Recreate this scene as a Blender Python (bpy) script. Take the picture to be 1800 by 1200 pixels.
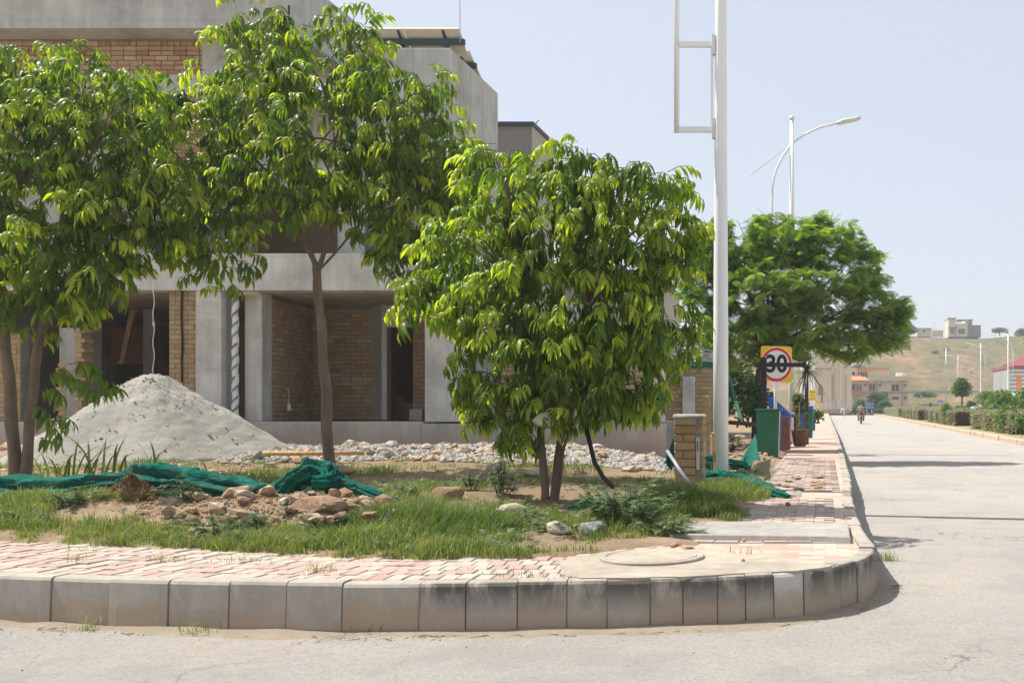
import bpy, math, random
import numpy as np
from mathutils import Vector, Matrix
R = math.radians
rnd = random.Random(7)
for o in list(bpy.data.objects):
    bpy.data.objects.remove(o)
SC = bpy.context.scene
COL = SC.collection

# ------------------------------------------------------------------ camera, sky, sun, exposure
EYE = 1.45                      # metres above the road
VPX, VPY, F = 1450.0, 712.0, 1800.0   # vanishing point and focal length of the 1800 x 1200 photograph
cam_d = bpy.data.cameras.new("camera")
cam = bpy.data.objects.new("camera", cam_d)
COL.objects.link(cam)
cam.location = (0, 0, EYE)
cam.rotation_euler = (R(90), 0, 0)
cam_d.sensor_width = 36.0
cam_d.lens = 36.0 * F / 1800.0
cam_d.shift_x = (900 - VPX) / 1800.0
cam_d.shift_y = (VPY - 600) / 1800.0
cam_d.clip_start = 0.1
cam_d.clip_end = 6000
SC.camera = cam

SUN_EL = R(57)
SHADOW = Vector((0.985, -0.19, 0)).normalized()        # ground direction the shadows fall in
to_sun = Vector((-SHADOW.x * math.cos(SUN_EL), -SHADOW.y * math.cos(SUN_EL), math.sin(SUN_EL)))
sun_d = bpy.data.lights.new("sun", 'SUN')
sun_d.energy = 3.3
sun_d.angle = R(0.53)
sun_d.color = (1.0, 0.95, 0.87)
sun = bpy.data.objects.new("sun", sun_d)
COL.objects.link(sun)
sun.rotation_euler = to_sun.to_track_quat('Z', 'Y').to_euler()
sun.location = (-20, 10, 30)

W = bpy.data.worlds.new("World")
SC.world = W
W.use_nodes = True
wt = W.node_tree
wt.nodes.clear()
sky = wt.nodes.new("ShaderNodeTexSky")
sky.sky_type = 'NISHITA'
sky.sun_disc = False
sky.sun_elevation = SUN_EL
sky.sun_rotation = math.atan2(to_sun.x, to_sun.y)
sky.altitude = 500
sky.air_density = 1.0
sky.dust_density = 3.0
sky.ozone_density = 1.0
bg = wt.nodes.new("ShaderNodeBackground")
bg.inputs[1].default_value = 0.127
wo = wt.nodes.new("ShaderNodeOutputWorld")
hz = wt.nodes.new("ShaderNodeMix")            # milky summer haze, even over the whole sky
hz.data_type = 'RGBA'
hz.inputs[0].default_value = 0.80
hz.inputs[7].default_value = (2.28, 2.40, 2.58, 1)
wt.links.new(sky.outputs[0], hz.inputs[6])
wt.links.new(hz.outputs[2], bg.inputs[0])
wt.links.new(bg.outputs[0], wo.inputs[0])

SC.view_settings.view_transform = 'Standard'
SC.view_settings.look = 'None'
SC.view_settings.gamma = 1.0
SC.view_settings.use_curve_mapping = False
SC.view_settings.exposure = 1.22
SC.render.engine = 'CYCLES'
SC.cycles.max_bounces = 8
SC.cycles.transparent_max_bounces = 12
SC.cycles.use_denoising = True


def at(px, py, Y):
    """The point at depth Y that the photograph shows at pixel (px, py)."""
    return Vector(((px - VPX) * Y / F, Y, EYE - (py - VPY) * Y / F))


def xat(px, Y):
    return (px - VPX) * Y / F


def zat(py, Y):
    return EYE - (py - VPY) * Y / F


def onz(px, py, z):
    """The point of the level z that the photograph shows at pixel (px, py)."""
    Y = F * (EYE - z) / (py - VPY)
    return Vector(((px - VPX) * Y / F, Y, z))


# ------------------------------------------------------------------ mesh helpers
WPOS = {}


class MB:
    """Collects vertices and faces of ONE mesh."""

    def __init__(self):
        self.v, self.f, self.c = [], [], []
        self.col = None

    def add(self, verts, faces, col=None):
        b = len(self.v)
        self.v.extend([tuple(p) for p in verts])
        self.f.extend([tuple(i + b for i in q) for q in faces])
        if col is not None or self.c:
            while len(self.c) < b:
                self.c.append((0, 0, 0, 1))
            self.c.extend([col or (0, 0, 0, 1)] * len(verts))
        return self

    def box(self, x0, x1, y0, y1, z0, z1, j=0.0):
        q = lambda: rnd.uniform(-j, j) if j else 0.0
        v = [(x + q(), y + q(), z + q()) for z in (z0, z1) for y in (y0, y1) for x in (x0, x1)]
        return self.add(v, [(0, 2, 3, 1), (4, 5, 7, 6), (0, 1, 5, 4), (2, 6, 7, 3), (0, 4, 6, 2), (1, 3, 7, 5)])

    def tube(self, pts, rad, n=8, caps=True):
        pts = [Vector(p) for p in pts]
        if not hasattr(rad, '__len__'):
            rad = [rad] * len(pts)
        vs, fs = [], []
        ref = None
        for i, p in enumerate(pts):
            d = (pts[min(i + 1, len(pts) - 1)] - pts[max(i - 1, 0)])
            if d.length < 1e-9:
                d = Vector((0, 0, 1))
            d.normalize()
            if ref is None:
                ref = Vector((1, 0, 0)) if abs(d.x) < 0.8 else Vector((0, 1, 0))
            a = (ref - d * ref.dot(d))
            if a.length < 1e-6:
                a = d.orthogonal()
            a.normalize()
            ref = a
            b = d.cross(a)
            for k in range(n):
                t = 2 * math.pi * k / n
                vs.append(p + (a * math.cos(t) + b * math.sin(t)) * rad[i])
        for i in range(len(pts) - 1):
            for k in range(n):
                fs.append((i * n + k, i * n + (k + 1) % n, (i + 1) * n + (k + 1) % n, (i + 1) * n + k))
        if caps:
            fs.append(tuple(range(n))[::-1])
            fs.append(tuple((len(pts) - 1) * n + k for k in range(n)))
        return self.add(vs, fs)

    def lathe(self, prof, c=(0, 0, 0), n=24, caps=True):
        vs, fs = [], []
        for r, z in prof:
            for k in range(n):
                t = 2 * math.pi * k / n
                vs.append((c[0] + r * math.cos(t), c[1] + r * math.sin(t), c[2] + z))
        for i in range(len(prof) - 1):
            for k in range(n):
                fs.append((i * n + k, i * n + (k + 1) % n, (i + 1) * n + (k + 1) % n, (i + 1) * n + k))
        if caps:
            fs.append(tuple(range(n))[::-1])
            fs.append(tuple((len(prof) - 1) * n + k for k in range(n)))
        return self.add(vs, fs)

    def prism(self, poly, d):
        """poly: list of 3-D points (planar), extruded by vector d."""
        d = Vector(d)
        n = len(poly)
        a = [Vector(p) for p in poly]
        b = [p + d for p in a]
        fs = [tuple(range(n))[::-1], tuple(range(n, 2 * n))]
        for i in range(n):
            j = (i + 1) % n
            fs.append((i, j, n + j, n + i))
        return self.add(a + b, fs)

    def grid(self, P, nu, nv, close=False):
        fs = []
        for i in range(nu - 1):
            for j in range(nv - 1):
                fs.append((i * nv + j, (i + 1) * nv + j, (i + 1) * nv + j + 1, i * nv + j + 1))
        return self.add(P, fs)


def mesh_from(name, mb, mat=None, smooth=False, origin=None):
    me = bpy.data.meshes.new(name)
    o = Vector(origin) if origin is not None else Vector((0, 0, 0))
    me.from_pydata([(x - o.x, y - o.y, z - o.z) for x, y, z in mb.v], [], mb.f)
    if mb.c:
        while len(mb.c) < len(mb.v):
            mb.c.append((0, 0, 0, 1))
        ca = me.color_attributes.new("tint", 'FLOAT_COLOR', 'POINT')
        ca.data.foreach_set("color", np.array(mb.c, dtype=np.float32).ravel())
    if mat is not None:
        for m in (mat if isinstance(mat, (list, tuple)) else [mat]):
            me.materials.append(m)
    if smooth:
        me.polygons.foreach_set("use_smooth", [True] * len(me.polygons))
    me.update()
    return me


def attach(o, parent):
    if parent is not None:
        o.parent = parent
        o.matrix_parent_inverse = Matrix.Translation(-WPOS[parent])


def obj(name, mb, mat, parent=None, smooth=False, label=None, cat=None, group=None, kind=None, origin=None, recalc=False, bevel=0):
    if origin is None:
        a = np.array(mb.v)
        lo, hi = a.min(0), a.max(0)
        origin = ((lo[0] + hi[0]) / 2, (lo[1] + hi[1]) / 2, lo[2])
    me = mesh_from(name, mb, mat, smooth, origin)
    if recalc:
        import bmesh
        bm = bmesh.new()
        bm.from_mesh(me)
        bmesh.ops.recalc_face_normals(bm, faces=bm.faces)
        bm.to_mesh(me)
        bm.free()
    o = bpy.data.objects.new(name, me)
    COL.objects.link(o)
    o.location = origin
    WPOS[o] = Vector(origin)
    attach(o, parent)
    if bevel:
        md = o.modifiers.new("edge", 'BEVEL')
        md.width = bevel
        md.segments = 2
        md.limit_method = 'ANGLE'
    props(o, label, cat, group, kind)
    return o


def place(name, me, loc, parent=None, rot=None, scale=None):
    """A further object on shared mesh data."""
    o = bpy.data.objects.new(name, me)
    COL.objects.link(o)
    o.location = loc
    if rot is not None:
        o.rotation_euler = rot
    if scale is not None:
        o.scale = scale
    WPOS[o] = Vector(loc)
    attach(o, parent)
    return o


def props(o, label=None, cat=None, group=None, kind=None):
    if label:
        o["label"] = label
    if cat:
        o["category"] = cat
    if group:
        o["group"] = group
    if kind:
        o["kind"] = kind
    return o


def thing(name, label, cat, loc, group=None):
    o = bpy.data.objects.new(name, None)
    o.empty_display_size = 0.2
    COL.objects.link(o)
    o.location = loc
    WPOS[o] = Vector(loc)
    return props(o, label, cat, group)


# ------------------------------------------------------------------ materials
class NT:
    def __init__(self, name):
        self.m = bpy.data.materials.new(name)
        self.m.use_nodes = True
        self.t = self.m.node_tree
        self.t.nodes.clear()
        self.out = self.n("ShaderNodeOutputMaterial")
        self.b = self.n("ShaderNodeBsdfPrincipled")
        self.l(self.b.outputs[0], self.out.inputs[0])
        self._pos = None

    def n(self, t, **kw):
        x = self.t.nodes.new(t)
        for k, v in kw.items():
            setattr(x, k, v)
        return x

    def l(self, a, b):
        self.t.links.new(a, b)

    def pos(self):
        if self._pos is None:
            self._pos = self.n("ShaderNodeNewGeometry").outputs["Position"]
        return self._pos

    def scaled(self, v):
        x = self.n("ShaderNodeVectorMath", operation='MULTIPLY')
        self.l(self.pos(), x.inputs[0])
        x.inputs[1].default_value = v
        return x.outputs[0]

    def noise(self, scale, detail=6, rough=0.6, vec=None):
        x = self.n("ShaderNodeTexNoise")
        x.inputs["Scale"].default_value = scale
        x.inputs["Detail"].default_value = detail
        x.inputs["Roughness"].default_value = rough
        self.l(vec if vec is not None else self.pos(), x.inputs["Vector"])
        return x.outputs[0]

    def ramp(self, fac, stops):
        x = self.n("ShaderNodeValToRGB")
        e = x.color_ramp.elements
        while len(e) < len(stops):
            e.new(0.5)
        for i, (p, c) in enumerate(stops):
            e[i].position = p
            c = c if hasattr(c, '__len__') else (c, c, c)
            e[i].color = (c[0], c[1], c[2], 1)
        self.l(fac, x.inputs[0])
        return x.outputs[0]

    def mix(self, fac, a, b, mode='MIX'):
        x = self.n("ShaderNodeMix", data_type='RGBA', blend_type=mode)
        for s, v in ((x.inputs[0], fac), (x.inputs[6], a), (x.inputs[7], b)):
            if hasattr(v, 'is_linked'):
                self.l(v, s)
            elif hasattr(v, '__len__'):
                s.default_value = (v[0], v[1], v[2], 1)
            else:
                s.default_value = v
        return x.outputs[2]

    def rand(self):
        a = self.n("ShaderNodeObjectInfo").outputs["Random"]
        b = self.n("ShaderNodeNewGeometry").outputs["Random Per Island"]
        x = self.n("ShaderNodeMath", operation='ADD')
        self.l(a, x.inputs[0])
        self.l(b, x.inputs[1])
        y = self.n("ShaderNodeMath", operation='FRACT')
        self.l(x.outputs[0], y.inputs[0])
        return y.outputs[0]

    def bump(self, h, strength=0.3, dist=0.02):
        x = self.n("ShaderNodeBump")
        x.inputs["Strength"].default_value = strength
        x.inputs["Distance"].default_value = dist
        self.l(h, x.inputs["Height"])
        self.l(x.outputs[0], self.b.inputs["Normal"])

    def color(self, c):
        s = self.b.inputs["Base Color"]
        if hasattr(c, 'is_linked'):
            self.l(c, s)
        else:
            s.default_value = (c[0], c[1], c[2], 1)
        return self

    def rough(self, r, spec=None):
        self.b.inputs["Roughness"].default_value = r
        if spec is not None:
            self.b.inputs["Specular IOR Level"].default_value = spec
        return self


def plain(name, c, r=0.6, spec=0.3, metal=0.0, var=0.15, scale=6.0, bump=0.0):
    t = NT(name)
    n = t.noise(scale)
    k = t.ramp(n, [(0.3, tuple(x * (1 - var) for x in c)), (0.7, tuple(min(1, x * (1 + var)) for x in c))])
    t.color(k).rough(r, spec)
    t.b.inputs["Metallic"].default_value = metal
    if bump:
        t.bump(t.noise(scale * 12, 4), bump, 0.01)
    return t.m


def m_concrete(name, c=(0.50, 0.49, 0.465), boards=True, mud=None):
    t = NT(name)
    n1 = t.noise(1.3, 8, 0.65)
    n2 = t.noise(9, 6, 0.7)
    st = t.noise(1.0, 5, 0.6, t.scaled((7, 7, 0.5)))
    a = t.ramp(n1, [(0.32, tuple(x * 0.68 for x in c)), (0.52, c), (0.7, tuple(x * 1.18 for x in c))])
    a = t.mix(t.ramp(st, [(0.42, 0.0), (0.7, 0.5)]), a, tuple(x * 0.6 for x in c))
    a = t.mix(t.ramp(n2, [(0.52, 0.0), (0.72, 0.4)]), a, tuple(x * 1.2 for x in c))
    if boards:
        w = t.n("ShaderNodeTexBrick")
        w.inputs["Scale"].default_value = 1.0
        w.inputs["Mortar Size"].default_value = 0.006
        w.inputs["Brick Width"].default_value = 1.22
        w.inputs["Row Height"].default_value = 1.05
        sw = t.n("ShaderNodeSeparateXYZ")
        t.l(t.pos(), sw.inputs[0])
        ad = t.n("ShaderNodeMath", operation='ADD')
        t.l(sw.outputs[0], ad.inputs[0])
        t.l(sw.outputs[1], ad.inputs[1])
        cv = t.n("ShaderNodeCombineXYZ")
        t.l(ad.outputs[0], cv.inputs[0])
        t.l(sw.outputs[2], cv.inputs[1])
        t.l(cv.outputs[0], w.inputs["Vector"])
        a = t.mix(t.ramp(w.outputs["Fac"], [(0.0, 0.0), (1.0, 0.4)]), a, tuple(x * 0.55 for x in c))
    if mud:
        s = t.n("ShaderNodeSeparateXYZ")
        t.l(t.pos(), s.inputs[0])
        mr = t.n("ShaderNodeMapRange")
        mr.inputs[1].default_value, mr.inputs[2].default_value = mud[0], mud[1]
        mr.inputs[3].default_value, mr.inputs[4].default_value = 1.0, 0.0
        t.l(s.outputs[2], mr.inputs[0])
        mm = t.n("ShaderNodeMath", operation='MULTIPLY')
        t.l(mr.outputs[0], mm.inputs[0])
        t.l(t.ramp(t.noise(1.7, 6), [(0.3, 0.45), (0.55, 1.0)]), mm.inputs[1])
        a = t.mix(mm.outputs[0], a, (0.50, 0.34, 0.25))
    t.color(a).rough(0.9, 0.2)
    t.bump(t.noise(28, 8, 0.7), 0.5, 0.012)
    return t.m


def m_brick(name, stops):
    t = NT(name)
    a = t.ramp(t.rand(), stops)
    a = t.mix(t.ramp(t.noise(14, 6, 0.7), [(0.4, 0.0), (0.75, 0.45)]), a, (0.42, 0.36, 0.28))
    a = t.mix(t.ramp(t.noise(60, 3, 0.7), [(0.35, 0.35), (0.5, 0.0)]), a, (0.16, 0.1, 0.06))
    t.color(a).rough(0.92, 0.15)
    t.bump(t.noise(70, 5, 0.7), 0.6, 0.008)
    return t.m


M = {}
M['concrete'] = m_concrete('weathered_concrete')
M['concrete_light'] = m_concrete('pale_concrete', (0.62, 0.60, 0.565))
M['concrete_plain'] = m_concrete('smooth_concrete', (0.36, 0.35, 0.33), boards=False)
M['soffit'] = m_concrete('shuttered_soffit', (0.52, 0.42, 0.30), boards=True)
M['plinth'] = m_concrete('mud_splashed_plinth', (0.52, 0.48, 0.43), boards=False, mud=(0.55, 1.12))
M['brick'] = m_brick('tan_brick', [(0.0, (0.38, 0.23, 0.10)), (0.35, (0.46, 0.31, 0.15)), (0.7, (0.40, 0.27, 0.16)), (1.0, (0.50, 0.37, 0.20))])
M['brick_red'] = m_brick('orange_brick', [(0.0, (0.36, 0.17, 0.09)), (0.4, (0.50, 0.28, 0.15)), (0.8, (0.48, 0.33, 0.22)), (1.0, (0.56, 0.46, 0.36))])
M['brick_brown'] = m_brick('brown_brick', [(0.0, (0.42, 0.26, 0.13)), (0.4, (0.54, 0.36, 0.19)), (0.8, (0.46, 0.33, 0.21)), (1.0, (0.60, 0.49, 0.34))])
M['mortar'] = plain('mortar', (0.25, 0.235, 0.21), 0.95, 0.1, var=0.2, scale=5, bump=0.4)
M['white_paint'] = plain('white_paint', (0.78, 0.78, 0.79), 0.35, 0.5, var=0.03)
M['dirty_white'] = plain('dirty_white_paint', (0.70, 0.69, 0.66), 0.5, 0.4, var=0.1)
M['steel'] = plain('grey_steel', (0.42, 0.43, 0.45), 0.4, 0.5, metal=0.6)
M['lamp_grey'] = plain('lamp_grey', (0.62, 0.63, 0.62), 0.35, 0.5)
M['black'] = plain('black_paint', (0.012, 0.012, 0.013), 0.5, 0.4)
M['dark_steel'] = plain('dark_steel', (0.03, 0.045, 0.06), 0.5, 0.4)
M['yellow'] = plain('yellow_sheet', (0.85, 0.56, 0.01), 0.45, 0.4, var=0.05)
M['red'] = plain('red_sheet', (0.72, 0.03, 0.03), 0.45, 0.4, var=0.05)
M['white_sheet'] = plain('white_sheet', (0.82, 0.82, 0.82), 0.45, 0.4, var=0.03)
M['blue'] = plain('blue_plastic', (0.03, 0.13, 0.48), 0.4, 0.4, var=0.15)
M['blue_sign'] = plain('blue_sheet', (0.04, 0.22, 0.65), 0.45, 0.4, var=0.05)
M['green_box'] = plain('green_enamel', (0.015, 0.12, 0.062), 0.42, 0.4, var=0.2, scale=3)
M['wood'] = plain('raw_wood', (0.34, 0.24, 0.15), 0.85, 0.1, var=0.25, scale=9)
M['wood_pale'] = plain('split_wood', (0.52, 0.34, 0.15), 0.85, 0.1, var=0.3, scale=14)
M['terracotta'] = plain('brown_clay', (0.17, 0.075, 0.045), 0.7, 0.25, var=0.2)
M['dark_rubber'] = plain('dark_rubber', (0.03, 0.03, 0.028), 0.6, 0.3)
M['pvc'] = plain('grey_pvc', (0.27, 0.30, 0.36), 0.35, 0.5)
M['cream'] = plain('cream_render', (0.62, 0.53, 0.40), 0.85, 0.1, var=0.06, scale=0.6)
M['cream_dark'] = plain('tan_render', (0.42, 0.33, 0.24), 0.85, 0.1, var=0.08, scale=0.6)
M['taupe'] = plain('taupe_render', (0.23, 0.215, 0.195), 0.85, 0.1, var=0.06, scale=0.8)
M['taupe_light'] = plain('light_taupe_render', (0.42, 0.385, 0.34), 0.85, 0.1, var=0.05, scale=0.8)
M['salmon'] = plain('salmon_tile', (0.55, 0.24, 0.13), 0.8, 0.15, var=0.12)
M['maroon'] = plain('maroon_roof', (0.26, 0.07, 0.08), 0.7, 0.2)
M['glass_dark'] = plain('dark_glass', (0.03, 0.035, 0.045), 0.12, 0.6)
M['orange'] = plain('orange_panel', (0.62, 0.21, 0.07), 0.6, 0.2)
M['grey_panel'] = plain('grey_cladding', (0.30, 0.31, 0.33), 0.5, 0.3)
M['panel_back'] = plain('panel_backsheet', (0.62, 0.57, 0.47), 0.6, 0.3, var=0.05)
M['sack'] = plain('woven_sack', (0.55, 0.52, 0.42), 0.8, 0.2, var=0.2)
M['pink_cord'] = plain('pink_cord', (0.55, 0.22, 0.16), 0.7, 0.2)
M['white_wire'] = plain('white_wire', (0.7, 0.7, 0.68), 0.5, 0.3)
M['orange_brown'] = plain('orange_plywood', (0.34, 0.19, 0.08), 0.8, 0.2, var=0.25, scale=2)
M['purple'] = plain('purple_flower', (0.5, 0.06, 0.42), 0.7, 0.2)
M['person_white'] = plain('pale_cloth', (0.55, 0.57, 0.68), 0.9, 0.1)
M['person_olive'] = plain('olive_cloth', (0.22, 0.22, 0.15), 0.9, 0.1)
M['person_dark'] = plain('dark_cloth', (0.06, 0.04, 0.05), 0.9, 0.1)
M['skin'] = plain('skin', (0.28, 0.15, 0.09), 0.6, 0.3)


def m_bark(name, c):
    t = NT(name)
    n = t.noise(9, 6, 0.65, t.scaled((1, 1, 0.25)))
    a = t.ramp(n, [(0.3, tuple(x * 0.6 for x in c)), (0.55, c), (0.8, tuple(x * 1.35 for x in c))])
    a = t.mix(t.ramp(t.noise(2.5, 4), [(0.5, 0.0), (0.7, 0.5)]), a, tuple(0.8 * x + 0.08 for x in c))
    t.color(a).rough(0.9, 0.15)
    t.bump(n, 0.5, 0.02)
    return t.m


M['bark'] = m_bark('smooth_bark', (0.20, 0.145, 0.105))
M['bark_dark'] = m_bark('dark_bark', (0.11, 0.08, 0.06))


def m_leaf(name, old, mid, young, gloss=0.38, trans=0.3, spec=0.5):
    """Leaf colour from each leaf's own age (tint R) and chance (tint G)."""
    t = NT(name)
    a = t.n("ShaderNodeAttribute", attribute_name="tint")
    s = t.n("ShaderNodeSeparateColor")
    t.l(a.outputs["Color"], s.inputs[0])
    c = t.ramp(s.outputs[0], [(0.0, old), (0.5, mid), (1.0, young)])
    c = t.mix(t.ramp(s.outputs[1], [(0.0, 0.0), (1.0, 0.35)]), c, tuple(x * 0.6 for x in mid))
    c = t.mix(t.ramp(t.noise(3.0, 3), [(0.4, 0.0), (0.7, 0.25)]), c, tuple(x * 1.1 for x in young))
    t.color(c).rough(gloss, spec)
    tr = t.n("ShaderNodeBsdfTranslucent")
    t.l(t.mix(1.0, c, (1.6, 1.75, 0.5), 'MULTIPLY'), tr.inputs[0])
    mx = t.n("ShaderNodeMixShader")
    mx.inputs[0].default_value = trans
    t.l(t.b.outputs[0], mx.inputs[1])
    t.l(tr.outputs[0], mx.inputs[2])
    t.l(mx.outputs[0], t.out.inputs[0])
    return t.m


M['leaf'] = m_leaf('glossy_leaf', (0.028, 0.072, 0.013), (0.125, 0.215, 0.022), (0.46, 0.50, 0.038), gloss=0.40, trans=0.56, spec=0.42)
M['frond'] = m_leaf('feathery_leaf', (0.095, 0.165, 0.03), (0.165, 0.26, 0.045), (0.27, 0.37, 0.075), 0.6, 0.48, 0.3)
M['shrub_leaf'] = m_leaf('shrub_leaf', (0.03, 0.075, 0.02), (0.07, 0.15, 0.03), (0.16, 0.25, 0.05), 0.55, 0.3, 0.3)
M['dusty_leaf'] = m_leaf('dusty_leaf', (0.10, 0.11, 0.06), (0.22, 0.23, 0.14), (0.30, 0.31, 0.20), 0.7, 0.2, 0.2)
M['brown_leaf'] = m_leaf('brown_leaf', (0.035, 0.02, 0.015), (0.07, 0.04, 0.03), (0.12, 0.08, 0.05), 0.8, 0.1, 0.2)
M['grass'] = m_leaf('grass_blade', (0.07, 0.12, 0.03), (0.145, 0.215, 0.055), (0.38, 0.34, 0.16), 0.6, 0.3, 0.3)
M['weed'] = m_leaf('weed_leaf', (0.05, 0.10, 0.05), (0.115, 0.175, 0.09), (0.21, 0.27, 0.14), 0.6, 0.25, 0.3)
M['palm'] = m_leaf('palm_leaf', (0.035, 0.07, 0.03), (0.08, 0.13, 0.06), (0.26, 0.26, 0.15), 0.5, 0.2, 0.4)


def m_net():
    t = NT('green_shade_net')
    st = t.noise(1.0, 4, 0.6, t.scaled((3, 25, 25)))
    c = t.ramp(st, [(0.3, (0.0, 0.09, 0.068)), (0.6, (0.003, 0.19, 0.14)), (0.8, (0.015, 0.30, 0.22))])
    c = t.mix(t.ramp(t.noise(4, 6, 0.7), [(0.45, 0.0), (0.7, 0.45)]), c, (0.16, 0.22, 0.17))
    t.color(c).rough(0.85, 0.15)
    tr = t.n("ShaderNodeBsdfTranslucent")
    t.l(c, tr.inputs[0])
    mx = t.n("ShaderNodeMixShader")
    mx.inputs[0].default_value = 0.3
    t.l(t.b.outputs[0], mx.inputs[1])
    t.l(tr.outputs[0], mx.inputs[2])
    t.l(mx.outputs[0], t.out.inputs[0])
    t.bump(t.noise(1.0, 4, 0.6, t.scaled((6, 70, 70))), 0.9, 0.03)
    return t.m


M['net'] = m_net()


def m_road():
    t = NT('dusty_asphalt')
    n1 = t.noise(0.35, 8, 0.6)
    n2 = t.noise(110, 3, 0.8)
    n3 = t.noise(1.0, 6, 0.65, t.scaled((0.5, 1.6, 1)))
    a = t.ramp(n1, [(0.3, (0.33, 0.31, 0.285)), (0.5, (0.38, 0.355, 0.32)), (0.7, (0.43, 0.39, 0.335))])
    a = t.mix(t.ramp(n3, [(0.5, 0.0), (0.72, 0.55)]), a, (0.43, 0.36, 0.28))
    n4 = t.noise(38, 5, 0.8)
    a = t.mix(t.ramp(n4, [(0.36, 0.55), (0.46, 0.0)]), a, (0.17, 0.16, 0.15))
    a = t.mix(t.ramp(n4, [(0.54, 0.0), (0.68, 0.6)]), a, (0.52, 0.485, 0.44))
    a = t.mix(t.ramp(n2, [(0.38, 0.5), (0.47, 0.0)]), a, (0.16, 0.155, 0.15))
    a = t.mix(t.ramp(t.noise(0.8, 7, 0.7), [(0.40, 0.45), (0.5, 0.0)]), a, (0.27, 0.26, 0.25))
    # hairline cracks
    v = t.n("ShaderNodeTexVoronoi", feature='DISTANCE_TO_EDGE')
    v.inputs["Scale"].default_value = 0.55
    dv = t.n("ShaderNodeVectorMath", operation='ADD')
    nz = t.n("ShaderNodeTexNoise")
    nz.inputs["Scale"].default_value = 1.7
    nz.inputs["Detail"].default_value = 6
    t.l(t.pos(), nz.inputs["Vector"])
    t.l(t.pos(), dv.inputs[0])
    t.l(nz.outputs["Color"], dv.inputs[1])
    t.l(dv.outputs[0], v.inputs["Vector"])
    cm = t.n('ShaderNodeMath', operation='MULTIPLY')
    t.l(t.ramp(v.outputs["Distance"], [(0.0, 0.75), (0.008, 0.0)]), cm.inputs[0])
    t.l(t.ramp(t.noise(0.5, 3), [(0.5, 0.0), (0.6, 1.0)]), cm.inputs[1])
    cr = cm.outputs[0]
    a = t.mix(cr, a, (0.13, 0.12, 0.11))
    t.color(a).rough(0.95, 0.15)
    t.bump(t.noise(60, 6, 0.85), 0.9, 0.015)
    return t.m


M['road'] = m_road()


def m_soil(name, c0, c1, c2, scale=1.2):
    t = NT(name)
    a = t.ramp(t.noise(scale, 8, 0.65), [(0.3, c0), (0.52, c1), (0.72, c2)])
    a = t.mix(t.ramp(t.noise(scale * 25, 4, 0.7), [(0.4, 0.0), (0.7, 0.5)]), a, tuple(x * 1.25 for x in c2))
    t.color(a).rough(0.97, 0.1)
    t.bump(t.noise(scale * 22, 8, 0.75), 0.8, 0.03)
    return t.m


M['soil'] = m_soil('dusty_soil', (0.17, 0.125, 0.08), (0.24, 0.17, 0.11), (0.33, 0.25, 0.17))
M['field'] = m_soil('dry_field', (0.16, 0.17, 0.06), (0.27, 0.24, 0.11), (0.36, 0.30, 0.18), 0.12)
M['ground'] = m_soil('open_ground', (0.20, 0.19, 0.09), (0.28, 0.25, 0.14), (0.34, 0.29, 0.19), 0.1)
M['clod'] = m_soil('soil_clod', (0.22, 0.14, 0.08), (0.32, 0.21, 0.13), (0.38, 0.27, 0.18), 4)
M['straw'] = m_soil('dry_straw', (0.16, 0.10, 0.05), (0.27, 0.18, 0.09), (0.38, 0.27, 0.15), 18)


def m_hill():
    t = NT('hillside')
    sc = t.scaled((1.0, 0.35, 1.0))
    n = t.noise(0.075, 9, 0.68, sc)
    a = t.ramp(n, [(0.32, (0.11, 0.125, 0.05)), (0.45, (0.17, 0.15, 0.075)), (0.53, (0.225, 0.165, 0.09)), (0.60, (0.33, 0.19, 0.125)), (0.72, (0.36, 0.21, 0.145))])
    a = t.mix(t.ramp(t.noise(0.35, 5, 0.7), [(0.47, 0.0), (0.6, 0.75)]), a, (0.10, 0.115, 0.05))
    t.color(a).rough(0.97, 0.1)
    t.bump(t.noise(0.5, 8, 0.75), 1.0, 0.8)
    return t.m


M['hill'] = m_hill()


def m_stone(name, stops, sc=6):
    t = NT(name)
    a = t.ramp(t.rand(), stops)
    a = t.mix(t.ramp(t.noise(sc, 7, 0.7), [(0.4, 0.0), (0.7, 0.6)]), a, tuple(min(1, x * 1.3) for x in stops[-1][1]))
    a = t.mix(t.ramp(t.noise(sc * 5, 5, 0.7), [(0.35, 0.5), (0.5, 0.0)]), a, tuple(x * 0.5 for x in stops[0][1]))
    t.color(a).rough(0.92, 0.2)
    t.bump(t.noise(sc * 7, 7, 0.75), 0.7, 0.02)
    return t.m


M['rock'] = m_stone('pale_rock', [(0.0, (0.33, 0.27, 0.21)), (1.0, (0.45, 0.38, 0.31))])
M['rock_brown'] = m_stone('brown_rock', [(0.0, (0.27, 0.17, 0.11)), (1.0, (0.40, 0.28, 0.19))])
M['rock_grey'] = m_stone('grey_rock', [(0.0, (0.30, 0.29, 0.28)), (1.0, (0.42, 0.40, 0.37))])
M['gravel'] = m_stone('crushed_stone', [(0.0, (0.26, 0.255, 0.25)), (0.6, (0.38, 0.37, 0.355)), (1.0, (0.46, 0.40, 0.32))], 9)
M['rubble_tan'] = m_stone('broken_brick', [(0.0, (0.40, 0.25, 0.13)), (0.5, (0.50, 0.35, 0.20)), (1.0, (0.48, 0.41, 0.32))], 9)


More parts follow.
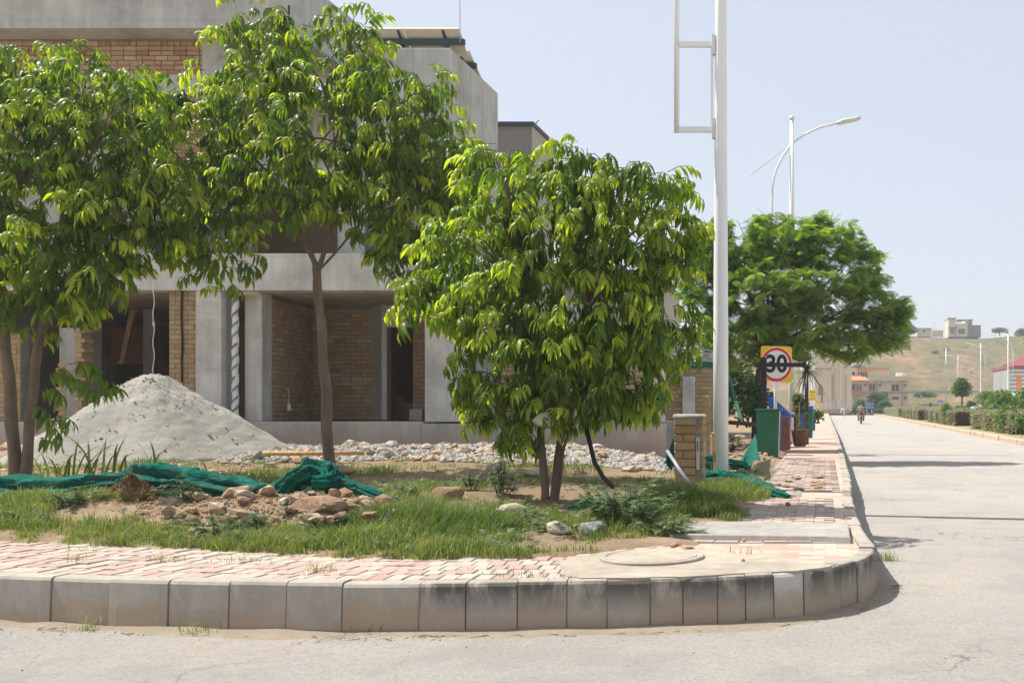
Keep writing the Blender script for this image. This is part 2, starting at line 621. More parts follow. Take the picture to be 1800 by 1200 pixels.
def m_paver():
    t = NT('worn_pavers')
    a = t.ramp(t.rand(), [(0.0, (0.35, 0.23, 0.20)), (0.5, (0.40, 0.285, 0.245)), (0.56, (0.42, 0.34, 0.28)), (0.62, (0.40, 0.36, 0.31)), (1.0, (0.43, 0.40, 0.345))])
    a = t.mix(t.ramp(t.noise(1.2, 7, 0.65), [(0.35, 0.0), (0.7, 0.75)]), a, (0.42, 0.35, 0.285))
    a = t.mix(t.ramp(t.noise(35, 5, 0.7), [(0.35, 0.3), (0.5, 0.0)]), a, (0.22, 0.16, 0.13))
    t.color(a).rough(0.93, 0.15)
    t.bump(t.noise(60, 5, 0.7), 0.4, 0.006)
    return t.m


M['paver'] = m_paver()


def m_paving_far():
    """Paving beyond the laid-out blocks."""
    t = NT('far_paving')
    b = t.n("ShaderNodeTexBrick")
    b.inputs["Scale"].default_value = 1.0
    b.inputs["Brick Width"].default_value = 0.2
    b.inputs["Row Height"].default_value = 0.1
    b.inputs["Mortar Size"].default_value = 0.006
    b.inputs["Color1"].default_value = (0.42, 0.22, 0.18, 1)
    b.inputs["Color2"].default_value = (0.48, 0.40, 0.33, 1)
    b.inputs["Mortar"].default_value = (0.3, 0.25, 0.2, 1)
    t.l(t.pos(), b.inputs["Vector"])
    a = t.mix(t.ramp(t.noise(0.9, 7, 0.65), [(0.4, 0.1), (0.65, 0.75)]), b.outputs[0], (0.47, 0.40, 0.32))
    t.color(a).rough(0.95, 0.1)
    t.bump(t.noise(30, 5), 0.4, 0.01)
    return t.m


M['paving_far'] = m_paving_far()


def m_kerb(name, c, soot):
    t = NT(name)
    n = t.noise(3.2, 7, 0.65)
    a = t.ramp(n, [(0.3, tuple(x * 0.85 for x in c)), (0.6, c), (0.8, tuple(x * 1.15 for x in c))])
    s = t.n("ShaderNodeSeparateXYZ")
    t.l(t.pos(), s.inputs[0])
    a = t.mix(t.ramp(t.noise(1.0, 6, 0.7, t.scaled((9, 9, 3))), [(0.48, 0.0), (0.66, 0.55)]), a, tuple(x * 0.72 for x in c))
    a = t.mix(t.ramp(t.noise(7, 5, 0.7), [(0.55, 0.0), (0.7, 0.5)]), a, (0.44, 0.39, 0.33))
    # mud splash up from the gutter and soot runs down from the top edge
    mr = t.n("ShaderNodeMapRange")
    mr.inputs[1].default_value, mr.inputs[2].default_value = 0.13, 0.20
    mr.inputs[3].default_value, mr.inputs[4].default_value = 0.65, 0.0
    m0 = t.n('ShaderNodeMath', operation='MULTIPLY_ADD')
    t.l(t.rand(), m0.inputs[0])
    m0.inputs[1].default_value = -0.14
    t.l(s.outputs[2], m0.inputs[2])
    m1 = t.n('ShaderNodeMath', operation='MULTIPLY_ADD')
    t.l(t.noise(5, 6, 0.7), m1.inputs[0])
    m1.inputs[1].default_value = 0.26
    t.l(m0.outputs[0], m1.inputs[2])
    m5 = t.n('ShaderNodeMath', operation='ADD')
    t.l(m1.outputs[0], m5.inputs[0])
    m5.inputs[1].default_value = -0.06
    t.l(m5.outputs[0], mr.inputs[0])
    a = t.mix(mr.outputs[0], a, (0.36, 0.265, 0.185))
    if soot:
        k = t.noise(1.0, 6, 0.7, t.scaled((6, 6, 2.2)))
        m2 = t.n("ShaderNodeMapRange")
        m2.inputs[1].default_value, m2.inputs[2].default_value = 0.14, 0.30
        t.l(s.outputs[2], m2.inputs[0])
        mm = t.n("ShaderNodeMath", operation='MULTIPLY')
        t.l(m2.outputs[0], mm.inputs[0])
        t.l(t.ramp(k, [(0.36, 0.0), (0.52, soot)]), mm.inputs[1])
        m3 = t.n("ShaderNodeMapRange")
        m3.inputs[1].default_value, m3.inputs[2].default_value = 0.335, 0.343
        m3.inputs[3].default_value, m3.inputs[4].default_value = 1.0, 0.12
        t.l(s.outputs[2], m3.inputs[0])
        m4 = t.n("ShaderNodeMath", operation='MULTIPLY')
        t.l(mm.outputs[0], m4.inputs[0])
        t.l(m3.outputs[0], m4.inputs[1])
        a = t.mix(m4.outputs[0], a, (0.085, 0.075, 0.07))
    t.color(a).rough(0.92, 0.2)
    t.bump(t.noise(45, 7, 0.75), 0.5, 0.01)
    return t.m


M['kerb'] = m_kerb('kerb_concrete', (0.38, 0.345, 0.295), 0.0)
M['kerb_soot'] = m_kerb('sooty_kerb_concrete', (0.38, 0.345, 0.295), 0.9)
M['kerb_white'] = m_kerb('whitewashed_kerb', (0.52, 0.49, 0.45), 0.0)
M['kerb_mortar'] = plain('kerb_mortar', (0.26, 0.20, 0.145), 0.95, 0.1, var=0.3, scale=20)
M['kerb_tan'] = m_kerb('tan_kerb', (0.46, 0.37, 0.29), 0.0)


def m_sand():
    t = NT('builders_sand')
    a = t.ramp(t.noise(1.5, 8, 0.6), [(0.3, (0.42, 0.405, 0.355)), (0.6, (0.49, 0.475, 0.42)), (0.8, (0.53, 0.51, 0.455))])
    a = t.mix(t.ramp(t.noise(120, 3, 0.8), [(0.38, 0.4), (0.5, 0.0)]), a, (0.2, 0.19, 0.17))
    t.color(a).rough(0.97, 0.1)
    t.bump(t.noise(14, 10, 0.85), 1.0, 0.05)
    return t.m


M['sand'] = m_sand()

# ------------------------------------------------------------------ terrain functions
def _hash(ix, iy, s):
    h = (ix * 374761393 + iy * 668265263 + s * 982451653) & 0xffffffff
    h = ((h ^ (h >> 13)) * 1274126177) & 0xffffffff
    return ((h ^ (h >> 16)) & 0xffff) / 65535.0


def vn(x, y, s=0):
    ix, iy = math.floor(x), math.floor(y)
    fx, fy = x - ix, y - iy
    fx, fy = fx * fx * (3 - 2 * fx), fy * fy * (3 - 2 * fy)
    a, b = _hash(ix, iy, s), _hash(ix + 1, iy, s)
    c, d = _hash(ix, iy + 1, s), _hash(ix + 1, iy + 1, s)
    return (a + (b - a) * fx) * (1 - fy) + (c + (d - c) * fx) * fy


def fbm(x, y, s=0, o=4):
    return sum(vn(x * 2 ** k, y * 2 ** k, s + k) * 0.5 ** (k + 1) for k in range(o))


def ss(t):
    t = max(0.0, min(1.0, t))
    return t * t * (3 - 2 * t)


def interp(x, pts):
    if x <= pts[0][0]:
        return pts[0][1]
    for (a, b), (c, d) in zip(pts, pts[1:]):
        if x <= c:
            return b + (d - b) * (x - a) / (c - a)
    return pts[-1][1]


WALK = 0.346
ROADZ = 0.035
EDGE_X = [(-14, 8.9), (-6.7, 8.31), (-5.17, 7.97), (-3.52, 7.47), (-2.83, 7.36), (-1.85, 7.45), (-1.67, 7.67), (-1.06, 8.2), (-0.6, 9.6)]
EDGE_Y = [(7.0, -0.9), (8.18, -1.0), (9.1, -1.16), (9.55, -0.82), (12.8, -0.80), (16, -0.85), (40, -1.0)]


def inside(x, y):
    """Distance in from the pavement's edge (negative on the pavement)."""
    w = 0.30 * (fbm(x * 2.3, y * 2.3, 5) - 0.47) + 0.10 * (vn(x * 9, y * 9, 6) - .5)
    return min(y - interp(x, EDGE_X), interp(y, EDGE_Y) - x) + w


def lawn_z(x, y):
    d = inside(x, y)
    if d < 0:
        return 0.30
    raise_ = max(0.0, min(0.25, 0.035 * (y - 8))) * (1 - 0.6 * ss((x + 4.5) / 2.5))
    z = WALK + 0.006 + raise_ * ss(d / 0.6) + 0.012 * ss(d / 0.15)
    bumps = (fbm(x * 1.3, y * 1.3, 11) - 0.47) * 0.16 + (fbm(x * 5, y * 5, 12) - 0.47) * 0.05
    # low bank of earth under the green net, rubble bank along the house
    heap = 0.13 * math.exp(-(((x + 4.75) / 1.15) ** 2 + ((y - 9.25) / 0.5) ** 2)) * (0.7 + 0.6 * fbm(x * 3, y * 3, 44))
    bank = heap + 0.10 * math.exp(-((y - interp(x, [(-11, 9.9), (-7, 9.7), (-5, 9.3), (-3.5, 9.3)])) / 0.55) ** 2) * ss((-3.2 - x) / 1.0)
    rub = 0.14 * math.exp(-((y - 16.8) / 1.1) ** 2) * ss((-3.0 - x) / 1.0)
    return z + (bumps * ss(d / 0.8)) + bank + rub


# ------------------------------------------------------------------ the setting
g = MB()
g.add([(-3000, -300, -0.03), (3000, -300, -0.03), (3000, 5000, -0.03), (-3000, 5000, -0.03)], [(0, 1, 2, 3)])
obj('ground', g, M['ground'], kind='structure', label='open dry ground stretching to the horizon')

g = MB()
xs, ys = [-60, -20, -1.5, 0.2, 7.3, 20, 60], [-8, 0, 6, 8.8]
P = [(x, y, ROADZ) for x in xs for y in ys]
g.grid(P, len(xs), len(ys))
P = [(x, y, ROADZ) for x in (0.2, 7.3) for y in (8.8, 30, 60, 100, 154)]
g.grid(P, 2, 5)
obj('road', g, M['road'], kind='structure', label='pale dusty asphalt road with hairline cracks')

# kerb path: top front edge
KP = [(-10.5, 7.5), (-8, 7.05), (-5.37, 6.67), (-4.2, 6.47), (-3.0, 6.36), (-1.61, 6.45), (-0.91, 6.56), (-0.36, 6.71), (-0.02, 6.92),
      (0.20, 7.22), (0.35, 7.6), (0.40, 8.1), (0.36, 8.8), (0.33, 10.1), (0.34, 12.6), (0.40, 16), (0.45, 25), (0.5, 40), (0.5, 153)]


def catmull(pts, step=0.02):
    out = []
    for i in range(len(pts) - 1):
        p0, p1, p2, p3 = [Vector(pts[max(0, min(len(pts) - 1, i + k))]) for k in (-1, 0, 1, 2)]
        n = max(2, int((p2 - p1).length / step))
        if (p2 - p1).length > 20:
            n = 60
        for k in range(n):
            t = k / n
            if (p2 - p1).length > 3.5:
                out.append(p1.lerp(p2, t))
            else:
                out.append(0.5 * ((2 * p1) + (p2 - p0) * t + (2 * p0 - 5 * p1 + 4 * p2 - p3) * t * t + (-p0 + 3 * p1 - 3 * p2 + p3) * t ** 3))
    out.append(Vector(pts[-1]))
    return out


KPATH = catmull(KP)
KS = [0.0]
for a, b in zip(KPATH, KPATH[1:]):
    KS.append(KS[-1] + (b - a).length)


def kp(s):
    """Point and outward normal of the kerb path at arc length s."""
    import bisect
    i = max(1, min(len(KS) - 1, bisect.bisect(KS, s)))
    a, b = KPATH[i - 1], KPATH[i]
    t = (s - KS[i - 1]) / max(1e-9, KS[i] - KS[i - 1])
    i0, i1 = max(0, i - 6), min(len(KS) - 1, i + 5)
    d = (KPATH[i1] - KPATH[i0]).normalized()
    return a.lerp(b, t), Vector((d.y, -d.x))


# pavement bed
g = MB()
poly = []
s = 0.0
while s < KS[-1]:
    p, n = kp(s)
    q = p - n * 0.08
    poly.append((q.x, q.y, WALK - 0.016))
    s += 0.08 if s < 14 else 3.0
poly += [(-30, 153, WALK - 0.016), (-30, 7.6, WALK - 0.016)]
g.add(poly, [tuple(range(len(poly)))])
pavement = obj('pavement', g, M['paving_far'], kind='structure', label='raised pavement of red and cream blocks around the corner')

# kerb blocks
kerb = bpy.data.objects.new('kerb', None)
COL.objects.link(kerb)
WPOS[kerb] = Vector((0, 0, 0))
props(kerb, 'weathered concrete kerb curving round the street corner', None, None, 'structure')
joint_px = [-760, -620, -500, -380, -260, -130, -14, 88, 193, 298, 400, 500, 599, 737, 822, 908, 995, 1070, 1142, 1202, 1260, 1312, 1362, 1411, 1448, 1479, 1507]
fs = [(VPX + F * p.x / p.y, s) for p, s in zip(KPATH, KS) if p.x < 0.25 and p.y < 8]
joints = []
for jp in joint_px:
    c = min(fs, key=lambda q: abs(q[0] - jp))
    joints.append(c[1])
s = joints[-1]
while s < KS[-1] - 1:
    y = kp(s)[0].y
    s += 0.24 if y < 8.3 else (0.5 if y < 20 else (1.0 if y < 60 else 4.0))
    joints.append(min(s, KS[-1]))
core = MB()                                  # sandy mortar bed that fills the joints
P, s = [], joints[0] + .01
prof = [(-0.12, -0.02), (-0.12, 0.335), (-0.03, 0.338), (-0.013, 0.318), (-0.006, 0.17), (-0.002, -0.02)]
while s < joints[-1] - 1:
    p, nn = kp(s)
    if 11.9 < p.y < 13.4:
        s += .1
        continue
    P += [(p.x + nn.x * d, p.y + nn.y * d, z) for d, z in prof]
    s += .06 if p.y < 9 else 1.0
core.grid(P, len(P) // 6, 6)
obj('kerb_mortar', core, M['kerb_mortar'], kerb, recalc=True)
for i, (s0, s1) in enumerate(zip(joints, joints[1:])):
    y = kp((s0 + s1) / 2)[0].y
    if 12.2 < y < 13.1:                       # a kerbstone is missing at the broken ramp
        continue
    b = MB()
    gap = 0.004 if y < 30 else 0.015
    dz = rnd.uniform(-0.007, 0.007)
    do = rnd.uniform(-0.008, 0.008)
    n = max(2, int((s1 - s0) / 0.06)) if y < 9 else 2
    prof = [(-0.13, -0.05), (-0.13, 0.340), (-0.128, 0.346), (-0.03, 0.346), (-0.012, 0.340), (0.0, 0.322), (0.008, 0.17), (0.012, 0.0), (0.012, -0.05)]
    P = []
    for k in range(n + 1):
        s = s0 + gap + (s1 - s0 - 2 * gap) * k / n
        p, nn = kp(s)
        e = 0.003 if k in (0, n) else 0.0
        for d, z in prof:
            w = 0.004 * (vn(p.x * 9 + d * 40, p.y * 9 + z * 30, 3) - 0.5)
            P.append((p.x + nn.x * (d + do - e + w), p.y + nn.y * (d + do - e + w), z + (dz if z > 0.1 else 0)))
    m = len(prof)
    b.grid(P, n + 1, m)
    b.add([], [])
    b.f.append(tuple(range(m)))
    b.f.append(tuple(n * m + k for k in range(m))[::-1])
    px = VPX + F * kp((s0 + s1) / 2)[0].x / y
    mat = M['kerb']
    if y < 8.5:
        mat = M['kerb_soot'] if px > 735 else M['kerb']
        if 1362 < px < 1411:
            mat = M['kerb_white']
    obj('kerb_block', b, mat, kerb, recalc=True)

# pavers: chamfered blocks of shared mesh data; the largest in view are objects, the rest one part
def chamfer_unit(ch, j, seed):
    r = random.Random(seed)
    b = MB()
    q = lambda: r.uniform(-j, j)
    base = [(-.5, -.5), (.5, -.5), (.5, .5), (-.5, .5)]
    v = [(x, y, -1.0) for x, y in base] + [(x + q(), y + q(), -0.12 + q()) for x, y in base] + [(x * (1 - ch) + q(), y * (1 - ch * 0.6) + q(), q() * 1.2) for x, y in base]
    f = []
    for a, c in ((0, 4), (4, 8)):
        for k in range(4):
            l = (k + 1) % 4
            f.append((a + k, a + l, c + l, c + k))
    f.append((8, 9, 10, 11))
    return b.add(v, f)


PAVER = [mesh_from('paver', chamfer_unit(0.10, 0.018, k), M['paver']) for k in range(6)]
spots = []
PW, PL = 0.112, 0.19
s_lo = joints[0]
s_hi = min(fs, key=lambda q: abs(q[0] - 1190))[1]
row = 0
d = 0.135
while d < 2.1:
    s = s_lo + (PW / 2 if row % 2 else 0)
    while s < s_hi:
        p, n = kp(s)
        c = p - n * (d + PL / 2)
        k = max(0.25, 1.0)
        if inside(c.x, c.y) < 0.12:
            ang = math.atan2(-n.x, n.y)
            spots.append((c.x, c.y, math.atan2(n.x, -n.y), PW, PL))
        s += PW
    d += PL
    row += 1
y = 8.35
row = 0
while y < 21:
    x = 0.20 - (0.1 if row % 2 else 0)
    while x > -1.35:
        kx = interp(y, [(p[1], p[0]) for p in KP if p[1] > 8])
        if x + 0.1 < kx - 0.14 and inside(x, y) < 0.12 and not (12.25 < y < 13.3 and x > -0.35):
            spots.append((x, y, 0.0, 0.2, 0.1))
        x -= 0.2
    y += 0.1
    row += 1
spots = [q for q in spots if -520 < VPX + F * q[0] / q[1] < 1860]
spots.sort(key=lambda q: (not -20 < VPX + F * q[0] / q[1] < 1820, q[1]))
rest = MB()
units = [chamfer_unit(0.10, 0.018, k) for k in range(6)]
for i, (x, y, a, w, l) in enumerate(spots):
    z = WALK - 0.002 + rnd.uniform(-0.005, 0.004)
    if y > 11 and rnd.random() < 0.08:
        z += 0.012
    w2, l2 = w - 0.008, l - 0.008
    ra = a + rnd.gauss(0, 0.018)
    if i < 300:
        place('paver', PAVER[rnd.randrange(6)], (x, y, z), pavement, (rnd.gauss(0, .008), rnd.gauss(0, .008), ra), (w2, l2, 0.05))
    else:
        u = units[i % 6]
        ca, sa = math.cos(ra), math.sin(ra)
        rest.add([(x + (vx * w2) * ca - (vy * l2) * sa, y + (vx * w2) * sa + (vy * l2) * ca, z + vz * 0.05) for vx, vy, vz in u.v], u.f)
obj('paver', rest, M['paver'], pavement, kind='stuff')

# poured patch round the manhole, manhole cover, raised crossing slab, broken ramp
b = MB()
pp = [(985, 985), (1060, 969), (1160, 962), (1235, 961), (1300, 972), (1440, 990), (1470, 990), (1455, 996), (1400, 1002), (1300, 1007), (1200, 1012), (1100, 1015), (1020, 1015), (985, 1008)]
poly = []
for i, (a, c) in enumerate(pp):
    a2, c2 = pp[(i + 1) % len(pp)]
    for k in range(4):
        t = k / 4
        q = onz(a + (a2 - a) * t, c + (c2 - c) * t, WALK + 0.008)
        poly.append((q.x + rnd.uniform(-.012, .012), q.y + rnd.uniform(-.012, .012), WALK + 0.007))
b.prism(poly, (0, 0, -0.03))
M['screed'] = m_concrete('sandy_screed', (0.385, 0.335, 0.27), boards=False)
obj('concrete_patch', b, M['screed'], pavement, recalc=True)

c = onz(1147, 982, WALK)
b = MB().lathe([(0.37, -0.03), (0.37, 0.022), (0.362, 0.028), (0.33, 0.028), (0.326, 0.022), (0.32, 0.022), (0.316, 0.028), (0.05, 0.030), (0.001, 0.030)], c, 48)
obj('manhole_cover', b, M['screed'], smooth=False, label='round concrete manhole cover set in the pavement corner', cat='manhole cover', recalc=True)

b = MB()
p0, p1 = onz(1213, 951, WALK + 0.05), onz(1516, 958, WALK + 0.05)
P = []
slab = [(-1.28, 8.45), (-0.5, 8.38), (0.0, 8.34), (0.205, 8.30), (0.215, 9.25), (-0.1, 9.30), (-0.75, 9.36), (-1.28, 9.42)]
n = len(slab)
lo = [(x, y - (0.02 if y < 8.6 else 0), WALK - 0.03) for x, y in slab]
hi = [(x, y, WALK + (0.036 if x < 0.1 else 0.03)) for x, y in slab]
hi2 = [(x * 0.985 - 0.005, y + (0.012 if y < 8.8 else -0.01), WALK + (0.043 if x < 0.1 else 0.036)) for x, y in slab]
b.add(lo + hi + hi2, [(i, (i + 1) % n, n + (i + 1) % n, n + i) for i in range(n)] + [(n + i, n + (i + 1) % n, 2 * n + (i + 1) % n, 2 * n + i) for i in range(n)] + [tuple(range(2 * n, 3 * n))])
M['slab'] = m_concrete('dusty_slab', (0.33, 0.31, 0.28), boards=False)
obj('crossing_slab', b, M['slab'], pavement, recalc=True)

b = MB()
b.prism([(-0.35, 12.25, WALK - 0.02), (0.30, 12.2, 0.05), (0.34, 13.2, 0.05), (-0.35, 13.3, WALK - 0.02)], (0, 0, 0.03))
obj('broken_ramp', b, M['screed'], pavement, recalc=True)

# lawn and plot: one sheet of earth
nx, ny = 132, 160
X0, X1, Y0, Y1 = -18.0, -0.55, 7.0, 24.0
P = []
for i in range(nx):
    x = X0 + (X1 - X0) * i / (nx - 1)
    for j in range(ny):
        y = Y0 + (Y1 - Y0) * (j / (ny - 1)) ** 1.35
        P.append((x, y, lawn_z(x, y)))
obj('plot_ground', MB().grid(P, nx, ny), M['soil'], smooth=True, kind='structure', label='dusty earth of the building plot behind the pavement', recalc=True)
g = MB()
g.box(-60, -1.0, 23.9, 152, -0.02, 0.40)
obj('verge_ground', g, M['soil'], kind='structure', label='earth verge beside the far pavement')
g = MB()
g.box(-60, -17.9, 8.5, 24, -0.02, 0.43)
obj('side_plot_ground', g, M['soil'], kind='structure', label='earth of the neighbouring plot')

# median across the road with its kerb
g = MB()
P = []
for i in range(24):
    x = 7.12 + (32 - 7.12) * (i / 23) ** 1.5
    for j in range(60):
        y = 30 + (152 - 30) * j / 59
        P.append((x, y, 0.17 + 0.05 * fbm(x * 0.6, y * 0.6, 31)))
obj('median_ground', g.grid(P, 24, 60), M['field'], kind='structure', smooth=True, label='grassy strip behind the far kerb', recalc=True)
mk = bpy.data.objects.new('median_kerb', None)
COL.objects.link(mk)
WPOS[mk] = Vector((0, 0, 0))
props(mk, 'tan concrete kerb along the far side of the road', None, None, 'structure')
y = 30.0
while y < 153:
    L = 1.0 if y < 90 else 4.0
    b = MB()
    j = rnd.uniform(-.015, .015)
    b.prism([(6.93 + j, y + .01, -0.03), (6.96 + j, y + .01, 0.20), (6.99 + j, y + .01, 0.23), (7.14, y + .01, 0.23), (7.14, y + .01, -0.03)], (0, L - 0.03, 0))
    obj('kerb_block', b, M['kerb_tan'], mk, recalc=True)
    y += L

# field rising to the hill
P = []
hx = [-120 + 8 * i for i in range(58)]
hy = [154, 165, 180, 195, 210, 222, 230] + [233 + 3.2 * k for k in range(26)] + [330, 370, 430]
for x in hx:
    for y in hy:
        if y <= 230:
            z = interp(y, [(154, -0.02), (180, 0.8), (230, 4.4)]) + 0.3 * (fbm(x * .05, y * .05, 8) - .47) * ss((y - 154) / 20)
        else:
            t = ss((y - 230) / 78) * 0.55 + min(1, (y - 230) / 78) * 0.45
            crest = 22.2 + 2.2 * (fbm(x * 0.03, 2.0, 77) - 0.47) + interp(x, [(20, 0), (45, -0.6), (58, 0.6), (80, 3.0)])
            z = 4.4 + (crest - 4.4) * t + 4.2 * (fbm(x * .07, y * .05, 21) - .47) * math.sin(math.pi * min(1, t))
        P.append((x, y, z))
obj('hill', MB().grid(P, len(hx), len(hy)), M['hill'], smooth=True, kind='structure', label='long dry grassy hill with patches of bare red earth', recalc=True)


def hill_z(x, y):
    if y <= 230:
        return interp(y, [(154, -0.02), (180, 0.8), (230, 4.4)])
    t = ss((y - 230) / 78) * 0.55 + min(1, (y - 230) / 78) * 0.45
    crest = 22.2 + 2.2 * (fbm(x * 0.03, 2.0, 77) - 0.47) + interp(x, [(20, 0), (45, -0.6), (58, 0.6), (80, 3.0)])
    return 4.4 + (crest - 4.4) * t


# sand and dust drifted against the kerb, thinning out into the road
P = []
n = 0
s = joints[0] + .2
while s < 15.5:
    p, nn = kp(s)
    wd = 0.05 + 0.42 * max(0, fbm(s * .9, 3.3, 81) - .30) + 0.05 * vn(s * 6, 1, 82)
    for k, u in enumerate((0.0, .3, .6, .85, 1.0)):
        d = 0.012 + wd * u
        z = ROADZ + (0.004 + 0.018 * (1 - u) ** 2 * (0.4 + vn(s * 5, k, 83))) * (1 if u < 1 else -.5)
        P.append((p.x + nn.x * d, p.y + nn.y * d, z))
    n += 1
    s += .05
obj('gutter_sand', MB().grid(P, n, 5), m_soil('gutter_sand', (0.30, 0.25, 0.19), (0.36, 0.30, 0.225), (0.42, 0.36, 0.28), 5), kind='stuff', smooth=True, label='sand and dust drifted along the foot of the kerb', recalc=True)

# ------------------------------------------------------------------ bricks
def brick_unit(seed):
    """A brick lying along x, its face towards -y, unit size, chipped edges."""
    r = random.Random(seed)
    b = MB()
    q = lambda k=0.02: r.uniform(-k, k)
    base = [(-.5, -.5), (.5, -.5), (.5, .5), (-.5, .5)]
    v = [(x, 0.5, z) for x, z in base]
    v += [(x + q(), -0.40 + q(), z + q(.04)) for x, z in base]
    v += [(x * 0.95 + q(), -0.5 + q(.05), z * 0.86 + q(.04)) for x, z in base]
    f = []
    for a, c in ((0, 4), (4, 8)):
        for k in range(4):
            l = (k + 1) % 4
            f.append((a + k, a + l, c + l, c + k))
    f += [(8, 9, 10, 11)]
    return b.add(v, f)


BUNIT = [brick_unit(k) for k in range(8)]
BMESH = {}


def brick_rects(L, H, course=0.09, bl=0.235, gap=0.012, holes=(), header=0.0):
    out = []
    z, r = 0.0, 0
    while z + course * 0.6 < H:
        u = -(bl / 2 if r % 2 else 0.0)
        while u < L - 0.02:
            w = bl
            if header and rnd.random() < header:
                w = bl / 2
            a, c = max(0.0, u), min(L, u + w)
            u += w
            if c - a < 0.05:
                continue
            mid, zm = (a + c) / 2, z + course / 2
            if any(h[0] < mid < h[1] and h[2] < zm < h[3] for h in holes):
                continue
            out.append((mid, zm, c - a - gap, min(course, H - z) - gap))
        z += course
        r += 1
    return out


def lay_bricks(parent, O, ang, L, H, mat, quota, stuff_mb, course=0.09, bl=0.235, holes=(), proud=0.012, header=0.0, rough=0.004):
    """Bricks along direction ang from O; faces towards the right-hand normal. Up to quota[0] are objects."""
    ca, sa = math.cos(ang), math.sin(ang)
    if mat not in BMESH:
        BMESH[mat] = [mesh_from('brick', u, M[mat]) for u in BUNIT]
    D = 0.07
    for (u, z, w, h) in brick_rects(L, H, course, bl, 0.012, holes, header):
        off = D / 2 - proud + rnd.uniform(-rough, rough)
        x = O[0] + u * ca - off * sa
        y = O[1] + u * sa + off * ca
        k = rnd.randrange(8)
        if quota[0] > 0:
            quota[0] -= 1
            place('brick', BMESH[mat][k], (x, y, O[2] + z), parent, (0, rnd.gauss(0, .006), ang), (w, D, h))
        else:
            un = BUNIT[k]
            stuff_mb.add([(x + vx * w * ca - vy * D * sa, y + vx * w * sa + vy * D * ca, O[2] + z + vz * h) for vx, vy, vz in un.v], un.f)


# ------------------------------------------------------------------ unfinished house
YF = 19.0
hx_ = lambda p, Y=YF: xat(p, Y)
hz_ = lambda p, Y=YF: zat(p, Y)
house = thing('unfinished_house', 'unfinished grey concrete and brick house under construction behind the trees', 'house', (hx_(500), YF, 0.5))


def part(name, *boxes, mat='concrete', parent=None, bevel=0.0):
    b = MB()
    for x in boxes:
        b.box(*x)
    return obj(name, b, M[mat], parent or house, bevel=bevel)


XT_ = hx_(792)
zp, zb, zt = hz_(741), hz_(511), hz_(446)     # plinth top, beam bottom, beam top
LFT = hx_(-190)
part('plinth', (LFT, hx_(745), YF - 0.10, YF + 0.4, 0.1, zp), mat='plinth', bevel=0.015)
part('plinth', (hx_(745), hx_(1166), YF - 0.13, YF + 0.4, 0.1, zp - 0.035), mat='plinth', bevel=0.015)
part('floor_slab', (LFT, hx_(1150), YF + 0.4, 27.5, 0.1, zp - 0.02), mat='concrete_plain')
part('front_beam', (LFT, hx_(832), YF - 0.06, YF + 0.30, zb, zt), mat='concrete_light', bevel=0.012)
part('ceiling_slab', (LFT, hx_(832), YF + 0.30, 27.5, zb - 0.004, zb + 0.16), mat='soffit')
part('column', (hx_(345), hx_(390), YF - 0.02, YF + 0.33, zp, zb), mat='concrete_light', bevel=0.01)
part('column', (hx_(415), hx_(446), YF + 0.28, YF + 0.62, zp, zb), mat='concrete_light', bevel=0.01)
part('column', (hx_(748), hx_(821), YF - 0.04, YF + 0.36, zp, zb), mat='concrete_light', bevel=0.01)
part('column', (hx_(1147), hx_(1166), YF - 0.05, YF + 0.25, zp, hz_(640)), mat='concrete_light', bevel=0.01)

brick_rest = {k: MB() for k in ('brick', 'brick_red', 'brick_brown')}
quota = [300]
# brick pier left of the porch
w = part('brick_pier', (hx_(294), hx_(345), YF + 0.06, YF + 0.30, zp, zb), mat='mortar')
lay_bricks(w, (hx_(294), YF + 0.06, zp), 0, hx_(345) - hx_(294), zb - zp, 'brick', quota, brick_rest['brick'], header=0.3)
b = MB()
b.tube([(hx_(318) + rnd.uniform(-.012, .012), YF + 0.03, zp + 0.15 + (zt + 0.4 - zp) * k / 14) for k in range(15)], 0.02, 6)
obj('cable', b, M['dark_rubber'], house, smooth=True)
# porch: left wall, back wall, doorway
A = Vector((hx_(446), YF + 0.6, zp))
YB = 21.7
Bx = xat(549, YB)
dvec = Vector((Bx - A.x, YB - A.y))
ang = math.atan2(dvec.y, dvec.x)
nrm = Vector((-dvec.y, dvec.x)).normalized()
b = MB()
b.prism([(A.x, A.y, zp), (Bx, YB, zp), (Bx + nrm.x * .22, YB + nrm.y * .22, zp), (A.x + nrm.x * .22, A.y + nrm.y * .22, zp)], (0, 0, zb - zp))
w = obj('porch_wall', b, M['mortar'], house, recalc=True)
lay_bricks(w, A, ang, dvec.length, zb - zp - 0.06, 'brick_brown', quota, brick_rest['brick_brown'], header=0.25, rough=0.008)
# back wall
zd = zat(573, YB)
w = part('porch_wall', (Bx - 0.2, xat(655, YB), YB, YB + 0.22, zp, zb), mat='mortar')
lay_bricks(w, (Bx, YB, zp), 0, xat(655, YB) - Bx, zb - zp - 0.05, 'brick_brown', quota, brick_rest['brick_brown'], header=0.2, holes=[(0.55, 0.68, 1.62, 1.72), (0.42, 0.6, 1.0, 1.08)])
part('column', (xat(655, YB), xat(672, YB), YB - 0.03, YB + 0.22, zp, zb), mat='concrete_plain')
part('lintel', (xat(672, YB), xat(765, YB), YB - 0.02, YB + 0.22, zat(560, YB), zb), mat='concrete_light')
part('door_frame', (xat(673, YB), xat(682, YB), YB - 0.06, YB + 0.16, zp, zat(557, YB)), (xat(682, YB), xat(726, YB), YB - 0.05, YB + 0.16, zat(575, YB), zat(557, YB)), mat='dirty_white')
w = part('porch_wall', (xat(726, YB), xat(765, YB), YB, YB + 0.22, zp, zat(560, YB)), mat='mortar')
